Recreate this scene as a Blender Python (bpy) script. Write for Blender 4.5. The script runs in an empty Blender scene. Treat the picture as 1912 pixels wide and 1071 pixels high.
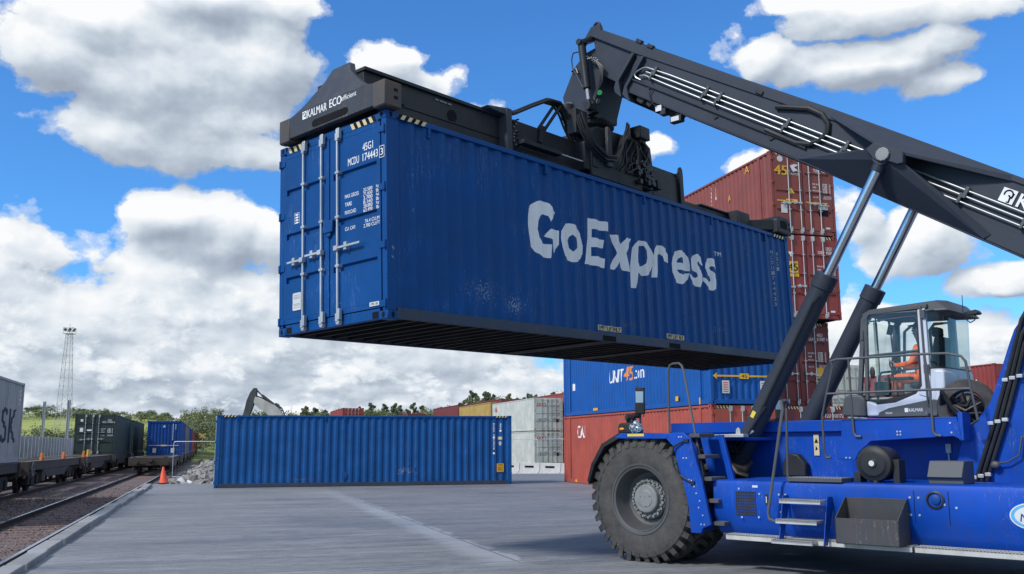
import bpy, bmesh, math, random
from mathutils import Vector, Matrix
random.seed(11)
scene = bpy.context.scene
COL = scene.collection
R = math.radians
sin, cos, pi = math.sin, math.cos, math.pi

# ------------------------------------------------------------------ mesh helpers
class MB:
    """collects shapes and links them as ONE mesh object"""
    def __init__(s): s.bm = bmesh.new()
    def face(s, pts):
        vs = [s.bm.verts.new(p) for p in pts]
        return s.bm.faces.new(vs)
    def box(s, x0, x1, y0, y1, z0, z1, M=None):
        c = [(x0,y0,z0),(x1,y0,z0),(x1,y1,z0),(x0,y1,z0),(x0,y0,z1),(x1,y0,z1),(x1,y1,z1),(x0,y1,z1)]
        if M is not None: c = [M @ Vector(p) for p in c]
        v = [s.bm.verts.new(p) for p in c]
        for f in ((0,3,2,1),(4,5,6,7),(0,1,5,4),(1,2,6,5),(2,3,7,6),(3,0,4,7)): s.bm.faces.new([v[i] for i in f])
        return s
    def prism(s, pts, a0, a1, axis='y', M=None):
        def mk(p, a):
            q = {'y': (p[0], a, p[1]), 'x': (a, p[0], p[1]), 'z': (p[0], p[1], a)}[axis]
            return M @ Vector(q) if M is not None else Vector(q)
        A = [s.bm.verts.new(mk(p, a0)) for p in pts]; B = [s.bm.verts.new(mk(p, a1)) for p in pts]
        n = len(pts)
        s.bm.faces.new(A); s.bm.faces.new(B[::-1])
        for i in range(n): s.bm.faces.new([A[i], B[i], B[(i+1) % n], A[(i+1) % n]])
        return s
    def loft(s, P, Q, caps=True):
        A = [s.bm.verts.new(p) for p in P]; B = [s.bm.verts.new(p) for p in Q]; n = len(P)
        for i in range(n): s.bm.faces.new([A[i], A[(i+1) % n], B[(i+1) % n], B[i]])
        if caps: s.bm.faces.new(A[::-1]); s.bm.faces.new(B)
        return s
    def ring_frame(s, d):
        d = Vector(d).normalized()
        u = d.cross(Vector((0,0,1)))
        if u.length < 1e-3: u = d.cross(Vector((0,1,0)))
        u.normalize(); return u, u.cross(d).normalized()
    def cyl(s, p0, p1, r0, r1=None, seg=20, caps=True):
        if r1 is None: r1 = r0
        p0 = Vector(p0); p1 = Vector(p1); u, v = s.ring_frame(p1-p0)
        A = [s.bm.verts.new(p0 + (u*cos(2*pi*i/seg)+v*sin(2*pi*i/seg))*r0) for i in range(seg)]
        B = [s.bm.verts.new(p1 + (u*cos(2*pi*i/seg)+v*sin(2*pi*i/seg))*r1) for i in range(seg)]
        for i in range(seg): s.bm.faces.new([A[i], A[(i+1) % seg], B[(i+1) % seg], B[i]])
        if caps: s.bm.faces.new(A[::-1]); s.bm.faces.new(B)
        return s
    def tube(s, pts, r, seg=8, closed=False):
        pts = [Vector(p) for p in pts]; n = len(pts); rings = []
        u = None
        for i, p in enumerate(pts):
            if closed: d = (pts[(i+1) % n]-pts[i-1])
            else: d = pts[min(i+1, n-1)]-pts[max(i-1, 0)]
            d.normalize()
            if u is None: u, _ = s.ring_frame(d)
            u = (u - d*u.dot(d)); u.normalize(); v = d.cross(u)
            k = 1.0
            if 0 < i < n-1 or closed:
                a = (pts[i]-pts[i-1]).normalized(); k = 1/max(.6, d.dot(a))
            rings.append([s.bm.verts.new(p + (u*cos(2*pi*j/seg)+v*sin(2*pi*j/seg))*r*k) for j in range(seg)])
        m = n if closed else n-1
        for i in range(m):
            A = rings[i]; B = rings[(i+1) % n]
            for j in range(seg): s.bm.faces.new([A[j], A[(j+1) % seg], B[(j+1) % seg], B[j]])
        if not closed: s.bm.faces.new(rings[0][::-1]); s.bm.faces.new(rings[-1])
        return s
    def lathe(s, prof, c, axis, seg=48):
        """prof: list of (radius, height along axis)"""
        c = Vector(c); axis = Vector(axis).normalized(); u, v = s.ring_frame(axis)
        rings = []
        for r, h in prof:
            if r < 1e-5: rings.append([s.bm.verts.new(c+axis*h)]); continue
            rings.append([s.bm.verts.new(c+axis*h+(u*cos(2*pi*i/seg)+v*sin(2*pi*i/seg))*r) for i in range(seg)])
        for A, B in zip(rings, rings[1:]):
            for i in range(seg):
                j = (i+1) % seg
                if len(A) == 1 and len(B) == 1: continue
                if len(A) == 1: s.bm.faces.new([A[0], B[j], B[i]])
                elif len(B) == 1: s.bm.faces.new([A[i], A[j], B[0]])
                else: s.bm.faces.new([A[i], A[j], B[j], B[i]])
        return s
    def ball(s, c, rx, ry=None, rz=None, seg=14, M=None):
        ry = ry or rx; rz = rz or rx; c = Vector(c)
        ret = bmesh.ops.create_uvsphere(s.bm, u_segments=seg, v_segments=max(6, seg*2//3), radius=1)
        for v in ret['verts']:
            p = Vector((v.co.x*rx, v.co.y*ry, v.co.z*rz))
            v.co = c + (M @ p if M is not None else p)
        return s
    def mesh(s, me, M):
        t = bmesh.new(); t.from_mesh(me); bmesh.ops.transform(t, matrix=M, verts=t.verts)
        tmp = bpy.data.meshes.new('tmp'); t.to_mesh(tmp); t.free(); s.bm.from_mesh(tmp); bpy.data.meshes.remove(tmp)
        return s
    def build(s, name, mat=None, parent=None, bevel=0, smooth=35, recalc=True, seg=2):
        if recalc: bmesh.ops.recalc_face_normals(s.bm, faces=s.bm.faces)
        me = bpy.data.meshes.new(name); s.bm.to_mesh(me); s.bm.free()
        if mat is not None:
            for m in (mat if isinstance(mat, (list, tuple)) else [mat]): me.materials.append(m)
        if smooth:
            me.polygons.foreach_set('use_smooth', [True]*len(me.polygons)); me.set_sharp_from_angle(angle=R(smooth))
        o = bpy.data.objects.new(name, me); COL.objects.link(o)
        if parent is not None: o.parent = parent
        if bevel:
            b = o.modifiers.new('bevel', 'BEVEL'); b.width = bevel; b.segments = seg; b.limit_method = 'ANGLE'; b.angle_limit = R(40)
        return o

def tag(o, label=None, cat=None, group=None, kind=None):
    if label: o['label'] = label
    if cat: o['category'] = cat
    if group: o['group'] = group
    if kind: o['kind'] = kind
    return o
def thing(name, label, cat, loc=(0,0,0), rz=0, group=None, M=None):
    o = bpy.data.objects.new(name, None); COL.objects.link(o); o.empty_display_size = .3
    if M is not None: o.matrix_world = M
    else: o.location = loc; o.rotation_euler = (0, 0, rz)
    return tag(o, label, cat, group)
def copy_tree(o, parent=None):
    c = o.copy(); COL.objects.link(c)
    if parent is not None: c.parent = parent
    for ch in list(o.children): copy_tree(ch, c)
    return c

# text and traced outlines -> flat meshes in (u, v)
_tc = {}
def curve_mesh(cu):
    ob = bpy.data.objects.new('tmp', cu); COL.objects.link(ob)
    dg = bpy.context.evaluated_depsgraph_get(); dg.update()
    me = bpy.data.meshes.new_from_object(ob.evaluated_get(dg))
    bpy.data.objects.remove(ob); return me
def text_mesh(t, bold=.0, shear=0):
    k = (t, bold, shear)
    if k not in _tc:
        cu = bpy.data.curves.new('t', 'FONT'); cu.body = t; cu.offset = bold; cu.shear = shear; cu.resolution_u = 3; cu.fill_mode = 'FRONT'
        me = curve_mesh(cu)
        xs = [v.co.x for v in me.vertices]; ys = [v.co.y for v in me.vertices]
        _tc[k] = (me, min(xs), max(xs), min(ys), max(ys))
    return _tc[k]
def outline_mesh(loops):
    cu = bpy.data.curves.new('t', 'CURVE'); cu.dimensions = '2D'; cu.fill_mode = 'FRONT'
    for L in loops:
        sp = cu.splines.new('POLY'); sp.points.add(len(L)-1); sp.use_cyclic_u = True
        for p, q in zip(sp.points, L): p.co = (q[0], q[1], 0, 1)
    return curve_mesh(cu)
def put_text(mb, t, o, U, Vv, h, w=None, bold=.0, shear=0, center=False):
    """text with its lower left corner at o, letters h tall, optionally squeezed to width w"""
    me, a, b, c, d = text_mesh(t, 0, shear)
    sy = h/(d-c); sx = w/(b-a) if w else sy*.8
    o = Vector(o); U = Vector(U).normalized(); Vv = Vector(Vv).normalized(); Nn = U.cross(Vv)
    if center: o = o - U*(b-a)*sx/2
    M = Matrix(((U.x*sx, Vv.x*sy, Nn.x, 0), (U.y*sx, Vv.y*sy, Nn.y, 0), (U.z*sx, Vv.z*sy, Nn.z, 0), (0,0,0,1)))
    M.translation = o - U*a*sx - Vv*c*sy
    for k, s in enumerate((-1, 1, 0) if bold else (0,)):      # a heavier weight: the letter laid over itself, slightly shifted
        M2 = M.copy(); M2.translation = M.translation + U*(s*bold*.8*sx) + Nn*(.0004*k); mb.mesh(me, M2)
    return mb

# ------------------------------------------------------------------ materials
def nodes_of(name):
    m = bpy.data.materials.new(name); m.use_nodes = True
    nt = m.node_tree; return m, nt, nt.nodes['Principled BSDF']
def nd(nt, t, **k):
    n = nt.nodes.new(t)
    for a, b in k.items():
        if hasattr(n, a) and not a.startswith('i_'): setattr(n, a, b)
    return n
def ramp(nt, fac, stops):
    r = nt.nodes.new('ShaderNodeValToRGB'); nt.links.new(fac, r.inputs[0])
    e = r.color_ramp.elements
    while len(e) < len(stops): e.new(.5)
    for x, (p, c) in zip(e, stops):
        x.position = p; x.color = c if len(c) == 4 else (*c, 1)
    return r
def noise(nt, vec, scale, detail=4, rough=.55, sc=None, loc=None):
    if sc or loc:
        mp = nt.nodes.new('ShaderNodeMapping'); nt.links.new(vec, mp.inputs[0])
        if sc: mp.inputs['Scale'].default_value = sc
        if loc: mp.inputs['Location'].default_value = loc
        vec = mp.outputs[0]
    n = nt.nodes.new('ShaderNodeTexNoise'); nt.links.new(vec, n.inputs['Vector'])
    n.inputs['Scale'].default_value = scale; n.inputs['Detail'].default_value = detail; n.inputs['Roughness'].default_value = rough
    return n.outputs['Fac']
def mix(nt, fac, a, b, mode='MIX'):
    m = nt.nodes.new('ShaderNodeMix'); m.data_type = 'RGBA'; m.blend_type = mode
    for s, v in ((m.inputs[0], fac), (m.inputs[6], a), (m.inputs[7], b)):
        if hasattr(v, 'links'): nt.links.new(v, s)
        elif isinstance(v, (int, float)): s.default_value = v
        else: s.default_value = (*v, 1) if len(v) == 3 else v
    return m.outputs[2]
def math_n(nt, op, a, b=None, clamp=False):
    m = nt.nodes.new('ShaderNodeMath'); m.operation = op; m.use_clamp = clamp
    for s, v in zip(m.inputs, (a, b)):
        if v is None: continue
        if hasattr(v, 'links'): nt.links.new(v, s)
        else: s.default_value = v
    return m.outputs[0]
def paint(name, col, rough=.45, metal=0, var=.16, scale=1.2, dirt=.35, dirtcol=(.10,.085,.07), streak=.25, chips=.0, chipcol=(.12,.05,.03), bump=.0, spec=.4, scr=0):
    """weathered paint: tone drift, vertical rain streaks, grime blotches, chips down to rust, fine scratches"""
    m, nt, p = nodes_of(name); L = nt.links
    tc = nt.nodes.new('ShaderNodeTexCoord').outputs['Object']
    big = noise(nt, tc, scale, 6, .6)
    c = mix(nt, 1.0, col, ramp(nt, big, [(.3, (1-var,)*3), (.7, (1+var,)*3)]).outputs[0], 'MULTIPLY')
    if streak:
        st = noise(nt, tc, 1, 5, .65, sc=(9, 9, .35))
        f = ramp(nt, st, [(.48, (0,0,0)), (.75, (streak,)*3)]).outputs[0]
        c = mix(nt, f, c, dirtcol)
    if dirt:
        dn = noise(nt, tc, 3.1, 8, .7, loc=(5, 3, 1))
        f = ramp(nt, dn, [(.5, (0,0,0)), (.78, (dirt,)*3)]).outputs[0]
        c = mix(nt, f, c, dirtcol)
    if scr:
        w = noise(nt, tc, 2.2, 3, .5, sc=(7, 7, .9), loc=(2, 8, 4)); w2 = noise(nt, tc, 1.1, 2)
        f = math_n(nt, 'MULTIPLY', ramp(nt, w, [(.495, (0,0,0)), (.5, (scr,)*3), (.505, (0,0,0))]).outputs[0], ramp(nt, w2, [(.5, (0,0,0)), (.6, (1,1,1))]).outputs[0])
        c = mix(nt, f, c, (.45,.47,.5))
    if chips:
        ch = noise(nt, tc, 26, 6, .75); ar = noise(nt, tc, 1.7, 3, .6, loc=(9, 1, 7))
        f = math_n(nt, 'MULTIPLY', ramp(nt, ch, [(.60, (0,0,0)), (.64, (1,1,1))]).outputs[0], ramp(nt, ar, [(.5, (0,0,0)), (.68, (chips,)*3)]).outputs[0])
        c = mix(nt, f, c, chipcol)
    L.new(c, p.inputs['Base Color'])
    L.new(ramp(nt, big, [(.3, (max(.05, rough-.1),)*3), (.7, (min(1, rough+.14),)*3)]).outputs[0], p.inputs['Roughness'])
    p.inputs['Metallic'].default_value = metal; p.inputs['Specular IOR Level'].default_value = spec
    if bump:
        b = nt.nodes.new('ShaderNodeBump'); b.inputs['Strength'].default_value = bump; b.inputs['Distance'].default_value = .01
        L.new(noise(nt, tc, 14, 6, .6), b.inputs['Height']); L.new(b.outputs[0], p.inputs['Normal'])
    return m
def add_spots(m, spots):
    """local paint damage: (centre, radius, scale of the flecks, cover, colour) in the thing's own coordinates"""
    nt = m.node_tree; L = nt.links; p = nt.nodes['Principled BSDF']; s = p.inputs['Base Color']; c = s.links[0].from_socket
    tc = nt.nodes.new('ShaderNodeTexCoord').outputs['Object']
    for ctr, rad, sc, cov, col in spots:
        mp = nt.nodes.new('ShaderNodeMapping'); L.new(tc, mp.inputs[0]); mp.inputs['Location'].default_value = [-a/r for a, r in zip(ctr, rad)]; mp.inputs['Scale'].default_value = [1/r for r in rad]
        ln = nt.nodes.new('ShaderNodeVectorMath'); ln.operation = 'LENGTH'; L.new(mp.outputs[0], ln.inputs[0])
        f = math_n(nt, 'ADD', noise(nt, tc, sc, 5, .7), math_n(nt, 'MULTIPLY', ln.outputs['Value'], -.22))
        c = mix(nt, ramp(nt, f, [(.62-cov, (0,0,0)), (.65-cov, (.85,)*3)]).outputs[0], c, col)
    L.new(c, s)
def plain(name, col, rough=.5, metal=0, spec=.5):
    return paint(name, col, rough, metal, var=.1, dirt=.15, streak=0, spec=spec)

M = {}
M['blue_box'] = paint('blue_container_paint', (.0012,.062,.235), .5, dirt=.12, streak=.12, dirtcol=(.03,.045,.075), spec=.18, chips=.45, chipcol=(.16,.20,.26), scr=.35)
M['blue_box2'] = paint('blue_container_paint_older', (.003,.080,.28), .5, dirtcol=(.03,.045,.075), spec=.28, dirt=.22, streak=.18, chips=.5, chipcol=(.16,.20,.26), scr=.25)
add_spots(M['blue_box'], [((1.9,0,.55),(.75,1,.45),30,.125,(.16,.21,.30)), ((2.6,0,.42),(.45,1,.30),34,.15,(.24,.30,.37)), ((.08,0,1.35),(.10,1,.35),14,.12,(.20,.09,.05)), ((.10,0,.9),(.09,1,.5),22,.10,(.28,.33,.40)), ((.5,0,1.9),(.04,1,.7),9,.14,(.10,.16,.30)), ((8.8,0,.5),(.8,1,.3),30,.08,(.2,.25,.32)), ((5.6,0,.35),(1.6,1,.18),26,.10,(.14,.10,.09))])
add_spots(M['blue_box2'], [((3.4,0,.3),(1.4,1,.2),26,.10,(.16,.11,.09)), ((7.6,0,.6),(.9,1,.35),24,.13,(.22,.30,.42)), ((.1,0,1.2),(.1,1,1.3),16,.10,(.22,.24,.26)), ((12.1,0,2.4),(.12,1,.5),16,.12,(.22,.13,.09)), ((10.2,0,1.2),(.05,1,1.0),8,.12,(.05,.14,.36))])
M['unit_blue'] = paint('bright_blue_container_paint', (.005,.085,.34), .45, dirtcol=(.03,.045,.075), spec=.28, dirt=.25, streak=.2)
M['cai_red'] = paint('faded_red_container_paint', (.40,.078,.055), .6, dirt=.25, streak=.3, chips=.5)
M['brown'] = paint('brown_container_paint', (.24,.058,.046), .55, dirt=.25, streak=.25, chips=.5)
M['brown2'] = paint('red_brown_container_paint', (.27,.045,.042), .55, dirt=.25, streak=.25, chips=.4)
M['brown3'] = paint('dark_maroon_container_paint', (.17,.032,.035), .55, dirt=.25, streak=.3, chips=.5)
M['yellow_box'] = paint('yellow_container_paint', (.44,.29,.085), .6, dirt=.25, streak=.35)
M['white_box'] = paint('off_white_reefer_paint', (.56,.57,.52), .5, dirt=.2, streak=.25)
M['white_door'] = paint('pale_reefer_door_paint', (.46,.52,.50), .5, dirt=.3, streak=.2)
M['grey_box'] = paint('grey_container_paint', (.33,.35,.37), .55, dirt=.3, streak=.3)
M['green_box'] = paint('dark_green_container_paint', (.024,.042,.038), .5, dirt=.2, streak=.2)
M['train_blue'] = paint('train_container_blue_paint', (.004,.058,.28), .5, dirtcol=(.03,.045,.075), spec=.28, dirt=.3, streak=.3)
M['train_grey'] = paint('train_container_grey_paint', (.16,.16,.19), .6, dirt=.3, streak=.3)
M['dark_under'] = paint('container_underframe_black', (.006,.008,.012), .7, dirt=.3, streak=0)
M['rail_grey'] = paint('scuffed_bottom_rail', (.030,.048,.085), .6, dirt=.4, streak=.3, chips=.6)
M['galv'] = paint('galvanised_steel', (.50,.52,.54), .42, .55, dirt=.25, streak=.2)
M['gasket'] = plain('rubber_gasket', (.07,.07,.075), .75)
M['letter'] = paint('white_lettering', (.80,.81,.83), .5, dirt=.15, streak=.1, var=.06)
M['letter_y'] = paint('yellow_lettering', (.75,.42,.03), .5, dirt=.15, streak=.1)
M['letter_o'] = paint('orange_lettering', (.80,.26,.03), .5, dirt=.1, streak=.1)
M['letter_r'] = paint('red_lettering', (.62,.05,.05), .5, dirt=.1, streak=.1)
M['letter_k'] = plain('black_lettering', (.012,.012,.014), .8, spec=.1)
M['letter_g'] = plain('dim_grey_lettering', (.30,.33,.36), .6)
M['hazard_y'] = plain('hazard_cream', (.62,.52,.30), .5)
M['sticker'] = paint('white_plate', (.62,.63,.64), .45, dirt=.25, streak=0)
M['green_light'] = plain('green_lens', (.03,.30,.10), .3)
# reach stacker
M['stk_blue'] = paint('machine_blue_paint', (.0012,.060,.40), .42, var=.18, dirt=.30, streak=.22, dirtcol=(.045,.055,.075), scr=.30, chips=.18, chipcol=(.04,.05,.07), spec=.28)
M['stk_dark'] = paint('dark_grey_boom_paint', (.034,.042,.060), .5, var=.12, dirt=.18, streak=.1, dirtcol=(.07,.07,.072), spec=.25)
M['spreader'] = paint('spreader_grey_paint', (.045,.052,.066), .55, spec=.25, dirt=.4, dirtcol=(.12,.09,.075), streak=.25, chips=.9, chipcol=(.24,.24,.24), scr=.7)
M['spreader_blk'] = paint('greasy_black_steel', (.010,.013,.018), .55, dirt=.35, dirtcol=(.05,.045,.04), streak=.2)
M['rust_corner'] = paint('worn_rusty_steel', (.068,.062,.062), .65, dirt=.6, dirtcol=(.16,.085,.055), streak=.3, chips=.8, chipcol=(.25,.22,.2))
M['black'] = paint('black_plastic', (.018,.019,.022), .5, dirt=.25, streak=0)
M['hose'] = plain('black_hose', (.014,.015,.018), .45)
M['chrome'] = paint('chromed_rod', (.60,.60,.61), .2, 1.0, dirt=.1, streak=.08, var=.06)
M['pipe'] = plain('bright_hydraulic_pipe', (.42,.45,.45), .35, .6)
M['cab_white'] = paint('cab_silver_white', (.55,.59,.68), .32, dirt=.12, streak=.12, var=.05)
M['cab_grey'] = paint('cab_dark_grey', (.075,.082,.092), .5, dirt=.2, streak=.1)
M['tank_grey'] = paint('scraped_dark_bin', (.05,.052,.058), .55, dirt=.35, dirtcol=(.12,.07,.05), streak=.3, chips=.5, chipcol=(.2,.2,.2), scr=.35)
M['alu'] = paint('aluminium_tread', (.52,.53,.53), .45, .5, dirt=.35, streak=.1)
M['kick'] = paint('pale_running_board', (.50,.50,.48), .55, dirt=.45, streak=.2, chips=.4, chipcol=(.25,.14,.08))
M['holes'] = plain('perforation_dark', (.03,.03,.03), .8)
M['hub'] = paint('dusty_hub_steel', (.24,.25,.255), .6, .3, dirt=.6, dirtcol=(.12,.12,.11), streak=0, scale=9)
M['rim'] = paint('grey_wheel_rim', (.085,.09,.095), .5, .2, dirt=.4, streak=0)
M['orange'] = paint('hi_vis_orange', (.85,.17,.05), .8, dirt=.1, streak=0)
M['skin'] = plain('skin', (.42,.24,.17), .6)
M['dark_cloth'] = plain('dark_cloth', (.02,.022,.03), .9)
M['amber'] = plain('amber_lens', (.85,.30,.02), .25)
M['yellow_plate'] = paint('yellow_decal', (.72,.55,.06), .5, dirt=.25, streak=0)
def tyre_mat():
    m, nt, p = nodes_of('dusty_tyre_rubber'); tc = nt.nodes.new('ShaderNodeTexCoord').outputs['Object']
    a = noise(nt, tc, 3.2, 9, .72); b = noise(nt, tc, 40, 4, .7)
    c = ramp(nt, a, [(.3, (.042,.041,.042)), (.55, (.082,.080,.079)), (.75, (.128,.122,.116))]).outputs[0]
    c = mix(nt, .35, c, ramp(nt, b, [(.3, (.5,.5,.5)), (.7, (1.2,1.2,1.2))]).outputs[0], 'MULTIPLY')
    nt.links.new(c, p.inputs['Base Color']); p.inputs['Roughness'].default_value = .85; p.inputs['Specular IOR Level'].default_value = .25
    bp = nt.nodes.new('ShaderNodeBump'); bp.inputs['Strength'].default_value = .25; bp.inputs['Distance'].default_value = .01
    nt.links.new(b, bp.inputs['Height']); nt.links.new(bp.outputs[0], p.inputs['Normal']); return m
M['tyre'] = tyre_mat()
def glass_mat(name, tint, gl=.12):
    m = bpy.data.materials.new(name); m.use_nodes = True; nt = m.node_tree; nt.nodes.clear()
    out = nt.nodes.new('ShaderNodeOutputMaterial'); t = nt.nodes.new('ShaderNodeBsdfTransparent'); g = nt.nodes.new('ShaderNodeBsdfGlossy')
    t.inputs[0].default_value = (*tint, 1); g.inputs['Roughness'].default_value = .02
    f = nt.nodes.new('ShaderNodeLayerWeight'); f.inputs[0].default_value = .5
    fr = math_n(nt, 'MULTIPLY', math_n(nt, 'POWER', f.outputs['Facing'], 4.0), .55)
    x = nt.nodes.new('ShaderNodeMixShader')
    nt.links.new(math_n(nt, 'ADD', fr, gl, True), x.inputs[0]); nt.links.new(t.outputs[0], x.inputs[1]); nt.links.new(g.outputs[0], x.inputs[2]); nt.links.new(x.outputs[0], out.inputs[0])
    return m
M['glass'] = glass_mat('cab_glass', (.97,.985,.975), .03)
M['glass_dark'] = glass_mat('tinted_cab_glass', (.74,.78,.75), .04)

# ------------------------------------------------------------------ camera
cam_d = bpy.data.cameras.new('camera'); cam = bpy.data.objects.new('camera', cam_d); COL.objects.link(cam); scene.camera = cam
cam_d.sensor_width = 36; cam_d.sensor_fit = 'HORIZONTAL'; cam_d.lens = 1787.0/1912*36; cam_d.clip_start = .1; cam_d.clip_end = 3000
PIT, ROL = R(9.37), R(-.25)
fw = Vector((0, cos(PIT), sin(PIT))); r0 = Vector((1,0,0)); u0 = r0.cross(fw)
rr = r0*cos(ROL)+u0*sin(ROL); uu = u0*cos(ROL)-r0*sin(ROL)
cam.matrix_world = Matrix(((rr.x,uu.x,-fw.x,0),(rr.y,uu.y,-fw.y,0),(rr.z,uu.z,-fw.z,1.65),(0,0,0,1)))

# ------------------------------------------------------------------ light: sun behind broken cloud, blue sky with cumulus
SUN_AZ, SUN_EL = R(-126), R(42)
sd = bpy.data.lights.new('sun', 'SUN'); sun = bpy.data.objects.new('sun', sd); COL.objects.link(sun)
sd.energy = 3.3; sd.angle = R(8); sd.color = (1, .95, .88)
sv = Vector((sin(SUN_AZ)*cos(SUN_EL), cos(SUN_AZ)*cos(SUN_EL), sin(SUN_EL)))
sun.rotation_euler = sv.to_track_quat('Z', 'Y').to_euler()

w = bpy.data.worlds.new('World'); scene.world = w; w.use_nodes = True
nt = w.node_tree; nt.nodes.clear(); L = nt.links
BLOBS = [(-20.8,21.2,9.3,3.4,1.00),(-26.0,21.2,3.7,2.7,1.00),(-15.3,21.9,3.8,3.1,1.00),(-20.0,18.2,7.4,2.8,1.00),(-15.7,16.8,3.8,1.5,1.00),(-23.9,23.3,5.0,1.9,1.00),(-17.7,25.0,6.7,1.7,1.00),(-8.0,22.5,2.4,1.7,0.90),(-6.4,21.4,1.5,1.1,0.60),(-3.7,21.2,1.8,1.2,0.35),(-1.8,20.2,1.3,1.4,0.35),(-27.1,10.6,2.9,1.6,1.00),(-24.7,11.0,1.6,1.2,0.80),(-20.1,13.0,3.0,1.8,1.00),(-17.9,11.9,3.3,2.4,1.00),(-20.7,14.0,2.3,0.7,0.60),(-14.3,11.8,2.2,1.9,0.90),(-21.4,1.6,30.6,10.4,1.30),(23.6,11.0,4.0,2.2,1.00),(20.0,12.8,1.7,1.8,0.80),(26.9,8.8,3.3,1.2,1.00),(26.3,4.7,4.5,2.4,1.00),(20.2,5.6,2.5,3.6,0.80),(23.7,0.2,11.9,5.5,1.20),(22.8,23.8,6.3,1.3,1.00),(26.8,23.2,4.4,1.2,1.00),(17.7,24.7,3.0,0.8,0.70),(21.4,21.1,5.9,1.6,1.00),(24.7,21.5,3.0,1.1,1.00),(15.7,22.1,2.3,1.3,0.70),(25.3,19.5,1.9,1.0,0.70),(13.8,23.0,1.3,0.9,0.35),(14.2,16.3,1.9,1.2,0.80),(8.6,17.4,1.2,0.7,0.40),(1.4,0.9,21.0,3.5,1.20),
 # unseen clouds outside the frame; the broad last ones added to raise ambient light
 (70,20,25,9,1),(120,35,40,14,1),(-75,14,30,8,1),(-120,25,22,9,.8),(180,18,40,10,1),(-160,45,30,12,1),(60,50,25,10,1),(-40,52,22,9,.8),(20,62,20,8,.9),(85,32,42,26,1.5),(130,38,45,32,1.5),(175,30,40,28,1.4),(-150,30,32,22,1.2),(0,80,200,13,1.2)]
def voro(g, vec, scale, detail, rough, smooth, sc):
    mp = g.nodes.new('ShaderNodeMapping'); g.links.new(vec, mp.inputs[0]); mp.inputs['Scale'].default_value = sc
    v = g.nodes.new('ShaderNodeTexVoronoi'); v.voronoi_dimensions = '2D'; v.feature = 'F1'; v.normalize = True; g.links.new(mp.outputs[0], v.inputs['Vector'])
    v.inputs['Scale'].default_value = scale; v.inputs['Detail'].default_value = detail; v.inputs['Roughness'].default_value = rough; v.inputs['Lacunarity'].default_value = 2.2
    return v.outputs['Distance']
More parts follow.
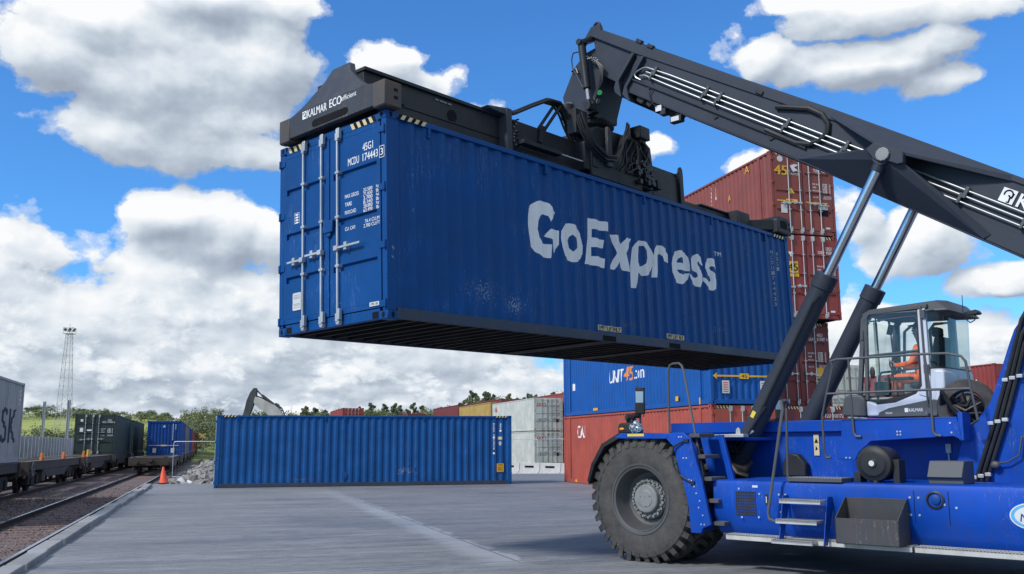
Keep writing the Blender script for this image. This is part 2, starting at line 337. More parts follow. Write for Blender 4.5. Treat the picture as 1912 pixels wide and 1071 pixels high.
def cloud_group(detail):
    """height field of cumulus over (azimuth, elevation) in degrees; D with puffs, B the broad masses alone"""
    g = bpy.data.node_groups.new('cloud_density', 'ShaderNodeTree')
    g.interface.new_socket('P', in_out='INPUT', socket_type='NodeSocketVector')
    g.interface.new_socket('D', in_out='OUTPUT', socket_type='NodeSocketFloat')
    g.interface.new_socket('B', in_out='OUTPUT', socket_type='NodeSocketFloat'); g.interface.new_socket('H', in_out='OUTPUT', socket_type='NodeSocketFloat'); g.interface.new_socket('F', in_out='OUTPUT', socket_type='NodeSocketFloat')
    gi = g.nodes.new('NodeGroupInput'); go = g.nodes.new('NodeGroupOutput'); P = gi.outputs[0]
    def warp(v, scale, det, ax, ay):
        wn = g.nodes.new('ShaderNodeTexNoise'); wn.inputs['Scale'].default_value = scale; wn.inputs['Detail'].default_value = det; g.links.new(P, wn.inputs['Vector'])
        s = g.nodes.new('ShaderNodeVectorMath'); s.operation = 'MULTIPLY_ADD'; g.links.new(wn.outputs['Color'], s.inputs[0]); s.inputs[1].default_value = (ax, ay, 0)
        a = g.nodes.new('ShaderNodeVectorMath'); a.operation = 'ADD'; g.links.new(v, a.inputs[0]); a.inputs[1].default_value = (-ax/2, -ay/2, 0)
        g.links.new(a.outputs[0], s.inputs[2]); return s.outputs[0]
    Q = warp(P, .20, 3, 3.2, 2.2)
    best = None
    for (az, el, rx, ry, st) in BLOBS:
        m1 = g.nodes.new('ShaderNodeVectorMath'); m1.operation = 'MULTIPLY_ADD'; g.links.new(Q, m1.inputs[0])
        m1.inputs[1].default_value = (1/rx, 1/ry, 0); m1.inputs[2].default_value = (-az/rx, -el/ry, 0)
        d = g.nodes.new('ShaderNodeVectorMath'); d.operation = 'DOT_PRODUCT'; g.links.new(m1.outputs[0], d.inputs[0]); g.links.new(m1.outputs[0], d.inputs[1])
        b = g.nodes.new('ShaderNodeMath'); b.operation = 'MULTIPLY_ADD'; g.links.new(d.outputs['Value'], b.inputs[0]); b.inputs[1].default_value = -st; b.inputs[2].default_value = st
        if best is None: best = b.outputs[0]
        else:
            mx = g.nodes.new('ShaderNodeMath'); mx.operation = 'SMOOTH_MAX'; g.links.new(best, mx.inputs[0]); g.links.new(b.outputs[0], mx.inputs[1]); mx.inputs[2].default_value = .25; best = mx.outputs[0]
    best = math_n(g, 'MAXIMUM', best, -1.0); best = math_n(g, 'MINIMUM', best, 1.0)
    if not detail: g.links.new(best, go.inputs[0]); g.links.new(best, go.inputs[1]); return g
    W = warp(P, .9, 3, .9, .7)
    fine = detail > 5
    big = math_n(g, 'SUBTRACT', 1.0, math_n(g, 'MULTIPLY', voro(g, W, .40, 3.2 if fine else 1.6, .50, .55, (1, 1.45, 1)), 1.75))
    sml = math_n(g, 'SUBTRACT', 1.0, math_n(g, 'MULTIPLY', voro(g, W, .85, 3 if fine else 1.4, .5, .55, (1, 2.3, 1)), 1.75))
    sp = g.nodes.new('ShaderNodeSeparateXYZ'); g.links.new(P, sp.inputs[0])
    far = ramp(g, math_n(g, 'DIVIDE', sp.outputs[1], 12.0), [(.22, (1,1,1)), (.75, (0,0,0))]).outputs[0]
    mxn = g.nodes.new('ShaderNodeMix'); g.links.new(far, mxn.inputs[0]); g.links.new(big, mxn.inputs[2]); g.links.new(sml, mxn.inputs[3]); bill = mxn.outputs[0]
    n1 = noise(g, P, .30, detail, .62, sc=(1, 1.3, 1)); n2 = noise(g, P, .10, 2, .5, sc=(1, 2.2, 1), loc=(3, 7, 0))
    n = math_n(g, 'ADD', math_n(g, 'MULTIPLY', math_n(g, 'SUBTRACT', n1, .5), K_FBM), math_n(g, 'MULTIPLY', math_n(g, 'SUBTRACT', n2, .5), 1.0))
    n = math_n(g, 'ADD', n, math_n(g, 'MULTIPLY', math_n(g, 'SUBTRACT', bill, .42), K_PUFF))
    # whole heaps, a few degrees across, smaller and flatter towards the horizon
    h1 = math_n(g, 'SUBTRACT', 1.0, math_n(g, 'MULTIPLY', voro(g, Q, .17, .6, .4, .35, (1, 2.1, 1)), 1.75))
    h2 = math_n(g, 'SUBTRACT', 1.0, math_n(g, 'MULTIPLY', voro(g, W, .30, .6, .4, .35, (1, 3.4, 1)), 1.75))
    mh = g.nodes.new('ShaderNodeMix'); g.links.new(far, mh.inputs[0]); g.links.new(h1, mh.inputs[2]); g.links.new(h2, mh.inputs[3]); heap = mh.outputs[0]
    g.links.new(heap, go.inputs[2])
    # separate heaps standing in front of the bank
    f1 = voro(g, Q, .085, .8, .45, .25, (1, 1.9, 1)); f2 = voro(g, Q, .19, .8, .45, .25, (1, 3.0, 1))
    mf = g.nodes.new('ShaderNodeMix'); g.links.new(far, mf.inputs[0]); g.links.new(f1, mf.inputs[2]); g.links.new(f2, mf.inputs[3])
    F = math_n(g, 'ADD', math_n(g, 'SUBTRACT', .40, math_n(g, 'MULTIPLY', mf.outputs[0], 1.35)), math_n(g, 'MULTIPLY', math_n(g, 'SUBTRACT', n1, .5), 1.5))
    F = math_n(g, 'ADD', F, math_n(g, 'MULTIPLY', math_n(g, 'SUBTRACT', bill, .42), .40))
    g.links.new(F, go.inputs[3])
    n = math_n(g, 'ADD', n, math_n(g, 'MULTIPLY', math_n(g, 'SUBTRACT', heap, .42), .7))
    g.links.new(math_n(g, 'ADD', best, n), go.inputs[0]); g.links.new(best, go.inputs[1])
    return g
K_FBM, K_PUFF = 1.8, .5
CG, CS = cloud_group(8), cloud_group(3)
tcw = nt.nodes.new('ShaderNodeTexCoord').outputs['Generated']
sep = nt.nodes.new('ShaderNodeSeparateXYZ'); L.new(tcw, sep.inputs[0])
az = math_n(nt, 'MULTIPLY', math_n(nt, 'ARCTAN2', sep.outputs[0], sep.outputs[1]), 180/pi)
el = math_n(nt, 'MULTIPLY', math_n(nt, 'ARCSINE', sep.outputs[2]), 180/pi)
cmb = nt.nodes.new('ShaderNodeCombineXYZ'); L.new(az, cmb.inputs[0]); L.new(el, cmb.inputs[1]); P0 = cmb.outputs[0]
def dens(G, off):
    gq = nt.nodes.new('ShaderNodeGroup'); gq.node_tree = G
    v = P0
    if off:
        a = nt.nodes.new('ShaderNodeVectorMath'); a.operation = 'ADD'; L.new(P0, a.inputs[0]); a.inputs[1].default_value = (*off, 0); v = a.outputs[0]
    L.new(v, gq.inputs[0]); return gq.outputs
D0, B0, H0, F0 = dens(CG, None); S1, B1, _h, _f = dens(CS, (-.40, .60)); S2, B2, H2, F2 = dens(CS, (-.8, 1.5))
alpha = ramp(nt, D0, [(.0, (0,0,0)), (.16, (.35,)*3), (.38, (1,1,1))]).outputs[0]
alpha.node.color_ramp.interpolation = 'EASE'
def clampn(x, a): return math_n(nt, 'MAXIMUM', math_n(nt, 'MINIMUM', x, a), -a)
def sub(a, b): return math_n(nt, 'SUBTRACT', a, b)
def mul(a, b): return math_n(nt, 'MULTIPLY', a, b)
def add(a, b): return math_n(nt, 'ADD', a, b)
# lit flank of each puff and heap towards the sun, grey where the cloud above is thick
lit = add(mul(clampn(sub(D0, S1), .55), .30), mul(clampn(sub(H0, H2), .8), .26))
lit = add(lit, mul(sub(B0, B2), .34))
lit = add(add(lit, .735), mul(math_n(nt, 'MAXIMUM', B2, 0.0), -.13))
lay = noise(nt, P0, .13, 3, .5, sc=(.55, 2.6, 1), loc=(1.3, 4.2, 0))
lit = add(lit, mul(sub(lay, .5), .6))
litf = add(.755, add(mul(clampn(sub(F0, F2), .7), .36), mul(clampn(sub(D0, S1), .5), .22)))
fm = mul(ramp(nt, math_n(nt, 'DIVIDE', el, 16.0), [(.0, (1,1,1)), (.7, (1,1,1)), (1, (0,0,0))]).outputs[0], ramp(nt, B0, [(.05, (0,0,0)), (.45, (1,1,1))]).outputs[0])
fa = mul(ramp(nt, F0, [(.0, (0,0,0)), (.22, (1,1,1))]).outputs[0], fm)
lm = nt.nodes.new('ShaderNodeMix'); L.new(fa, lm.inputs[0]); L.new(mul(lit, .94), lm.inputs[2]); L.new(litf, lm.inputs[3]); lit = lm.outputs[0]
ccol = ramp(nt, lit, [(.22, (.34,.40,.49)), (.45, (.47,.54,.635)), (.66, (.66,.73,.81)), (.86, (.84,.885,.93)), (1.0, (.97,.98,.99))]).outputs[0]
sky = nt.nodes.new('ShaderNodeTexSky'); sky.sky_type = 'NISHITA'; sky.sun_disc = False
sky.sun_elevation = SUN_EL; sky.sun_rotation = SUN_AZ; sky.air_density = 1.0; sky.dust_density = .4; sky.ozone_density = 3.0
SKY_STR = .12
skc = mix(nt, 1.0, sky.outputs[0], (.50, 1.06, 1.60), 'MULTIPLY')
cb = mix(nt, 1.0, ccol, (1/SKY_STR,)*3, 'MULTIPLY')
hz = ramp(nt, el, [(0, (0,0,0)), (1, (1,1,1))])
col = mix(nt, alpha, skc, cb)
bg = nt.nodes.new('ShaderNodeBackground'); L.new(col, bg.inputs[0]); bg.inputs[1].default_value = SKY_STR
wo = nt.nodes.new('ShaderNodeOutputWorld'); L.new(bg.outputs[0], wo.inputs[0])
w.cycles.sampling_method = 'MANUAL'; w.cycles.sample_map_resolution = 512
scene.cycles.max_bounces = 6; scene.cycles.diffuse_bounces = 2; scene.cycles.glossy_bounces = 3; scene.cycles.transparent_max_bounces = 12
scene.view_settings.view_transform = 'Standard'; scene.view_settings.look = 'None'; scene.view_settings.exposure = 0; scene.view_settings.gamma = 1

# ------------------------------------------------------------------ yard grid: tracks and stacks run along TT, across is NN
A0 = R(-17.0)
TT = Vector((sin(A0), cos(A0), 0)); NN = Vector((cos(A0), -sin(A0), 0))
A1 = R(-17.2)
RT = Vector((sin(A1), cos(A1), 0)); RN = Vector((cos(A1), -sin(A1), 0))
def grid(n, t, z=0): return NN*n + TT*t + Vector((0,0,z))
def rgrid(n, t, z=0): return RN*n + RT*t + Vector((0,0,z))
# ------------------------------------------------------------------ ground
def ground_mat():
    m, nt, p = nodes_of('stony_ground'); tc = nt.nodes.new('ShaderNodeTexCoord').outputs['Object']
    a = noise(nt, tc, .05, 8, .65); b = noise(nt, tc, 3.0, 8, .75); gr = noise(nt, tc, .012, 4, .6)
    c = ramp(nt, b, [(.3, (.10,.095,.085)), (.7, (.26,.25,.23))]).outputs[0]
    c = mix(nt, ramp(nt, a, [(.45, (0,0,0)), (.6, (1,1,1))]).outputs[0], c, (.12,.13,.05))
    nt.links.new(c, p.inputs['Base Color']); p.inputs['Roughness'].default_value = .95
    bp = nt.nodes.new('ShaderNodeBump'); bp.inputs['Strength'].default_value = .5; bp.inputs['Distance'].default_value = .05
    nt.links.new(b, bp.inputs['Height']); nt.links.new(bp.outputs[0], p.inputs['Normal']); return m
def concrete_mat():
    m, nt, p = nodes_of('brushed_concrete'); tc = nt.nodes.new('ShaderNodeTexCoord').outputs['Object']; L = nt.links
    rot = nt.nodes.new('ShaderNodeMapping'); rot.vector_type = 'TEXTURE'; L.new(tc, rot.inputs[0]); rot.inputs['Rotation'].default_value = (0, 0, R(17.0)); g = rot.outputs[0]   # x across the yard, y along the tracks
    sp = nt.nodes.new('ShaderNodeSeparateXYZ'); L.new(g, sp.inputs[0]); gx, gy = sp.outputs[0], sp.outputs[1]
    big = noise(nt, g, .16, 6, .6); st = noise(nt, g, 1.0, 7, .68, sc=(.16, 1.3, 1)); st2 = noise(nt, g, 1.0, 5, .6, sc=(.35, 3.6, 1), loc=(3, 1, 0)); fine = noise(nt, g, 24, 5, .7)
    c = mix(nt, big, (.185,.192,.202), (.250,.256,.262))
    c = mix(nt, 1.0, c, ramp(nt, st, [(.30, (.76,.77,.79)), (.5, (.98,.98,.98)), (.68, (1.18,1.18,1.17))]).outputs[0], 'MULTIPLY')
    c = mix(nt, 1.0, c, ramp(nt, st2, [(.35, (.84,.84,.85)), (.66, (1.14,1.14,1.13))]).outputs[0], 'MULTIPLY')
    c = mix(nt, .8, c, ramp(nt, fine, [(.3, (.72,.72,.72)), (.7, (1.28,1.28,1.28))]).outputs[0], 'MULTIPLY')
    st3 = noise(nt, g, 1.0, 6, .72, sc=(1.1, 11, 1), loc=(7, 3, 0)); md = noise(nt, g, 5.5, 6, .72, sc=(.7, 1.3, 1))
    c = mix(nt, 1.0, c, ramp(nt, st3, [(.34, (.80,.80,.82)), (.5, (1,1,1)), (.64, (1.2,1.2,1.19))]).outputs[0], 'MULTIPLY')
    c = mix(nt, 1.0, c, ramp(nt, md, [(.32, (.80,.80,.81)), (.5, (1,1,1)), (.68, (1.18,1.18,1.17))]).outputs[0], 'MULTIPLY')
    # concrete toned darker to the right of the long joint, with a wavering edge
    wob = noise(nt, g, .5, 4); jx = math_n(nt, 'SUBTRACT', gx, 4.21)
    right = ramp(nt, math_n(nt, 'ADD', jx, math_n(nt, 'MULTIPLY', wob, 1.2)), [(.45, (0,0,0)), (.9, (1,1,1))]).outputs[0]
    c = mix(nt, right, c, mix(nt, 1.0, c, (.88,.89,.91), 'MULTIPLY'))
    # pale slurry left along the saw cuts, and the cuts themselves
    def cut(dist, wide, amt, edge):
        d = math_n(nt, 'ADD', dist, math_n(nt, 'MULTIPLY', math_n(nt, 'SUBTRACT', noise(nt, g, 1.3, 6, .7), .5), .8))
        return math_n(nt, 'MULTIPLY', ramp(nt, d, [(0, (0,0,0)), (.06, (amt,)*3), (wide*.6, (amt*.8,)*3), (wide, (0,0,0))]).outputs[0], edge)
    neg = math_n(nt, 'MULTIPLY', jx, -1)
    near = ramp(nt, math_n(nt, 'DIVIDE', math_n(nt, 'SUBTRACT', gy, 12.9), 30), [(0, (0,0,0)), (.03, (1,1,1)), (.5, (.7,.7,.7)), (.85, (0,0,0))]).outputs[0]
    f1 = cut(math_n(nt, 'ADD', neg, .12), .75, .75, near)
    ty = math_n(nt, 'SUBTRACT', gy, 13.62); ty2 = math_n(nt, 'ADD', ty, math_n(nt, 'MULTIPLY', jx, -.12))
    f2 = cut(math_n(nt, 'ADD', math_n(nt, 'ABSOLUTE', ty2), .05), .22, .5, 1.0)
    c = mix(nt, f1, c, (.38,.40,.43)); c = mix(nt, f2, c, (.35,.37,.39))
    for d, e in ((jx, near), (ty2, 1.0)):
        ln = ramp(nt, math_n(nt, 'ABSOLUTE', d), [(.012, (.75,)*3), (.03, (0,0,0))]).outputs[0]
        c = mix(nt, math_n(nt, 'MULTIPLY', ln, e), c, (.10,.10,.11))
    # worn and damp patches with ragged edges, and long tyre scrubs across the yard
    pt = noise(nt, g, .22, 9, .68, sc=(.8, 1.5, 1), loc=(5, 2, 0))
    c = mix(nt, 1.0, c, ramp(nt, pt, [(.40, (.80,.82,.86)), (.47, (1.0,1.0,1.0)), (.56, (1.0,1.0,1.0)), (.63, (1.16,1.16,1.15))]).outputs[0], 'MULTIPLY')
    r2 = nt.nodes.new('ShaderNodeMapping'); r2.vector_type = 'TEXTURE'; L.new(tc, r2.inputs[0]); r2.inputs['Rotation'].default_value = (0, 0, R(48))
    sk = noise(nt, r2.outputs[0], .8, 5, .6, sc=(.12, 3.5, 1), loc=(2, 6, 0)); skm = noise(nt, g, .14, 3)
    c = mix(nt, math_n(nt, 'MULTIPLY', ramp(nt, sk, [(.57, (0,0,0)), (.66, (.55,)*3)]).outputs[0], ramp(nt, skm, [(.48, (0,0,0)), (.6, (1,1,1))]).outputs[0]), c, (.12,.125,.135))
    # scattered oily spots and tyre scuffs
    sp2 = noise(nt, g, .9, 7, .75, sc=(.5, 1.6, 1), loc=(11, 4, 0))
    c = mix(nt, ramp(nt, sp2, [(.60, (0,0,0)), (.74, (.45,)*3)]).outputs[0], c, (.14,.145,.155))
    L.new(c, p.inputs['Base Color']); L.new(ramp(nt, st, [(.3, (.55,)*3), (.7, (.85,)*3)]).outputs[0], p.inputs['Roughness']); p.inputs['Specular IOR Level'].default_value = .35
    bp = nt.nodes.new('ShaderNodeBump'); bp.inputs['Strength'].default_value = .25; bp.inputs['Distance'].default_value = .008
    L.new(math_n(nt, 'ADD', st2, math_n(nt, 'MULTIPLY', fine, .5)), bp.inputs['Height']); L.new(bp.outputs[0], p.inputs['Normal']); return m
def ballast_mat():
    m, nt, p = nodes_of('brown_ballast'); tc = nt.nodes.new('ShaderNodeTexCoord').outputs['Object']
    vo = nt.nodes.new('ShaderNodeTexVoronoi'); nt.links.new(tc, vo.inputs['Vector']); vo.inputs['Scale'].default_value = 17
    b = noise(nt, tc, 1.1, 7, .7)
    sx = nt.nodes.new('ShaderNodeSeparateColor'); nt.links.new(vo.outputs['Color'], sx.inputs[0])
    c = ramp(nt, sx.outputs[0], [(0, (.055,.038,.036)), (.6, (.165,.108,.10)), (1, (.32,.235,.22))]).outputs[0]
    c = mix(nt, .7, c, ramp(nt, b, [(.3, (.55,.52,.52)), (.5, (1,1,1)), (.7, (1.4,1.32,1.28))]).outputs[0], 'MULTIPLY')
    g2 = noise(nt, tc, .35, 6, .7); c = mix(nt, ramp(nt, g2, [(.42, (0,0,0)), (.62, (.6,)*3)]).outputs[0], c, (.15,.145,.14))
    nt.links.new(c, p.inputs['Base Color']); p.inputs['Roughness'].default_value = .95
    bp = nt.nodes.new('ShaderNodeBump'); bp.inputs['Strength'].default_value = 1; bp.inputs['Distance'].default_value = .05
    nt.links.new(vo.outputs['Distance'], bp.inputs['Height']); nt.links.new(bp.outputs[0], p.inputs['Normal']); return m
M['ground'] = ground_mat(); M['concrete'] = concrete_mat(); M['ballast'] = ballast_mat()
M['kerb'] = paint('kerb_concrete', (.31,.315,.32), .85, var=.3, scale=.55, dirt=.4, dirtcol=(.14,.13,.12), streak=.2, bump=.3, spec=.2)
M['rail_top'] = plain('polished_rail_head', (.52,.53,.55), .22, .9)
M['rail_side'] = paint('rusty_rail', (.035,.022,.018), .85, dirt=.4, streak=0)
M['sleeper'] = paint('dusty_sleeper', (.17,.125,.115), .9, dirt=.5, streak=0)

g = MB(); S = 1600
g.face([(-S,-300,-.30),(S,-300,-.30),(S,S,-.30),(-S,S,-.30)])
tag(g.build('ground', M['ground']), kind='structure')
# concrete pad, straight along the kerb, ragged far edge beyond the grounded container
pad = [rgrid(-2.42,-40), rgrid(-2.42,-40)+Vector((120,0,0)), Vector((70,62,0)), Vector((9,56.2,0)), Vector((-.4,56.8,0)), Vector((-4.6,45.0,0)), rgrid(-2.42,46.0)]
g = MB(); g.prism([(p.x, p.y) for p in pad], -.30, 0, 'z')
tag(g.build('concrete_yard', M['concrete'], smooth=0), kind='structure')
# ballast bed carrying both tracks, sloping shoulders
g = MB()
prof = [(-12.2,-.29),(-10.6,-.10),(-2.47,-.10),(-2.47,-.28)]
n_seg = 60; ts = [-30+i*5.5 for i in range(n_seg)]
rings = []
for t in ts: rings.append([g.bm.verts.new(rgrid(n, t, z+random.uniform(-.015,.015))) for n, z in prof])
for a, b in zip(rings, rings[1:]):
    for i in range(3): g.bm.faces.new([a[i], a[i+1], b[i+1], b[i]])
tag(g.build('ballast_bed', M['ballast']), kind='structure')
# loose stones scattered on the near track bed
g = MB(); rs = random.Random(5)
for i in range(6500):
    t = 9+38*rs.random()**1.5; n = rs.uniform(-7.0,-2.72)
    if min(abs(n+4.24), abs(n+2.80)) < .08: continue
    c = rgrid(n, t, -.095); r = rs.uniform(.018,.042)
    Mx = Matrix.Rotation(rs.random()*6, 3, 'Z') @ Matrix.Rotation(rs.random()*3, 3, 'X')
    v = [g.bm.verts.new(c+Mx @ Vector(q)*r) for q in ((1,0,0),(0,1,0),(-1,0,0),(0,-1,0),(0,0,.8),(0,0,-.8))]
    for f in ((0,1,4),(1,2,4),(2,3,4),(3,0,4),(1,0,5),(2,1,5),(3,2,5),(0,3,5)): g.bm.faces.new([v[j] for j in f])
tag(g.build('ballast_stones', M['ballast'], smooth=0), kind='stuff')

def kerb():
    k = 0; t = 2.0
    while t < 44.0:
        ln = 1.83
        jn = random.uniform(-.03,.03); dz = random.uniform(-.018,.018)
        m = MB(); a = rgrid(-2.62+jn, t); fx = RN*.27; fy = RT*(ln-.05)
        P = [a, a+fx, a+fx+fy, a+fy]
        m.loft([p+Vector((0,0,-.28)) for p in P], [p+Vector((0,0,.10+dz)) for p in P])
        o = m.build('kerb_stone', M['kerb'], bevel=.018, smooth=30)
        tag(o, 'long pale kerb stone in the line between near rail and concrete', 'kerb stone', 'kerb stones edging the yard', 'thing')
        t += ln; k += 1
kerb()
def railway(name, label, n0, t0, t1, sl0, sl1):
    root = thing(name, label, 'railway track', rgrid(n0, 0), 0, 'railway tracks along the yard')
    rp = [(-.07,-.10),(.07,-.10),(.07,-.085),(.012,-.065),(.012,.0),(.036,.01),(.036,.042),(-.036,.042),(-.036,.01),(-.012,.0),(-.012,-.065),(-.07,-.085)]
    for s in (-1, 1):
        m = MB(); A = [RN*(s*.7525+x)+RT*t0+Vector((0,0,z)) for x, z in rp]; B = [p+RT*(t1-t0) for p in A]
        m.loft(A, B); rail = m.build('rail', M['rail_side'], root, smooth=0)
        m = MB(); A = [RN*(s*.7525+x)+RT*t0+Vector((0,0,z)) for x, z in ((-.03,.038),(.03,.038),(.03,.047),(-.03,.047))]
        m.loft(A, [p+RT*(t1-t0) for p in A]); m.build('rail_head', M['rail_top'], rail, smooth=0)
    m = MB(); t = sl0
    while t < sl1:
        a = RN*-1.25+RT*t; P = [a, a+RN*2.5, a+RN*2.5+RT*.26, a+RT*.26]
        m.loft([p+Vector((0,0,-.2)) for p in P], [p+Vector((0,0,-.088)) for p in P]); t += .65
    m.build('sleeper_row', M['sleeper'], root, bevel=.01)
    return root
NT, FT = -3.52, -7.3     # near track, far track (distance across)
railway('railway_track', 'rusty railway track with shiny rail heads beside the kerb', NT, -20, 260, 5, 62)
railway('railway_track', 'railway track under the wagons, farther from the kerb', FT, -20, 260, 5, 62)

# ------------------------------------------------------------------ shipping containers
# local frame: x 0..L along, y 0..W across, z 0..H; doors in the x = 0 end
PER = .303
def corr(L, per):
    """break points of the corrugated side: (x, depth)"""
    x0, x1 = .155, L-.155; n = round((x1-x0)/per); p = (x1-x0)/n; pts = [(x0-.05, .0)]
    D = .036
    for i in range(n):
        a = x0+i*p
        pts += [(a+.0*p, 0), (a+.26*p, 0), (a+.5*p, D), (a+.76*p, D)]
    pts += [(x1, 0), (x1+.05, 0)]
    return pts
def corr_d(pts, x):
    for (a, d), (b, e) in zip(pts, pts[1:]):
        if a <= x <= b: return d if b == a else d+(e-d)*(x-a)/(b-a)
    return 0
def wrap(me_mb, pts, y, side, out=.003):
    """lay flat lettering (x, z) over the corrugated side"""
    bm = me_mb.bm
    xs = [v.co.x for v in bm.verts]; lo, hi = min(xs), max(xs)
    for x, _ in pts:
        if lo < x < hi: bmesh.ops.bisect_plane(bm, geom=bm.verts[:]+bm.edges[:]+bm.faces[:], plane_co=(x,0,0), plane_no=(1,0,0))
    base = y-side*SIDE_Y
    for v in bm.verts: v.co.y = y+side*(corr_d(pts, v.co.x)-out-min(.002, abs(v.co.y-base)))
def capsule_pts(cx, cz, w, h, n=6):
    P = []; r = w/2; k = h/2-r
    for i in range(n+1): a = pi*i/n; P.append((cx+r*cos(a), cz+k+r*sin(a)))
    for i in range(n+1): a = pi+pi*i/n; P.append((cx+r*cos(a), cz-k+r*sin(a)))
    return P
SIDE_Y = .022
def container(name, label, group, loc, rz, Ln, H, mat, W=2.438, Mx=None, full=False, per=PER, doors='door', posts=None, rods=4, door_mat=None, corr_sides=True, under=True, label_cat='shipping container', front_arrow=False, door_parts=True):
    root = thing(name, label, label_cat, loc, rz, group, M=Mx)
    dm = door_mat or mat; pts = corr(Ln, per)
    f = MB()
    pw, pd = .10, .155           # corner posts
    for xa, xb in ((0, pd), (Ln-pd, Ln)):
        for ya, yb in ((0, pw), (W-pw, W)): f.box(xa, xb, ya, yb, .118, H-.118)
    for xx in (posts or ()):
        for ya, yb in ((-.004, .06), (W-.06, W+.004)): f.box(xx-.08, xx+.08, ya, yb, .1, H-.02)
    for ya, yb in ((0, .06), (W-.06, W)): f.box(.178, Ln-.178, ya, yb, H-.085, H-.012)
    f.box(.0, .09, .162, W-.162, H-.14, H-.02); f.box(Ln-.09, Ln, .162, W-.162, H-.12, H-.02)
    f.box(.004, .09, .162, W-.162, .015, .155); f.box(Ln-.09, Ln-.004, .162, W-.162, .015, .155)
    f.build('frame', mat, root, bevel=.006)
    f = MB()
    for ya, yb in ((0.004, .05), (W-.05, W-.004)): f.box(.178, Ln-.178, ya, yb, .012, .165)
    f.build('bottom_rail', M['rail_grey'] if full else mat, root, bevel=.005)
    # side panels
    for s, y in ((1, 0.0), (-1, W)):
        m = MB(); yy = y+s*SIDE_Y
        if corr_sides: pp = pts
        else: pp = [(.1, .006), (Ln-.1, .006)]
        v0 = [m.bm.verts.new((x, yy+s*d, .16)) for x, d in pp]; v1 = [m.bm.verts.new((x, yy+s*d, H-.08)) for x, d in pp]
        for i in range(len(pp)-1):
            if pp[i+1][0]-pp[i][0] > 1e-6: m.bm.faces.new([v0[i], v0[i+1], v1[i+1], v1[i]] if s > 0 else [v0[i+1], v0[i], v1[i], v1[i+1]])
        m.build('side_panel', mat, root, smooth=0 if full else 20, recalc=False)
    m = MB(); m.box(.09, Ln-.09, .05, W-.05, H-.05, H-.022); m.build('roof_panel', mat, root, smooth=0)
    m = MB(); m.box(.09, Ln-.09, .05, W-.05, .15, .17)
    if under:
        x = .35
        while x < Ln-.3: m.box(x, x+.05, .051, W-.051, .035, .149); x += .305
        if full:
            for x in (Ln/2-1.02, Ln/2+1.02): m.box(x-.2, x+.2, .052, W-.052, .02, .034)
    m.build('underframe', M['dark_under'], root, smooth=0)
    # corner castings with their oval holes
    cst = []
    for x in (0, Ln-.178):
        for y in (0, W-.162):
            for z in (0, H-.118):
                c = MB(); e = .004
                c.box(x-e if x == 0 else x, x+.178+(0 if x == 0 else e), y-(e if y == 0 else 0), y+.162+(0 if y == 0 else e), z, z+.118)
                cst.append((c, x, y, z))
    if full:
        for c, x, y, z in cst:
            o = c.build('corner_casting', mat, root, bevel=.012)
            k = MB(); zc = z+.06; xf = x-.0055 if x == 0 else x+.178+.0055; yf = y-.0055 if y == 0 else y+.162+.0055
            k.prism(capsule_pts(y+.085, zc, .055, .082), xf, xf+(.003 if x == 0 else -.003), 'x'); k.prism(capsule_pts(x+.09, zc, .055, .082), yf, yf+(.003 if y == 0 else -.003), 'y')
            k.build('casting_hole', M['letter_k'], o, smooth=0)
    else:
        c = MB(); k = MB()
        for cc, x, y, z in cst:
            t = bpy.data.meshes.new('t'); cc.bm.to_mesh(t); cc.bm.free(); c.bm.from_mesh(t); bpy.data.meshes.remove(t)
            zc = z+.06; xf = x-.0055 if x == 0 else x+.178+.0055; yf = y-.0055 if y == 0 else y+.162+.0055
            k.prism(capsule_pts(y+.085, zc, .055, .08, 4), xf, xf+(.003 if x == 0 else -.003), 'x'); k.prism(capsule_pts(x+.09, zc, .055, .08, 4), yf, yf+(.003 if y == 0 else -.003), 'y')
        o = c.build('corner_fittings', mat, root); k.build('casting_hole', M['letter_k'], o, smooth=0)
    # closed end (x = Ln)
    m = MB(); q = corr(W, .25); v0 = [m.bm.verts.new((Ln-.03-d, y, .15)) for y, d in q]; v1 = [m.bm.verts.new((Ln-.03-d, y, H-.11)) for y, d in q]
    for i in range(len(q)-1):
        if q[i+1][0]-q[i][0] > 1e-6: m.bm.faces.new([v0[i], v0[i+1], v1[i+1], v1[i]])
    m.build('end_panel', mat, root, smooth=0, recalc=False)
    if doors == 'front':         # turned round: the closed corrugated end is at x = 0
        m = MB(); v0 = [m.bm.verts.new((.03+d, y, .15)) for y, d in q]; v1 = [m.bm.verts.new((.03+d, y, H-.11)) for y, d in q]
        for i in range(len(q)-1):
            if q[i+1][0]-q[i][0] > 1e-6: m.bm.faces.new([v0[i+1], v0[i], v1[i], v1[i+1]])
        m.build('end_panel', mat, root, smooth=0, recalc=False)
    elif doors == 'door':
        sc = H/2.896; GZ = [.81*sc, 1.47*sc, 2.15*sc]
        z0, z1 = .165, H-.145
        m = MB(); m.box(.045, .05, .08, W-.08, z0-.02, z1+.02)
        m.build('door_gasket', M['gasket'], root, smooth=0)
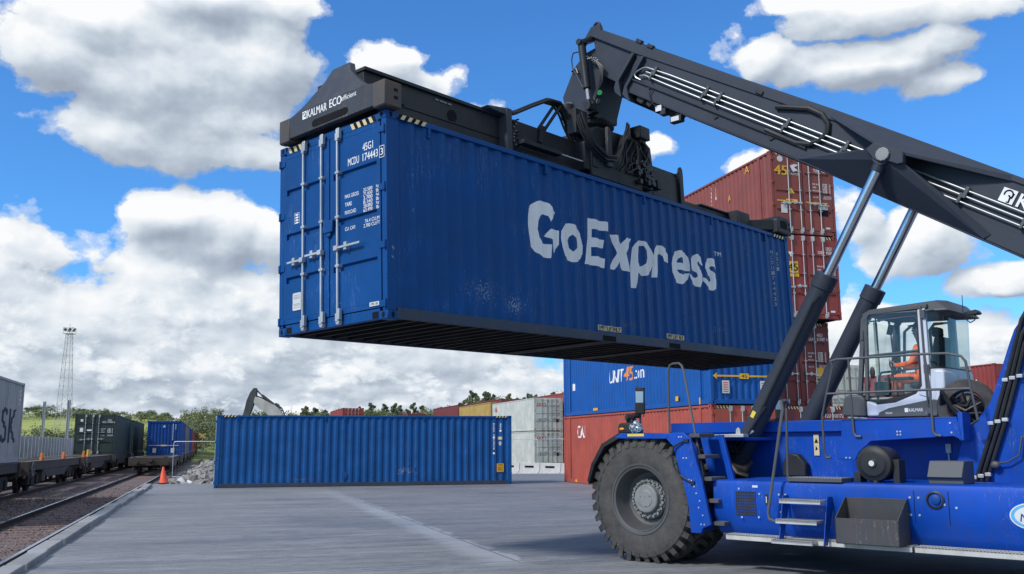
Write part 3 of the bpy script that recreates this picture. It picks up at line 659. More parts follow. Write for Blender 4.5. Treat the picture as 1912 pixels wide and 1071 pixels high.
        for di, (ya, yb) in enumerate(((.115, W/2-.012), (W/2+.012, W-.115))):
            d = MB(); d.box(.028, .044, ya, yb, z0, z1)
            # raised rim and raised panels between the three recessed bands
            rim = .075
            d.box(-.0085, .029, ya, ya+rim, z0, z1); d.box(-.0085, .029, yb-rim, yb, z0, z1); d.box(-.0085, .029, ya+rim, yb-rim, z1-.07, z1); d.box(-.0085, .029, ya+rim, yb-rim, z0, z0+.07)
            zs = [z0+.07]+[g for g in GZ]+[z1-.07]
            for i in range(4):
                a = zs[i]+(.040 if i else 0); b = zs[i+1]-(.040 if i < 3 else 0)
                A = [(.0285, ya+rim-.001, a-(.012 if i else 0)), (.0285, yb-rim+.001, a-(.012 if i else 0)), (.0285, yb-rim+.001, b), (.0285, ya+rim-.001, b)]
                B = [(-.008, ya+rim-.001, a+(.012 if i else 0)), (-.008, yb-rim+.001, a+(.012 if i else 0)), (-.008, yb-rim+.001, b), (-.008, ya+rim-.001, b)]
                d.loft(A, B)
            door = d.build('door', dm, root, smooth=0, bevel=.004 if full else 0)
            if not door_parts: continue
            # hinges
            for z in (.21, 1.01*sc, 1.81*sc, 2.63*sc):
                h = MB()
                yh = .06 if di == 0 else W-.06
                h.box(-.018, .02, yh-.05, yh+.085 if di == 0 else yh+.05, z-.045, z+.045) if di == 0 else h.box(-.018, .02, yh-.085, yh+.05, z-.045, z+.045)
                h.cyl((-.018, yh-(.03 if di == 0 else -.03), z-.06), (-.018, yh-(.03 if di == 0 else -.03), z+.06), .02, seg=8)
                h.build('hinge', dm, door, bevel=.004 if full else 0)
            ys = [1.0, .60] if di == 0 else [1.37, 1.8]
            if rods == 3 and di == 0: ys = [1.0]
            for k, yr in enumerate(ys):
                yr = yr*W/2.438
                rd = MB(); xr = -.045
                rd.cyl((xr, yr, .04), (xr, yr, H-.07), .0165, seg=10)
                for z in (.12, H-.17):   # cam keepers
                    rd.box(xr-.022, .02, yr-.035, yr+.028, z-.05, z+.06); rd.box(xr-.03, xr+.02, yr-.075, yr-.03, z-.03, z+.12) 
                for z in (.06, H-.075): rd.cyl((xr-.012, yr-.01, z), (xr+.05, yr-.01, z), .04, seg=8)
                for z in (.85*sc, 1.55*sc, 2.2*sc) : rd.box(xr-.022, .02, yr-.05, yr+.03, z-.018, z+.018)
                rod = rd.build('lock_rod', M['galv'], door, bevel=.003 if full else 0)
                hb = MB(); sgn = -1 if (di == 0) else (1 if k == 1 else 1)
                zl = 1.1*sc-(.04 if k else 0); le = .52 if di == 0 and full else .34
                hb.box(-.085, -.065, min(yr, yr+sgn*le), max(yr, yr+sgn*le), zl-.016, zl+.016); hb.box(-.09, -.02, yr-.04, yr+.04, zl-.035, zl+.035)
                hb.box(-.075, .0, yr+sgn*.20-.03, yr+sgn*.20+.03, zl-.05, zl+.06)
                hb.build('handle', M['galv'], door, bevel=.003 if full else 0)
        if full:
            m = MB(); m.box(-.06, -.012, 1.10, 1.31, 1.36, 1.54); m.box(-.05, -.012, 1.16, 1.25, 1.30, 1.36); m.build('lock_box', dm, root, bevel=.012)
    return root, pts
def hazard(root, H, W, Ln, ends=(0,), sides=('r',), full=False):
    """cream and black warning stripes beside the top castings"""
    def strip(o, U, z0, z1, n=3, w=.09):
        y = MB(); k = MB()
        for i in range(n*2):
            q = [o+U*(i*w/2), o+U*((i+1)*w/2), o+U*((i+1)*w/2+.05)+Vector((0,0,z1-z0)), o+U*(i*w/2+.05)+Vector((0,0,z1-z0))]
            (y if i % 2 else k).face(q)
        s_ = y.build('hazard_stripes', M['hazard_y'], root, smooth=0, recalc=False); k.build('black_stripes', M['letter_k'], s_, smooth=0, recalc=False)
    w_ = .13 if full else .11; n = 4
    if 0 in ends:
        strip(Vector((-.003, .19, H-.125)), Vector((0,1,0)), H-.125, H-.035, n, w_)
        strip(Vector((-.003, W-.19-.055-n*w_, H-.125)), Vector((0,1,0)), H-.125, H-.035, n, w_)
    if 'r' in sides:
        for xx in (.20, Ln-.20-.05-n*w_): strip(Vector((xx, -.003, H-.084)), Vector((1,0,0)), H-.084, H-.014, n, w_)
    if 'l' in sides:
        for xx in (.20, Ln-.20-.05-n*w_): strip(Vector((xx, W+.003, H-.084)), Vector((1,0,0)), H-.084, H-.014, n, w_)
def code_text(mb, root_W, H, code, typ, xoff=0, full=False):
    sc = H/2.896; U = (0,-1,0); Z = (0,0,1); X = -.0098
    put_text(mb, typ, (X, .48, 2.40*sc), U, Z, .11, .22, .02)
    a, b = code.rsplit(' ', 1) if code.count(' ') > 1 else (code, None)
    p, num = a.split(' ')
    put_text(mb, p, (X, .80, 2.255*sc), U, Z, .11, .24, .02); put_text(mb, num, (X, .48, 2.255*sc), U, Z, .11, .32, .02)
    if b: put_text(mb, b, (X, .105, 2.255*sc), U, Z, .10, .05, .02)
    rows = [('MAX GROSS', '30.480', 'kg'), ('', '67.200', 'lb'), ('TARE', '3.900', 'kg'), ('', '8.600', 'lb'), ('PAYLOAD', '26.580', 'kg'), ('', '58.600', 'lb')]
    if full: rows = [('MAX GROSS', '32.500', 'kg'), ('', '71.650', 'lb'), ('TARE', '3.700', 'kg'), ('', '8.160', 'lb'), ('PAYLOAD', '28.800', 'kg'), ('', '63.490', 'lb')]
    for i, (l, v, u) in enumerate(rows):
        z = (1.815-.058*i)*sc
        if l: put_text(mb, l, (X, .87, z-.02), U, Z, .055, .3 if len(l) > 7 else .15 if len(l) < 5 else .24, .02)
        put_text(mb, v, (X, .47, z), U, Z, .05, .19, .02); put_text(mb, u, (X, .20, z), U, Z, .05, .055, .02)
    put_text(mb, 'CU. CAP.', (X, .87, 1.33*sc), U, Z, .05, .23, .02)
    put_text(mb, '76.4 CU.M', (X, .44, 1.37*sc), U, Z, .05, .30, .02); put_text(mb, '2.700 CU.FT', (X, .47, 1.305*sc), U, Z, .05, .34, .02)

# --- the lifted blue container
HM = (Matrix.Rotation(R(48.4478), 4, 'Z') @ Matrix.Rotation(R(-.744), 4, 'Y') @ Matrix.Rotation(R(-1.492), 4, 'X'))
HM.translation = (-1.637, 12.501, 3.303)
LH, WH, HH = 12.192, 2.438, 2.896
held, hp = container('shipping_container', 'blue high cube container with big white side lettering, hanging under the lifting frame', 'blue forty foot containers', None, 0, LH, HH, M['blue_box'], Mx=HM, full=True, rods=3)
hazard(held, HH, WH, LH, full=True)
GL = [[[(2.96,1.9),(2.99,2.0),(3.07,2.09),(3.2,2.165),(3.32,2.2),(3.45,2.195),(3.53,2.17),(3.69,2.06),(3.53,1.88),(3.48,1.97),(3.38,1.985),(3.27,1.94),(3.21,1.84),(3.19,1.7),(3.22,1.58),(3.31,1.49),(3.54,1.5),(3.5,1.27),(3.3,1.265),(3.15,1.32),(3.04,1.4),(2.97,1.57),(2.95,1.75)]],
      [[(3.38,1.62),(3.52,1.76),(3.76,1.77),(3.75,1.53),(3.57,1.36),(3.56,1.59)]],
      [[(3.8,1.77),(3.88,1.87),(3.96,1.92),(4.05,1.94),(4.17,1.93),(4.26,1.89),(4.34,1.81),(4.38,1.6),(4.37,1.46),(4.33,1.38),(4.23,1.305),(4.1,1.28),(3.97,1.30),(3.87,1.36),(3.81,1.5),(3.79,1.64)],[(3.99,1.64),(4.04,1.71),(4.10,1.75),(4.19,1.71),(4.23,1.62),(4.21,1.54),(4.1,1.46),(4.02,1.52)]],
      [[(4.58,2.12),(4.9,2.12),(5.16,2.13),(5.13,1.96),(4.67,1.94),(4.66,1.79),(4.89,1.79),(5.0,1.79),(4.97,1.64),(4.64,1.62),(4.63,1.46),(4.8,1.47),(5.0,1.46),(4.98,1.29),(4.63,1.30),(4.40,1.29)]],
      [[(5.2,1.92),(5.43,1.94),(5.52,1.79),(5.68,1.93),(5.86,1.94),(5.64,1.64),(5.74,1.31),(5.53,1.32),(5.41,1.45),(5.28,1.3),(5.13,1.3),(5.35,1.60)]],
      [[(5.85,1.67),(5.88,1.78),(5.93,1.85),(6.03,1.92),(6.12,1.95),(6.24,1.95),(6.4,1.92),(6.49,1.84),(6.54,1.72),(6.53,1.58),(6.47,1.45),(6.38,1.36),(6.28,1.31),(6.15,1.29),(5.99,1.33),(5.91,1.04),(5.72,1.03),(5.79,1.43)],[(6.05,1.80),(6.12,1.85),(6.22,1.86),(6.30,1.78),(6.31,1.65),(6.27,1.54),(6.16,1.47),(6.05,1.46),(6.0,1.52),(6.01,1.68)]],
      [[(6.54,1.74),(6.57,1.84),(6.62,1.9),(6.71,1.945),(6.83,1.95),(6.97,1.9),(7.07,1.81),(7.06,1.65),(6.88,1.65),(6.84,1.75),(6.77,1.79),(6.72,1.76),(6.60,1.31),(6.46,1.30),(6.51,1.55)]],
      [[(7.15,1.66),(7.18,1.76),(7.24,1.84),(7.34,1.91),(7.45,1.945),(7.57,1.955),(7.68,1.93),(7.76,1.84),(7.79,1.7),(7.78,1.57),(7.37,1.56),(7.43,1.49),(7.55,1.47),(7.63,1.51),(7.77,1.53),(7.72,1.40),(7.62,1.33),(7.46,1.28),(7.32,1.30),(7.22,1.37),(7.15,1.48)],[(7.37,1.70),(7.42,1.78),(7.5,1.82),(7.57,1.80),(7.60,1.70)]],
      [[(7.87,1.72),(7.90,1.83),(7.98,1.91),(8.08,1.955),(8.18,1.96),(8.29,1.93),(8.33,1.75),(8.20,1.80),(8.12,1.81),(8.08,1.77),(8.11,1.72),(8.26,1.66),(8.31,1.57),(8.31,1.45),(8.24,1.34),(8.13,1.29),(8.01,1.30),(7.88,1.36),(7.79,1.45),(7.77,1.52),(7.92,1.48),(8.03,1.47),(8.08,1.51),(8.05,1.58),(7.93,1.62)]],
      [[(8.38,1.72),(8.41,1.81),(8.48,1.89),(8.58,1.94),(8.69,1.95),(8.82,1.92),(8.86,1.74),(8.73,1.78),(8.64,1.78),(8.60,1.74),(8.64,1.69),(8.79,1.63),(8.85,1.54),(8.85,1.43),(8.77,1.33),(8.66,1.28),(8.54,1.29),(8.41,1.36),(8.32,1.44),(8.32,1.52),(8.46,1.47),(8.57,1.45),(8.62,1.49),(8.59,1.56),(8.46,1.61)]],
      ]
def xz_put(mb, loops): mb.mesh(outline_mesh(loops), Matrix(((1,0,0,0),(0,0,-1,0),(0,1,0,0),(0,0,0,1))))
lt = MB()
for Lp in GL: xz_put(lt, Lp)
XU, ZU = (1,0,0), (0,0,1)
put_text(lt, 'TM', (8.84, 0, 2.03), XU, ZU, .085, .22, .01)
wrap(lt, hp, SIDE_Y, 1); lt.build('lettering', M['letter'], held, smooth=0)
lt = MB()   # number column at the far end, upright letters stacked downwards
for i, ch in enumerate('MCDU1744433'): put_text(lt, ch, (11.36, 0, 2.40-i*.118), XU, ZU, .085, .06, .02)
for i, ch in enumerate('45G1'): put_text(lt, ch, (11.64, 0, 2.40-i*.115), XU, ZU, .085, .06, .02)
wrap(lt, hp, SIDE_Y, 1); lt.build('number_column', M['letter_g'], held, smooth=0)
lt = MB(); X = -.0098
code_text(lt, WH, HH, 'MCDU 174443 3', '45G1', full=True)
bx = [(.125,2.225),(.03,2.225),(.03,2.385),(.125,2.385)]
for a, b in zip(bx, bx[1:]+bx[:1]):
    y0, y1 = sorted((a[0], b[0])); z0, z1 = sorted((a[1], b[1])); lt.box(X, X+.001, y0-.004, y1+.004, z0-.004, z1+.004)
for z in (1.66, 1.70, 1.74, 1.78): lt.box(X, X+.001, 1.96, 2.03, z-.012, z+.012)
for a in ((1.93,1.935,1.65,1.81),(2.055,2.06,1.65,1.81),(1.93,2.06,1.65,1.655),(1.93,2.06,1.805,1.81)): lt.box(X, X+.001, *a)
lt.build('door_lettering', M['letter'], held, smooth=0)
pl = MB(); pl.prism([(1.875,.345),(2.06,.345),(2.075,.36),(2.075,.46),(2.068,.47),(2.075,.48),(2.075,.59),(2.06,.605),(1.89,.605),(1.875,.59),(1.875,.48),(1.882,.47),(1.875,.46),(1.875,.36)], -.020, -.0125, 'x')
o = pl.build('data_plate', M['sticker'], held, bevel=.002)
pl = MB()
for z in (.39,.42,.44,.52,.54,.565): pl.box(-.0215, -.0205, 1.895, 2.05, z-.004, z+.004)
pl.build('plate_text', M['letter_g'], o, smooth=0)
pl = MB(); pl.box(-.020, -.0125, .15, .345, .195, .25); o = pl.build('maker_plate', M['sticker'], held)
pl = MB(); put_text(pl, 'CIMC 105', (-.0212, .325, .208), (0,-1,0), ZU, .03, .15, .01); pl.build('plate_text', M['letter_k'], o, smooth=0)
for x0, x1, t in ((4.70, 5.36, 'EMPTY LIFT ONLY'), (6.83, 7.44, 'EMPTY LIFT ONLY')):
    d = MB(); n = 12
    for i in range(n): d.face([(x0+(x1-x0)*i/n,0,.195),(x0+(x1-x0)*(i+1)/n,0,.195),(x0+(x1-x0)*(i+1)/n,0,.285),(x0+(x1-x0)*i/n,0,.285)])
    wrap(d, hp, SIDE_Y, 1, .002); o = d.build('lift_label', M['hazard_y'], held, smooth=0, recalc=False)
    d = MB(); put_text(d, t, (x0+.02, 0, .205), XU, ZU, .07, x1-x0-.04, .02); wrap(d, hp, SIDE_Y, 1, .0045); d.build('label_text', M['letter_k'], o, smooth=0)
d = MB()
for x in (4.79, 6.86): d.box(x, x+.37, -.002, .045, .02, .108)
d.build('fork_pocket', M['letter_k'], held, smooth=0)
d = MB()   # fork pockets in the sill, lashing hooks under the top rail
for y in (.19, 2.438-.31): d.box(-.002, .05, y, y+.12, .03, .115)
d.build('sill_recess', M['letter_k'], held, smooth=0)
def hooks(root, xs, H):
    for x in xs:
        d = MB(); d.box(x-.025, x+.025, -.004, .055, H-.22, H-.085); d.box(x-.045, x+.025, -.004, .02, H-.235, H-.21); d.build('lashing_hook', M['blue_box'], root, bevel=.004)
hooks(held, (.82, 3.45, 6.3, 8.75, 11.1), HH)
# --- the blue container standing on the concrete
GM = Matrix.Rotation(R(13.615), 4, 'Z'); GM.translation = (-11.895, 38.855, .0)
grd, gp = container('shipping_container', 'blue container with a dented unlettered side, standing alone on the concrete', 'blue forty foot containers', None, 0, LH, HH, M['blue_box2'], Mx=GM, full=True, per=.306)
hazard(grd, HH, WH, LH, full=True)
lt = MB()
for i, ch in enumerate('MCDU 3174920 1'):
    if ch != ' ': put_text(lt, ch, (11.39, 0, 2.50-i*.095), XU, ZU, .075, .06, .02)
for i, ch in enumerate('45G1'): put_text(lt, ch, (11.68, 0, 2.50-i*.095), XU, ZU, .075, .06, .02)
lt.ball((11.69,0,1.72), .07, .001, .09, 10)
wrap(lt, gp, SIDE_Y, 1); lt.build('number_column', M['letter'], grd, smooth=0)
d = MB(); d.box(11.60, 11.78, 0, .001, 1.88, 2.0); wrap(d, gp, SIDE_Y, 1, .004); d.build('hazard_label', M['hazard_y'], grd, smooth=0)
d = MB(); d.box(11.54, 11.84, 0.004, .010, .52, .87); o = d.build('yellow_panel', M['letter_y'], grd, smooth=0)
d = MB()
for t, z in (('SUPER', .77), ('HEAVY', .66), ('45G1', .57)): put_text(d, t, (11.58, .003, z), XU, ZU, .07, .22, .02)
d.build('panel_text', M['letter_k'], o, smooth=0)
hooks(grd, (.82, 4.3, 5.1, 8.4), HH)
d = MB()   # dents low on the side
rs = random.Random(3)
for x, z in ((7.25,.75),(7.55,.62),(7.8,.85),(8.05,.7),(5.1,.5),(5.2,.42),(6.3,.35)):
    d.ball((x+rs.uniform(-.03,.03), SIDE_Y+.012, z), .06, .018, .13, 8)
d.build('dent', M['blue_box2'], grd)

def rod_text(root, code, typ, W, H, mats='letter', xo=0):
    m = MB(); code_text(m, W, H, code, typ); m.build('door_lettering', M[mats], root, smooth=0)

# --- right-hand stacks along the yard grid (doors / ends face the camera)
HC, L45 = 2.896, 13.716
RZ = pi/2-A0           # local x runs away from the camera along the yard
SA = (15.04+2.5, 27.50); SB = (17.78+2.5, 27.77)
def at_stack(nr, t, z): return grid(nr, t, z)
red, rp_ = container('shipping_container', 'faded red container on the ground under the bright blue one', 'stacked containers right of the yard', at_stack(SA[0], SA[1]+.05, .004), RZ, L45, HC, M['cai_red'], W=2.5, per=.28, posts=(.76, L45-.76))
lt = MB(); LU = (-1,0,0)
put_text(lt, 'CAI', (12.1, 2.5, 1.93), LU, ZU, .52, .95, .03); put_text(lt, 'II II', (2.4, 2.5, 2.1), LU, ZU, .16, .5)
wrap(lt, rp_, 2.5-SIDE_Y, -1); lt.build('lettering', M['letter'], red, smooth=0)
d = MB(); d.box(12.1, 12.3, 2.497, 2.506, .05, .15); d.box(.7,.82,2.504,2.51,.05,.35); d.build('yellow_marking', M['letter_y'], red, smooth=0)
hazard(red, HC, 2.5, L45, ends=(0,), sides=())
ub, up = container('shipping_container', 'bright blue container with white and orange lettering, on top of the faded red one', 'stacked containers right of the yard', at_stack(SA[0], SA[1], HC+.012), RZ, L45, HC, M['unit_blue'], W=2.5, per=.28, posts=(.76, L45-.76), doors='front')
lt = MB(); put_text(lt, 'UNIT', (8.45, 2.5, 1.16), LU, ZU, .50, 1.50, .02, .15); put_text(lt, '.com', (5.98, 2.5, 1.19), LU, ZU, .32, .86, .012)
put_text(lt, 'I', (12.6, 2.5, 1.1), LU, ZU, .3, .16, .05); wrap(lt, up, 2.5-SIDE_Y, -1); lt.build('lettering', M['letter'], ub, smooth=0)
lt = MB(); put_text(lt, '45', (6.92, 2.5, 1.16), LU, ZU, .54, .86, .03, .15); wrap(lt, up, 2.5-SIDE_Y, -1); lt.build('orange_numerals', M['letter_o'], ub, smooth=0)
d = MB()
for x in (9.6, 5.0): d.box(x, x+.5, 2.502, 2.512, .14, .24)
d.box(2.3, 2.5, 2.502, 2.51, .2, .36); d.box(.72, .8, 2.506, 2.512, .02, .24)
d.box(-.006, -.002, .35, 2.3, .88, .935); d.prism([(2.28,.80),(2.42,.905),(2.28,1.01)], -.006, -.002, 'x'); d.box(-.008, -.001, 1.12, 1.45, .82, .99)
d.build('yellow_marking', M['letter_y'], ub, smooth=0)
d = MB()
for y in (1.84, .45): d.box(-.008, -.001, y, y+.26, .35, .76)
d.box(-.008,-.001, .75,.81, 1.35,1.5); o = d.build('notice_plate', M['sticker'], ub, smooth=0)
d = MB()
for y in (1.84, .45):
    for k in range(5): d.box(-.0095, -.0082, y+.04, y+.22, .39+k*.07, .42+k*.07)
d.build('notice_text', M['letter_r'], o, smooth=0)
d = MB(); put_text(d, '45', (-.0085, 1.39, .855), (0,-1,0), ZU, .10, .2, .02); d.build('label_text', M['letter_k'], ub, smooth=0)

s1, _ = container('shipping_container', 'dull brown container at the foot of the tallest red stack, behind the machine deck', 'stacked containers right of the yard', at_stack(SB[0], SB[1], .004), RZ, L45, HC, M['brown3'], W=2.5, per=.28, posts=(.76, L45-.76))
hazard(s1, HC, 2.5, L45, ends=(0,), sides=())
lt = MB(); put_text(lt, 'ITLU 400172', (-.016, .95, 2.5), (0,-1,0), ZU, .12, .78, .02); lt.build('door_lettering', M['letter'], s1, smooth=0)
s2, _ = container('shipping_container', 'maroon container set back between wider containers in the tallest red stack', 'stacked containers right of the yard', at_stack(SB[0]-.03, SB[1]+.76, HC+.012), RZ, 12.192, HC, M['brown3'], per=.28)
rod_text(s2, 'LAAU 513787 0', '45G1', 2.438, HC); hazard(s2, HC, 2.438, 12.192, ends=(0,), sides=())
d = MB(); d.box(-.02,-.013,.28,.56,.95,1.32); d.prism([(1.52,1.33),(1.72,1.33),(1.62,1.55)], -.02, -.013, 'x'); d.build('yellow_label', M['letter_y'], s2, smooth=0)
s3, _ = container('shipping_container', 'red container with a black-on-yellow 45 plate, second from top of the tallest stack', 'stacked containers right of the yard', at_stack(SB[0], SB[1], 2*HC+.024), RZ, L45, HC, M['brown2'], W=2.5, per=.28, posts=(.76, L45-.76))
rod_text(s3, 'CNEU 455034', 'LEG1', 2.5, HC); hazard(s3, HC, 2.5, L45, ends=(0,), sides=())
d = MB(); d.box(-.02,-.013,1.62,2.02,1.56,1.95); d.box(-.02,-.013,1.60,2.04,1.42,1.53); d.box(-.02,-.013,.28,.52,.95,1.2); o = d.build('yellow_label', M['letter_y'], s3, smooth=0)
d = MB(); put_text(d, '45', (-.0215, 2.0, 1.62), (0,-1,0), ZU, .26, .36, .02); d.build('label_text', M['letter_k'], o, smooth=0)
d = MB(); d.prism([(1.78,2.28),(1.98,2.28),(1.88,2.10)], -.02, -.013, 'x'); d.box(-.02,-.013,.25,.42,.24,.30); d.build('white_label', M['letter'], s3, smooth=0)
s4, p4 = container('shipping_container', 'brown container with yellow 45 numerals, topmost of the tallest stack', 'stacked containers right of the yard', at_stack(SB[0], SB[1], 3*HC+.036), RZ, L45, HC, M['brown'], W=2.5, per=.28, posts=(.76, L45-.76))
rod_text(s4, 'TLEU 450118', 'LEG1', 2.5, HC); hazard(s4, HC, 2.5, L45, ends=(0,), sides=())
d = MB(); put_text(d, '45', (-.016, 2.36, 2.06), (0,-1,0), ZU, .34, .50, .035); d.box(-.02,-.013,1.62,2.3,1.13,1.17); d.box(-.02,-.013,.3,1.15,1.13,1.17); d.box(-.02,-.013,1.5,1.95,1.09,1.22); d.prism([(1.6,1.42),(1.86,1.42),(1.73,1.63)], -.02, -.013, 'x')
put_text(d, 'A', (1.66, 2.5, 2.5), LU, ZU, .25, .3); put_text(d, 'A', (2.9, 2.5, 1.8), LU, ZU, .22, .2)
for v in d.bm.verts:
    if v.co.y > 2.45: v.co.y = 2.507
d.build('yellow_marking', M['letter_y'], s4, smooth=0)
d = MB(); d.cyl((-.02,2.12,2.63),(-.013,2.12,2.63),.11,seg=20); d.box(-.02,-.013,1.92,2.16,.72,1.02); d.box(-.02,-.013,.3,.68,.92,1.04); d.box(-.02,-.013,.25,.42,.24,.30)
put_text(d, 'TRITON', (-.016, 1.78, 2.08), (0,-1,0), ZU, .08, .42, .02)
d.prism([(1.42,2.26),(1.62,2.20),(1.70,2.34),(1.74,2.42),(1.55,2.48),(1.40,2.46),(1.50,2.40),(1.58,2.36)], -.02, -.013, 'x')
d.build('white_label', M['sticker'], s4, smooth=0)
d = MB(); d.box(-.021,-.013,.3,.68,.70,.915); d.build('black_label', M['letter_k'], s4, smooth=0)
lt = MB()
for i, ch in enumerate('TLEU4501186'): put_text(lt, ch, (4.25, 2.5, 2.55-i*.15), LU, ZU, .11, .09, .02)
for i, ch in enumerate('LEG1'): put_text(lt, ch, (3.9, 2.5, 2.55-i*.15), LU, ZU, .11, .09, .02)
put_text(lt, 'NA', (4.5, 2.5, .5), LU, ZU, .4, .5, .06)
wrap(lt, p4, 2.5-SIDE_Y, -1); lt.build('number_column', M['letter'], s4, smooth=0)

# --- containers farther back
def far_box(label, n_right, t, z, L_, H, mat, **k):
    return container('shipping_container', label, k.pop('group', 'containers at the back of the yard'), grid(n_right, t, z), k.pop('rz', RZ), L_, H, M[mat], **k)
for i, (z, lb) in enumerate(((.10, 'pale grey refrigerated container with red lettering, lower of the pair behind the barriers'), (2.76, 'pale grey refrigerated container with red lettering, upper of the pair beside the faded red one'))):
    o, _ = far_box(lb, 26.6, 73.2, z, 12.192, 2.62, 'white_box', corr_sides=False, door_mat=M['white_door'], under=False)
    d = MB(); put_text(d, 'OOCL', (-.016, 2.18, 1.96), (0,-1,0), ZU, .25, .80, .05)
    d.prism([(2.45-.0, 0)] and [(11.2,1.85),(10.7,1.85),(10.75,2.05),(11.05,2.3),(11.2,2.1)], 2.425, 2.445, 'y'); d.build('red_lettering', M['letter_r'], o, smooth=0)
    d = MB(); d.box(-.02,-.013,.38,.62,.68,.92); d.build('black_label', M['letter_k'], o, smooth=0)
    d = MB(); d.box(-.02,-.013,1.95,2.15,.68,.95)
    for k in range(5): d.box(-.02, -.013, .25, .9, 1.2+k*.2, 1.24+k*.2)
    d.build('grey_label', M['letter_g'], o, smooth=0)
far_box('yellow container in the back row, left of the pale grey pair', 26.6, 86.0, 2.97, 12.192, 2.62, 'yellow_box', under=False, door_parts=False)
far_box('brown container hidden below the yellow one in the back row', 26.6, 86.0, .05, 12.192, 2.90, 'brown3', under=False, door_parts=False)
far_box('maroon container at the far end of the back row, left of the yellow one', 26.6, 98.6, 2.97, 12.192, 2.90, 'brown3', under=False, door_parts=False)
far_box('maroon container under the far end of the back row', 26.6, 98.6, .05, 12.192, 2.90, 'brown2', under=False, door_parts=False)
for z, lb, mt in ((.05, 'red brown container behind the pale grey pair, on the ground', 'brown'), (2.95, 'red brown container rising behind the pale grey pair', 'brown2')):
    far_box(lb, 29.35, 70.0, z, 12.192, HC, mt, under=False, door_parts=False)
far_box('long brown container beyond the pale grey pair, seen as a thin roof edge', 27.2, 84.5, 2.95, 12.192, HC, 'brown3', under=False, door_parts=False)
for z, lb in ((.05, 'rusty red container low behind the grounded blue one'), (3.0, 'rusty red container with visible door bars above the roof of the grounded blue one')):
    o, _ = far_box(lb, 16.0, 110.5, z, 12.192, HC, 'brown2', under=False)
    d = MB(); d.box(-.02,-.013,1.35,1.85,.5,1.2); d.cyl((-.02,2.1,1.7),(-.013,2.1,1.7),.12,seg=12); d.box(-.02,-.013,.3,.9,1.5,1.7); d.build('white_label', M['letter'], o, smooth=0)
far_box('dark brown container barely showing over the grounded blue one', 26.9, 128.0, 3.0, 12.192, HC, 'brown3', under=False, door_parts=False)
far_box('dark brown container under the barely showing one', 26.9, 128.0, .05, 12.192, HC, 'brown3', under=False, door_parts=False)
for z, lb, mt in ((.05, 'brown container on the ground far behind the cab', 'brown2'), (2.95, 'brown container with a white number column, far behind the cab', 'brown2')):
    o, q = far_box(lb, 41.9, 41.3, z, 12.192, HC, mt, under=False, door_parts=False)
    lt = MB()
    for i, ch in enumerate('CRLU123894'): put_text(lt, ch, (2.2, 2.438, 2.4-i*.16), (-1,0,0), ZU, .12, .10, .02)
    put_text(lt, 'I', (1.4, 2.438, 1.6), (-1,0,0), ZU, .5, .08); wrap(lt, q, 2.438-SIDE_Y, -1); lt.build('number_column', M['letter'], o, smooth=0)
for z, lb in ((.05, 'white refrigerated container on the ground between lift ram and cab'), (2.95, 'white refrigerated container in the gap between lift ram and cab')):
    o, _ = far_box(lb, 33.3, 44.0, z, 12.192, HC, 'white_box', corr_sides=False, under=False)
    d = MB(); d.cyl((-.02,1.9,1.35),(-.013,1.9,1.35),.14,seg=14); d.build('red_mark', M['letter_r'], o, smooth=0)
# ------------------------------------------------------------------ reach stacker
# local frame: X forward, Y left (side facing the camera is Y = 0), Z up; centre line at Y = -2.45
RSM = Matrix.Rotation(R(137.0), 4, 'Z'); RSM.translation = (1.884, 13.933, 0)
rs_ = thing('reach_stacker', 'blue and dark grey reach stacker with raised boom, holding up the lettered blue container', 'reach stacker', M=RSM)
CY = -2.45
def mir(y): return 2*CY-y
BK = M['stk_blue']; DG = M['stk_dark']

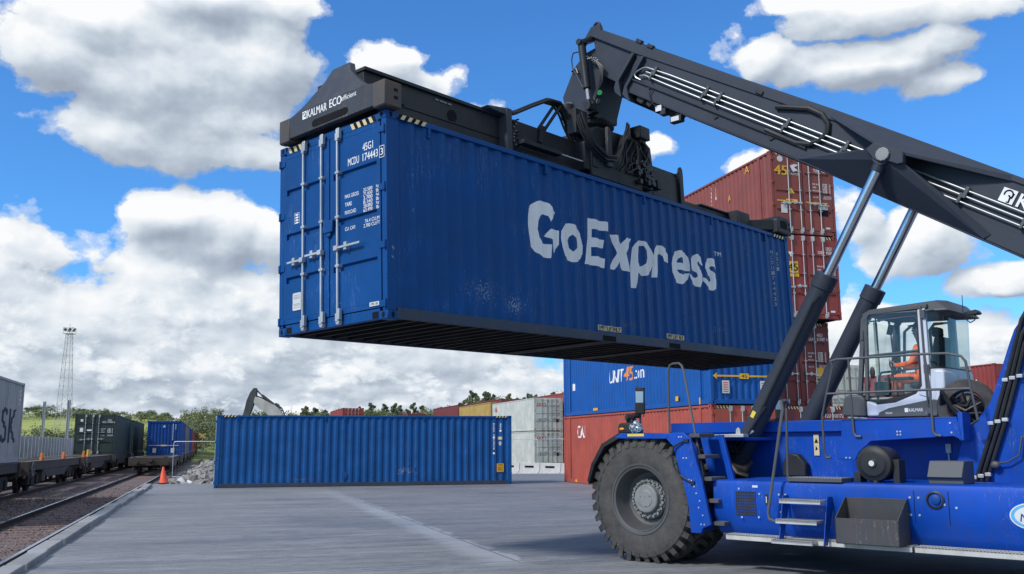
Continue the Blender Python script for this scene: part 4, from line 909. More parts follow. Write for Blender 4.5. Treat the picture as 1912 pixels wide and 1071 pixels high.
# --- wheels
def wheel(x, y_out, side, zc, Ro, parent, detail=True):
    """side +1: outer face looks to +Y"""
    q = Ro/.92; ax = Vector((0, side, 0)); c = Vector((x, y_out, zc))
    prof = [(.465,-.05),(.48,-.02),(.53,-.006),(.62,.0),(.72,-.002),(.80,-.018),(.825,-.06),(.838,-.10),(.845,-.25),(.838,-.40),(.825,-.44),(.80,-.482),(.72,-.498),(.62,-.5),(.53,-.494),(.465,-.45)]
    wh = thing('wheel', None, None); wh.parent = parent; del_props(wh)
    m = MB(); m.lathe([(r*q, h) for r, h in prof], c, ax, 96)
    n = 34
    def P(a, r, h): return c+Vector((cos(a)*r*q, side*h, sin(a)*r*q))
    for i in range(n):
        a0 = 2*pi*i/n; w1 = 2*pi/n*.62; sl = .13
        # outer shoulder lug running in to the middle, and its partner from the inner shoulder half a pitch on
        for (off, f) in ((0, 0), (pi/n, 1)):
            hh = (lambda h: h) if f == 0 else (lambda h: -.5-h)
            st = [(0, .755, .775, .004, -.012), (.005, .82, .905, -.012, -.05), (.02, .82, .922, -.06, -.10), (sl, .83, .92, -.255, -.255)]
            rings = []
            for (da, rb, rt, hb, ht) in st:
                wa = w1*(.93 if da < .1 else .8)
                aa = a0+off+da
                rings.append([P(aa-wa*.5, rb-.01, hh(hb)), P(aa+wa*.5, rb-.01, hh(hb)), P(aa+wa*.42, rt, hh(ht)), P(aa-wa*.42, rt, hh(ht))])
            V = [[m.bm.verts.new(p) for p in r] for r in rings]
            for A, B in zip(V, V[1:]):
                for j in range(4): m.bm.faces.new([A[j], A[(j+1) % 4], B[(j+1) % 4], B[j]])
            m.bm.faces.new(V[0]); m.bm.faces.new(V[-1][::-1])
    for v in m.bm.verts:          # the tyre sits flat on the concrete
        if v.co.z < .004: v.co.z = .004
    m.build('tyre', M['tyre'], wh, smooth=28)
    m = MB(); m.lathe([(.475,-.045),(.505,-.012),(.497,-.002),(.478,-.004),(.468,-.016),(.455,-.02),(.448,-.012),(.437,-.016),(.425,-.06),(.405,-.20),(.37,-.255),(.27,-.29),(.0,-.30)], c, ax, 64)
    m.build('rim', M['rim'], wh, smooth=30)
    m = MB(); m.lathe([(.285,-.30),(.285,-.225),(.215,-.222),(.205,-.19),(.20,-.155),(.185,-.143),(.12,-.14),(.115,-.133),(.06,-.132),(.0,-.13)], c, ax, 40)
    for i in range(18):
        a = 2*pi*i/18; p = P(a, .248/q, -.225); m.cyl(p, p+ax*.035, .025, .021, 8); m.cyl(p+ax*.03, p+ax*.055, .013, .013, 6)
        a += pi/18; p = P(a, .262/q, -.225); m.box(p.x-.018, p.x+.018, min(p.y, p.y+side*.03), max(p.y, p.y+side*.03), p.z-.018, p.z+.018)
    for i in range(3):
        a = 2*pi*i/3+.5; p = P(a, .09/q, -.138); m.cyl(p, p+ax*.014, .018, .015, 8)
    m.build('hub', M['hub'], wh, smooth=30, bevel=.003)
    return wh
def del_props(o):
    for k in ('label', 'category', 'group'):
        if k in o: del o[k]
for y, s in ((0, 1), (-.56, 1), (mir(0), -1), (mir(-.56), -1)): wheel(.10, y, s, .875, .92, rs_)
for y, s in ((-.45, 1), (mir(-.45), -1)): wheel(-6.3, y, s, .875, .92, rs_)

# --- chassis
m = MB()
m.prism([(.95,.55),(.95,1.6),(.7,1.97),(-7.3,1.97),(-7.6,1.5),(-7.6,.55)], -1.86, mir(-1.86))
m.box(-8.7, -7.2, -.75, mir(-.75), .45, 2.1)                       # counterweight
for s in (0, 1):
    f = (lambda y: y) if s == 0 else mir
    body = [(.0+-1.0,.46)] 
    A = [(-.15,1.10),(-.17,1.165),(-.24,1.17),(-1.87,1.17),(-1.87,.50),(-.30,.46),(-.15,.70)]
    m.prism([(f(y), z) for y, z in A], -1.02, -5.35, 'x')          # side tanks with their kinked lower edge
    m.prism([(f(y), z) for y, z in A], -7.1, -8.0, 'x')
m.build('chassis', BK, rs_, bevel=.012)
m = MB(); m.cyl((.1,-1.0,.875),(.1,mir(-1.0),.875),.27,seg=20); m.box(-.3,.5,-1.1,mir(-1.1),.6,1.2); m.cyl((-6.3,-.9,.875),(-6.3,mir(-.9),.875),.2,seg=16)
m.build('axle', M['black'], rs_, bevel=.01)
# raised beam along the deck, with a pale grip strip
m = MB(); m.box(.72, -3.70, -1.84, -1.78, 1.82, 1.985); m.box(.72,-3.7,mir(-1.84),mir(-1.78),1.82,1.985)
m.build('deck_beam', BK, rs_, bevel=.01)
m = MB(); m.box(-1.15, -.48, -.95, -.80, 1.745, 1.79); m.prism([(-1.06,1.79),(-.98,1.79),(-.99,1.86),(-1.02,1.885),(-1.05,1.86)], -.90, -.88)
m.build('grip_strip', M['alu'], rs_, bevel=.004)
# floor between fender and chassis side
m = MB(); m.box(-1.1, .45, -1.86, -.95, 1.70, 1.742); m.box(-1.1, .45, mir(-.95), mir(-1.86), 1.70, 1.742)
m.build('deck_plate', BK, rs_, bevel=.006)
# fenders
for s in (0, 1):
    f = (lambda y: y) if s == 0 else mir
    top = [(-.50,1.805),(.40,1.815),(.73,1.66),(.925,1.38),(1.02,1.12)]
    m = MB()
    for i in range(4):
        (xa, za), (xb, zb) = top[i], top[i+1]
        y0, y1 = f(.015), f(-1.12)
        m.prism([(xa,za),(xb,zb),(xb-.006,zb-.035),(xa-.006,za-.035)], min(y0,y1), max(y0,y1))
    fd = m.build('fender', [BK], rs_, smooth=0)
    m = MB()
    for i in range(1, 4):
        (xa, za), (xb, zb) = top[i], top[i+1]
        y0, y1 = f(.018), f(-1.125)
        m.prism([(xa+.02,za+.008),(xb+.012,zb+.004),(xb-.012,zb-.05),(xa-.02,za-.05)], min(y0,y1), max(y0,y1))
    m.build('rubber_flap', M['black'], fd, smooth=0)
    m = MB(); y0, y1 = f(.02), f(-.02); m.prism([(-.5,1.80),(.38,1.812),(.52,1.755),(.40,1.735),(-.38,1.725)], min(y0,y1), max(y0,y1)); m.build('fender_edge', BK, fd, bevel=.006)
m = MB(); m.box(-.02, .27, .019, .024, 1.765, 1.80); m.build('warning_strip', M['yellow_plate'], rs_)

# --- access ladder behind the wheel
lad = thing('ladder', None, None); lad.parent = rs_; del_props(lad)
m = MB(); m.prism([(-.40,1.73),(-.50,1.81),(-.68,1.81),(-.80,1.72),(-.86,1.49),(-.95,1.19),(-1.08,.58),(-.95,.53),(-.92,.46),(-.76,.46),(-.735,.8),(-.69,1.04),(-.57,1.40),(-.515,1.62)], -.02, .03)
m.prism([(-.40,1.73),(-.515,1.62),(-.57,1.40),(-.69,1.04),(-.735,.8),(-.76,.46),(-.79,.46),(-.765,.8),(-.72,1.04),(-.60,1.40),(-.545,1.62),(-.44,1.73)], -.55, -.02)
m.build('side_plate', BK, lad, bevel=.008)
m = MB(); m.prism([(-.96,1.78),(-1.02,1.78),(-1.22,1.0),(-1.32,.5),(-1.22,.46)], -.50, -.44); m.prism([(-.60,1.76),(-.96,1.78),(-1.22,.48),(-.90,.46)], -.58, -.54)
m.build('rear_plate', BK, lad, bevel=.006)
for z, xa in ((1.79,-.72),(1.50,-.80),(1.20,-.89),(.91,-.98),(.615,-1.06)):
    m = MB(); m.box(xa-.17, xa, -.46, -.06, z-.045, z); 
    for k in range(8): m.box(xa-.165, xa-.005, -.44+k*.048, -.42+k*.048, z, z+.008)
    m.build('rung', M['cab_grey'], lad, bevel=.003)
m = MB(); m.tube([(-.21,-.35,1.80),(-.22,-.35,2.70),(-.25,-.35,2.79),(-.30,-.35,2.81),(-.42,-.33,2.81),(-.48,-.31,2.77),(-.52,-.30,2.68),(-.90,-.10,1.24),(-.89,-.08,1.18),(-.85,-.05,1.16)], .0165, 8)
m.build('handrail', M['cab_grey'], lad)
m = MB(); m.tube([(-.72,.05,1.70),(-.56,.07,1.62),(-.52,.08,1.50),(-.56,.08,1.34),(-.62,.08,1.24),(-.80,.06,1.14)], .013, 6); m.box(-.85,-.78,.03,.06,1.11,1.15); m.box(-.78,-.70,.03,.06,1.68,1.72); m.build('hose', M['hose'], lad)
m = MB()
for p in ((-.62,1.75),(-.66,1.75),(-.73,1.46),(-.68,1.46),(-.80,1.16),(-.76,1.17),(-.84,1.08),(-.87,.99),(-.92,.89),(-.90,.80),(-.96,.70),(-.98,.58),(-.93,.58)): m.cyl((p[0],.03,p[1]),(p[0],.038,p[1]),.012,seg=8)
m.build('rivet', M['galv'], lad)

# --- running board, steps, bins and boxes along the left side
m = MB()
for a, b in ((-1.28,-3.72),(-3.75,-5.4)):
    m.box(b, a, -.20, .0, .455, .478); m.box(b, a, -.012, .0, .405, .478)
rb = m.build('running_board', M['kick'], rs_, bevel=.004)
m = MB(); x = -1.32
while x > -5.35: m.box(x-.018, x, -.018, .0015, .466, .474) if not -3.76 < x < -3.70 else None; m.box(x-.016, x, -.10, -.06, .4785, .4795); x -= .037
m.build('perforation', M['holes'], rb, smooth=0)
st = thing('step', None, None); st.parent = rs_; del_props(st)
for z, xa in ((.965,-2.15),(.715,-2.09),(.465,-2.02)):
    m = MB(); m.box(xa-.55, xa, -.06, .15, z-.035, z); m.box(xa-.55, xa, .135, .15, z-.055, z)
    tr = m.build('tread', M['alu'], st, bevel=.003)
    m = MB()
    for i in range(15):
        for yy in (.10, .05, 0): m.cyl((xa-.03-i*.035, yy, z), (xa-.03-i*.035, yy, z+.006), .010, .006, 6)
        m.box(xa-.04-i*.035, xa-.025-i*.035, .1495, .1515, z-.014, z-.004)
    m.build('stud', M['holes'], tr, smooth=0)
m = MB()
for xo in (.012, -.58): m.prism([(-2.15+xo,1.0),(-2.19+xo,1.0),(-2.06+xo,.44),(-2.0+xo,.44)], -.15, .14) if 0 else m.prism([(-.15,1.0),(-.01,1.0),(.15,.42),(.04,.42),(-.15,.86)], -2.13+xo-.012, -2.13+xo, 'x')
m.build('step_side', BK, st, bevel=.003)
m = MB(); m.tube([(-1.80,-.8,1.17),(-1.83,-.8,2.14),(-1.90,-.72,2.2),(-2.05,-.35,2.22),(-2.16,-.02,2.19),(-2.19,.0,2.1),(-1.93,.03,.78),(-1.95,.04,.70),(-2.05,.05,.67)], .019, 8); m.build('handrail', M['cab_grey'], st)
# steel bin
m = MB()
xL, xR, t = -2.90, -3.66, .012
m.box(xR, xL, -.148, -.13, .47, 1.0); m.box(xR, xL, -.13, .20, .47, .485); m.box(xR, xL, .188, .20, .47, .77)
m.prism([(-.148,.47),(.20,.47),(.20,.77),(-.10,1.0),(-.148,1.0)], xL-t, xL, 'x'); m.prism([(-.148,.47),(.20,.47),(.20,.77),(-.10,1.0),(-.148,1.0)], xR, xR+t, 'x')
m.build('steel_bin', M['tank_grey'], rs_, bevel=.003)
m = MB(); m.box(-2.86,-2.13,-.5,-.14,1.172,1.222); pf = m.build('step_platform', M['cab_grey'], rs_, bevel=.004)
m = MB()
for i in range(18): m.box(-2.85+i*.04,-2.83+i*.04,-.49,-.15,1.222,1.228)
m.build('grip_bar', M['alu'], pf, smooth=0)
# air cleaner canister
m = MB(); c = Vector((-3.15,-.40,1.40)); m.lathe([(0,.012),(.05,.012),(.055,.0),(.15,-.005),(.165,-.02),(.215,-.03),(.225,-.05),(.225,-.12),(.21,-.13),(.21,-.40),(.19,-.43),(0,-.43)], c, (0,1,0), 40)
m.cyl((-3.17,-.42,1.20),(-3.18,-.42,1.07),.035,.05,12); m.box(-2.98,-2.90,-.62,-.42,1.17,1.30); m.box(-3.44,-3.36,-.70,-.5,1.17,1.45)
ac = m.build('air_cleaner', M['black'], rs_, bevel=.004)
m = MB(); m.cyl((-3.145,-.386,1.405),(-3.145,-.383,1.405),.035,seg=16); m.build('round_label', M['sticker'], ac)
m = MB(); m.prism([(-.45,1.17),(-.45,1.235),(-.40,1.25),(-.52,1.44),(-.85,1.44),(-.85,1.17)], -4.20, -3.80, 'x'); m.build('tool_box', M['cab_grey'], rs_, bevel=.008)
# vents, doors, caps and fastenings on the side tanks
m = MB()
for i in range(9): m.box(-1.66, -1.37, -.149, -.144, .715+i*.036, .735+i*.036)
for i in range(9): m.box(-1.665+i*.036, -1.655+i*.036, -.149, -.145, .71, 1.03)
m.build('vent_grille', M['black'], rs_, smooth=0)
m = MB()
for x in (-2.05, -3.73, -4.12): m.box(x, x+.006, -.1495, -.145, .72, 1.10)
m.box(-3.81,-3.805,-1.865,-1.85,1.2,1.8)
m.build('panel_joint', M['letter_k'], rs_, smooth=0)
m = MB()
for x, z in ((-1.42,1.06),(-1.72,1.0),(-1.70,.70),(-1.45,.69),(-2.0,1.0),(-2.09,1.0),(-3.68,1.02),(-3.78,1.02),(-3.68,.82),(-3.78,.82),(-2.02,.78),(-2.1,.78),(-4.07,.95),(-4.2,.92)): m.cyl((x,-.15,z),(x,-.142,z),.014,seg=8)
m.build('bolt_head', M['galv'], rs_)
m = MB(); m.lathe([(.10,-.004),(.105,.012),(.085,.02),(.075,-.02),(0,-.02)], (-3.97,-.148,1.0), (0,1,0), 28); fc = m.build('filler_recess', M['black'], rs_)
m = MB(); m.lathe([(.055,-.018),(.055,.02),(.03,.03),(0,.03)], (-3.975,-.148,1.005), (0,1,0), 20); m.build('filler_cap', M['train_blue'], fc)
m = MB(); m.box(-1.84,-1.80,-.148,-.142,.86,1.0); tg = m.build('sight_gauge', M['black'], rs_)
m = MB(); m.box(-1.826,-1.814,-.1415,-.140,.89,.97); m.build('gauge_glass', M['sticker'], tg)
m = MB(); m.box(-1.70,-1.62,-.148,-.145,1.08,1.11); m.build('small_label', M['sticker'], rs_)
m = MB(); m.box(-1.78,-1.70,-1.847,-1.842,1.48,1.78); wl = m.build('warning_plate', M['hazard_y'], rs_)
m = MB(); m.prism([(-1.77,1.66),(-1.71,1.66),(-1.74,1.73)], -1.842, -1.839); m.prism([(-1.76,1.57),(-1.72,1.55),(-1.73,1.62)], -1.842, -1.839); m.build('warning_mark', M['letter_k'], wl, smooth=0)
m = MB(); m.prism([(-1.25,1.18),(-1.62,1.18),(-1.62,1.36),(-1.5,1.5),(-1.36,1.52),(-1.26,1.38)], -1.84, -1.70); m.build('valve_block', M['black'], rs_, bevel=.02)
m = MB(); m.box(-3.62,-3.55,-1.846,-1.83,1.52,1.64); m.tube([(-3.585,-1.82,1.52),(-3.60,-1.80,1.35),(-3.68,-1.78,1.2)], .012, 6); m.build('junction_box', M['sticker'], rs_, bevel=.006)
m = MB(); m.tube([(-.45,-1.75,1.55),(-.62,-1.35,1.45),(-.75,-1.25,1.32),(-.90,-1.25,1.26),(-.92,-1.4,1.38)], .045, 10); m.tube([(-.5,-1.6,1.4),(-.68,-1.25,1.34),(-.80,-1.2,1.22),(-.95,-1.25,1.18)], .045, 10); m.tube([(-.55,-1.5,1.6),(-.66,-1.38,1.64),(-.74,-1.36,1.5)], .03, 8)
m.build('hydraulic_hose', M['hose'], rs_)
# oval emblem on the tank
m = MB(); n = 40; ctr = (-4.99,.86)
m.prism([(ctr[0]+.235*cos(2*pi*i/n), ctr[1]+.145*sin(2*pi*i/n)) for i in range(n)], -.149, -.143); em = m.build('emblem', M['sticker'], rs_, smooth=0)
lb = plain('light_blue_ring', (.10,.38,.66), .4); m = MB()
m.prism([(ctr[0]+.222*cos(2*pi*i/n), ctr[1]+.132*sin(2*pi*i/n)) for i in range(n)], -.143, -.1415); m.build('emblem_ring', lb, em, smooth=0)
m = MB(); m.prism([(ctr[0]+.185*cos(2*pi*i/n), ctr[1]+.105*sin(2*pi*i/n)) for i in range(n)], -.1415, -.140); m.build('emblem_face', M['sticker'], em, smooth=0)
m = MB(); put_text(m, 'NMT', (-4.86,-.1395,.80), (-1,0,0), (0,0,1), .085, .26, .02, .2); m.build('emblem_text', M['train_blue'], em, smooth=0)

# --- catwalk, skirt and railing beside the cab
m = MB(); m.prism([(-2.43,1.97),(-2.41,1.66),(-2.34,1.52),(-2.34,1.44),(-2.59,1.43),(-2.65,1.54),(-2.82,1.68),(-3.88,1.735),(-3.98,1.68),(-3.93,1.97)], -1.22, -1.19)
m.box(-3.93, -2.43, -1.86, -1.19, 1.945, 1.975); m.box(-4.0,-3.94,-1.5,-1.2,1.68,2.03)
m.build('catwalk', BK, rs_, bevel=.005)
m = MB()
for p in ((-3.22,1.80),(-3.18,1.80),(-3.22,1.76),(-3.18,1.76),(-2.52,1.46),(-2.47,1.46),(-3.85,1.9),(-3.86,1.78)): m.cyl((p[0],-1.192,p[1]),(p[0],-1.182,p[1]),.012,seg=8)
m.build('bolt_head', M['galv'], rs_)
yr = -1.17; m = MB(); r = .0165
top = [(-2.36,yr,2.70),(-2.34,yr,2.77),(-2.42,yr,2.79),(-3.59,yr,2.785),(-3.88,yr,2.775),(-4.05,yr,2.73),(-4.10,yr,2.66),(-4.14,yr,2.3),(-4.19,yr,1.93),(-4.08,yr-.1,1.88)]
m.tube([(-2.26,yr,1.46),(-2.20,yr,1.46),(-2.17,yr,1.53),(-2.17,yr,2.03),(-2.25,yr,2.33)]+top, r, 8)
m.tube([(-2.25,yr,2.325),(-2.6,yr,2.325),(-3.64,yr,2.325),(-4.13,yr,2.32)], r, 8)
m.tube([(-2.59,yr,2.79),(-2.595,yr,2.05),(-2.60,yr,1.80),(-2.63,yr,1.745),(-2.70,yr,1.74)], r, 8)
m.tube([(-3.60,yr,2.79),(-3.64,yr,2.3),(-3.64,yr,1.80),(-3.67,yr,1.75),(-3.74,yr,1.74)], r, 8)
m.build('guard_rail', M['cab_grey'], rs_)
# --- light box, horns and mirror on the front fenders
for s in (0, 1):
    f = (lambda y: y) if s == 0 else mir
    y0 = f(-.30); m = MB(); m.prism([(.58,1.815),(.58,1.93),(.54,1.965),(.34,1.965),(.30,1.815)], y0-.14, y0+.14); lbx = m.build('light_box', M['black'], rs_, bevel=.02)
    m = MB(); m.ball((.50, f(-.155), 1.875), .045, .02, .022, 12); m.build('indicator_lens', M['amber'], lbx)
    m = MB()
    for dx, dz in ((.27,1.90),(.20,1.95),(.23,1.855),(.16,1.88)):
        m.lathe([(0,-.16),(.022,-.16),(.024,-.09),(.035,-.04),(.05,0),(.046,0),(.03,-.05),(0,-.08)], (dx, f(-.10), dz), Vector((-.25, 1 if s == 0 else -1, .1)), 20)
    m.build('horn', M['chrome'], lbx)
    m = MB(); m.box(.36,.47,y0-.05,y0+.07,1.965,2.02); m.cyl((.45,y0+.1,2.05),(.38,y0-.02,2.04),.05,.05,14); m.cyl((.36,y0+.05,2.07),(.30,y0-.05,2.07),.035,.035,12); m.build('work_lamp', M['black'], lbx, bevel=.005)
    m = MB(); m.tube([(.27,y0,1.81),(.26,y0,2.2),(.25,y0+.02,2.45),(.30,y0+.02,2.50)], .016, 8); m.tube([(.18,y0+.03,2.05),(.17,y0+.04,2.2),(.17,y0+.03,2.46)], .007, 6); m.box(.18,.32,y0-.02,y0+.03,2.43,2.48); mp = m.build('mirror_post', M['black'], rs_)
    Mm = Matrix.Translation((.235, y0+.04, 2.27)) @ Matrix.Rotation(R(35), 4, 'Z')
    m = MB(); m.box(-.075,.075,-.02,.02,-.18,.17,Mm); mh = m.build('mirror_shell', M['black'], mp, bevel=.018)
    m = MB(); m.box(-.062,.062,.0202,.0225,-.01,.155,Mm); m.box(-.062,.062,-.0225,-.0202,-.16,.155,Mm); m.build('mirror_glass', plain('mirror_glass', (.62,.63,.64), .28, 1.0), mh)

# --- cab
M['cab_trim'] = plain('light_grey_cab_trim', (.34,.36,.36), .7)
cab = thing('cab', None, None); cab.parent = rs_; del_props(cab)
yl, yr2 = -1.85, -3.05
side = [(-2.18,2.05),(-2.15,2.08),(-2.20,2.29),(-2.24,2.33),(-2.44,2.33),(-2.40,2.42),(-2.52,3.40),(-2.58,3.48),(-2.66,3.52),(-3.44,3.53),(-3.50,3.50),(-3.55,2.66),(-3.54,2.24),(-3.46,2.01),(-2.2,2.01)]
# lower shell
m = MB(); m.prism([(-2.51,2.02),(-2.51,2.25),(-2.64,2.20),(-2.92,2.22),(-3.20,2.325),(-3.31,2.47),(-3.42,2.64),(-3.60,2.62),(-3.60,2.40),(-3.48,2.02)], yr2, yl)
m.build('lower_shell', M['cab_white'], cab, bevel=.03, seg=3)
m = MB(); m.prism([(-2.66,2.012),(-2.69,2.075),(-2.82,2.13),(-3.42,2.235),(-3.50,2.22),(-3.47,2.012)], yl-.02, yl+.006); m.build('lower_trim', M['cab_grey'], cab, bevel=.005)
m = MB(); m.prism([(-2.17,2.03),(-2.15,2.08),(-2.20,2.29),(-2.25,2.33),(-2.44,2.33),(-2.505,2.26),(-2.505,2.02)], yr2-.02, yl+.02); m.build('front_module', M['cab_grey'], cab, bevel=.025, seg=3)
# pillars and roof
m = MB()
def bar(P, w, y0, y1):
    A = []
    m.prism(P, y0, y1)
for y0, y1 in ((yl-.05, yl+.012), (yr2-.012, yr2+.05)):
    m.prism([(-2.40,2.33),(-2.46,2.33),(-2.575,3.36),(-2.64,3.45),(-3.44,3.47),(-3.44,3.53),(-2.64,3.52),(-2.56,3.47),(-2.51,3.40)], y0, y1)
    m.prism([(-2.51,2.25),(-2.555,2.25),(-2.60,3.40),(-2.555,3.40)], y0, y1)
fr = m.build('door_frame', M['cab_grey'], cab, bevel=.008)
m = MB()
for y0, y1 in ((yr2-.014, yr2+.06), (yl-.06, yl+.014)):
    m = MB(); m.prism([(-3.30,2.42),(-3.31,3.46),(-3.415,3.47),(-3.42,2.6),(-3.42,2.24),(-3.25,2.3)], y0, y1)
    m.build('door_pillar', M['cab_white'], cab, bevel=.012)
m = MB(); m.tube([(-3.36,yl+.03,3.50),(-3.37,yl+.03,2.05)], .014, 6); m.box(-3.42,-3.35,yl+.01,yl+.045,3.33,3.45); m.box(-3.42,-3.35,yl+.01,yl+.045,2.58,2.70); m.box(-3.40,-3.35,yl+.01,yl+.04,2.04,2.12); m.box(-2.54,-2.50,yl+.01,yl+.03,3.1,3.24); m.build('door_hinge', M['cab_grey'], cab, bevel=.004)
m = MB(); A = [(-2.50,yl+.03,3.45),(-2.50,yr2-.03,3.45),(-3.72,yr2-.0,3.40),(-3.80,yr2+.15,3.38),(-3.80,yl-.15,3.38),(-3.72,yl+.0,3.42)]
B = [(-2.62,yl-.05,3.535),(-2.62,yr2+.05,3.535),(-3.58,yr2+.12,3.58),(-3.64,yr2+.24,3.58),(-3.64,yl-.24,3.58),(-3.54,yl-.12,3.59)]
m.loft(A, B); m.build('roof', M['cab_grey'], cab, bevel=.03, seg=3)
# rear: curved tinted glass, white curved panel below it
arc = [(-3.42,yl+.006)]+[(-3.42-.16*sin(a), yl-.16+.166*cos(a)) for a in [R(15*i) for i in range(1,7)]]+[(-3.60,yr2+.2)]+[(-3.45-.15*cos(a), yr2+.16-.166*sin(a)) for a in [R(15*i) for i in range(1,6)]]+[(-3.42,yr2-.006)]
m = MB()
v0 = [m.bm.verts.new((x,y,2.66)) for x, y in arc]; v1 = [m.bm.verts.new((x-.03*(x < -3.5),y,3.44)) for x, y in arc]
for i in range(len(arc)-1): m.bm.faces.new([v0[i], v0[i+1], v1[i+1], v1[i]])
m.build('rear_window', M['glass_dark'], cab, smooth=60)
m = MB(); v0 = [m.bm.verts.new((x+.10,y,2.03)) for x, y in arc]; v1 = [m.bm.verts.new((x-.015,y*1.0+.004,2.30)) for x, y in arc]; v2 = [m.bm.verts.new((x-.012,y,2.655)) for x, y in arc]
for A_, B_ in ((v0, v1), (v1, v2)):
    for i in range(len(arc)-1): m.bm.faces.new([A_[i], A_[i+1], B_[i+1], B_[i]])
m.build('rear_panel', M['cab_white'], cab, smooth=60)
m = MB(); m.tube([(x-.004,y,2.655) for x, y in arc], .013, 6); m.tube([(x-.02,y,3.43) for x, y in arc], .016, 6); m.build('window_seal', M['black'], cab)
# door glass (the kinked lower edge follows the shell), side and front glass
dg_ = [(-2.57,2.235),(-2.56,2.28),(-2.60,3.38),(-2.65,3.44),(-3.30,3.45),(-3.28,2.45),(-3.20,2.34),(-2.92,2.235),(-2.66,2.205)]
m = MB(); m.prism(dg_, yl-.004, yl+.004); dgo = m.build('door_window', M['glass'], cab, smooth=0)
m = MB(); m.prism([(-2.66,2.215),(-2.655,2.22),(-3.19,2.345),(-3.27,2.46),(-3.295,3.43),(-3.31,3.46),(-3.31,2.44),(-3.21,2.325),(-2.92,2.215),(-2.66,2.19)], yl-.01, yl+.01)
m.ball((-2.635, yl+.012, 2.63), .038, .02, .085, 14); m.build('door_handle', M['black'], dgo)
m = MB(); m.prism([(-2.53,2.5),(-2.60,3.38),(-2.65,3.44),(-3.40,3.45),(-3.40,2.66)], yr2-.003, yr2+.003); m.build('side_window', M['glass'], cab, smooth=0)
m = MB(); m.loft([(-2.43,yl-.05,2.33),(-2.43,yr2+.05,2.33),(-2.425,yr2+.05,2.33),(-2.425,yl-.05,2.33)], [(-2.56,yl-.05,3.45),(-2.56,yr2+.05,3.45),(-2.555,yr2+.05,3.45),(-2.555,yl-.05,3.45)]); m.build('windscreen', M['glass'], cab, smooth=0)
m = MB()  # interior: floor, seat, steering column, screens, far window bars
m.prism([(-3.36,2.40),(-2.98,2.42),(-2.98,2.50),(-3.22,2.50),(-3.36,3.12),(-3.46,3.12),(-3.40,2.42)], -2.68, -2.25); m.box(-3.3,-3.05,-2.58,-2.34,2.06,2.40)
m.box(-3.40,-3.30,-2.57,-2.33,3.12,3.26)
m.build('driver_seat', M['dark_cloth'], cab, bevel=.03)
m = MB(); m.box(-3.40,-2.5,yr2+.06,yl-.06,2.262,2.285); m.box(-3.40,-2.5,yr2+.06,yr2+.09,2.29,2.60); m.build('cab_floor', M['cab_trim'], cab)
m = MB(); m.tube([(-2.52,CY,2.06),(-2.62,CY,2.45),(-2.72,CY,2.68)], .035, 8); th = [(-2.74+.06*sin(a), CY+.19*cos(a), 2.70+.13*sin(a)) for a in [2*pi*i/20 for i in range(20)]]; m.tube(th, .013, 6, True)
m.box(-2.72,-2.5,-2.75,-2.2,2.33,2.52); m.build('steering_wheel', M['black'], cab, bevel=.01)
m = MB(); m.prism([(-2.70,3.20),(-2.72,3.20),(-2.76,3.34),(-2.74,3.34)], -2.42, -2.25); m.tube([(-2.72,-2.33,3.34),(-2.70,-2.33,3.46)], .01, 6); m.ball((-2.71,-2.0,3.38), .025, seg=10); m.box(-3.1,-2.75,-2.12,-1.95,2.52,2.56); m.tube([(-2.62,-2.1,3.42),(-2.63,-2.1,2.95)], .012, 6)
m.build('monitor', M['black'], cab, bevel=.006)
m = MB()
for pth in ([(-2.62,yr2+.04,2.5),(-2.68,yr2+.04,3.3),(-2.78,yr2+.04,3.38),(-2.98,yr2+.04,3.38),(-3.0,yr2+.04,2.6)], [(-3.06,yr2+.04,2.6),(-3.05,yr2+.04,3.3),(-3.12,yr2+.04,3.38),(-3.36,yr2+.04,3.38),(-3.38,yr2+.04,2.7)]): m.tube(pth, .022, 6)
m.box(-2.5,-3.4,yr2+.02,yr2+.05,2.3,2.6); m.box(-2.44,-2.48,-2.5,-2.45,2.35,3.42)
m.build('window_bar', M['cab_trim'], cab)
m = MB(); m.tube([(-2.655,yl-.05,2.22),(-2.70,yl-.05,2.58),(-2.74,yl-.05,2.63),(-3.26,yl-.05,2.66)], .013, 6); m.tube([(-2.90,yl-.05,2.64),(-2.89,yl-.05,2.24)], .011, 6); m.tube([(-3.29,yl-.04,2.90),(-2.58,yl-.04,2.87)], .022, 6); m.tube([(-2.9,yl-.04,3.36),(-2.92,yl-.04,2.9)], .010, 6); m.tube([(-2.63,yl-.04,3.36),(-3.25,yl-.04,3.38),(-3.29,yl-.04,3.32),(-3.28,yl-.04,2.9)], .012, 6)
m.build('door_bar', M['black'], cab)
m = MB(); put_text(m, 'KALMAR', (-3.10,yl+.0075,2.075), (-1,0,0), (0,0,1), .045, .19, .01); m.box(-3.09,-3.045,yl+.006,yl+.0075,2.07,2.125); put_text(m, 'DRG450', (-2.78,yl+.0075,2.05), (-1,0,0), (0,0,1), .025, .09, .01); m.build('cab_lettering', M['letter'], cab, smooth=0)
m = MB(); m.box(-3.85,-3.72,-2.36,-2.30,3.40,3.43); m.prism([(-3.80,3.42),(-3.94,3.44),(-3.97,3.40),(-3.95,3.38),(-3.83,3.38)], -2.42, -2.24); m.tube([(-3.80,-2.28,3.40),(-3.80,-2.28,3.32),(-3.85,-2.28,3.27),(-3.91,-2.28,3.30),(-3.92,-2.28,3.38)], .008, 6); m.tube([(-3.76,-2.3,3.42),(-3.765,-2.3,3.66)], .006, 6); m.cyl((-3.62,-2.05,3.36),(-3.62,-2.05,3.30),.025,seg=10)
m.build('beacon', M['black'], cab, bevel=.006)
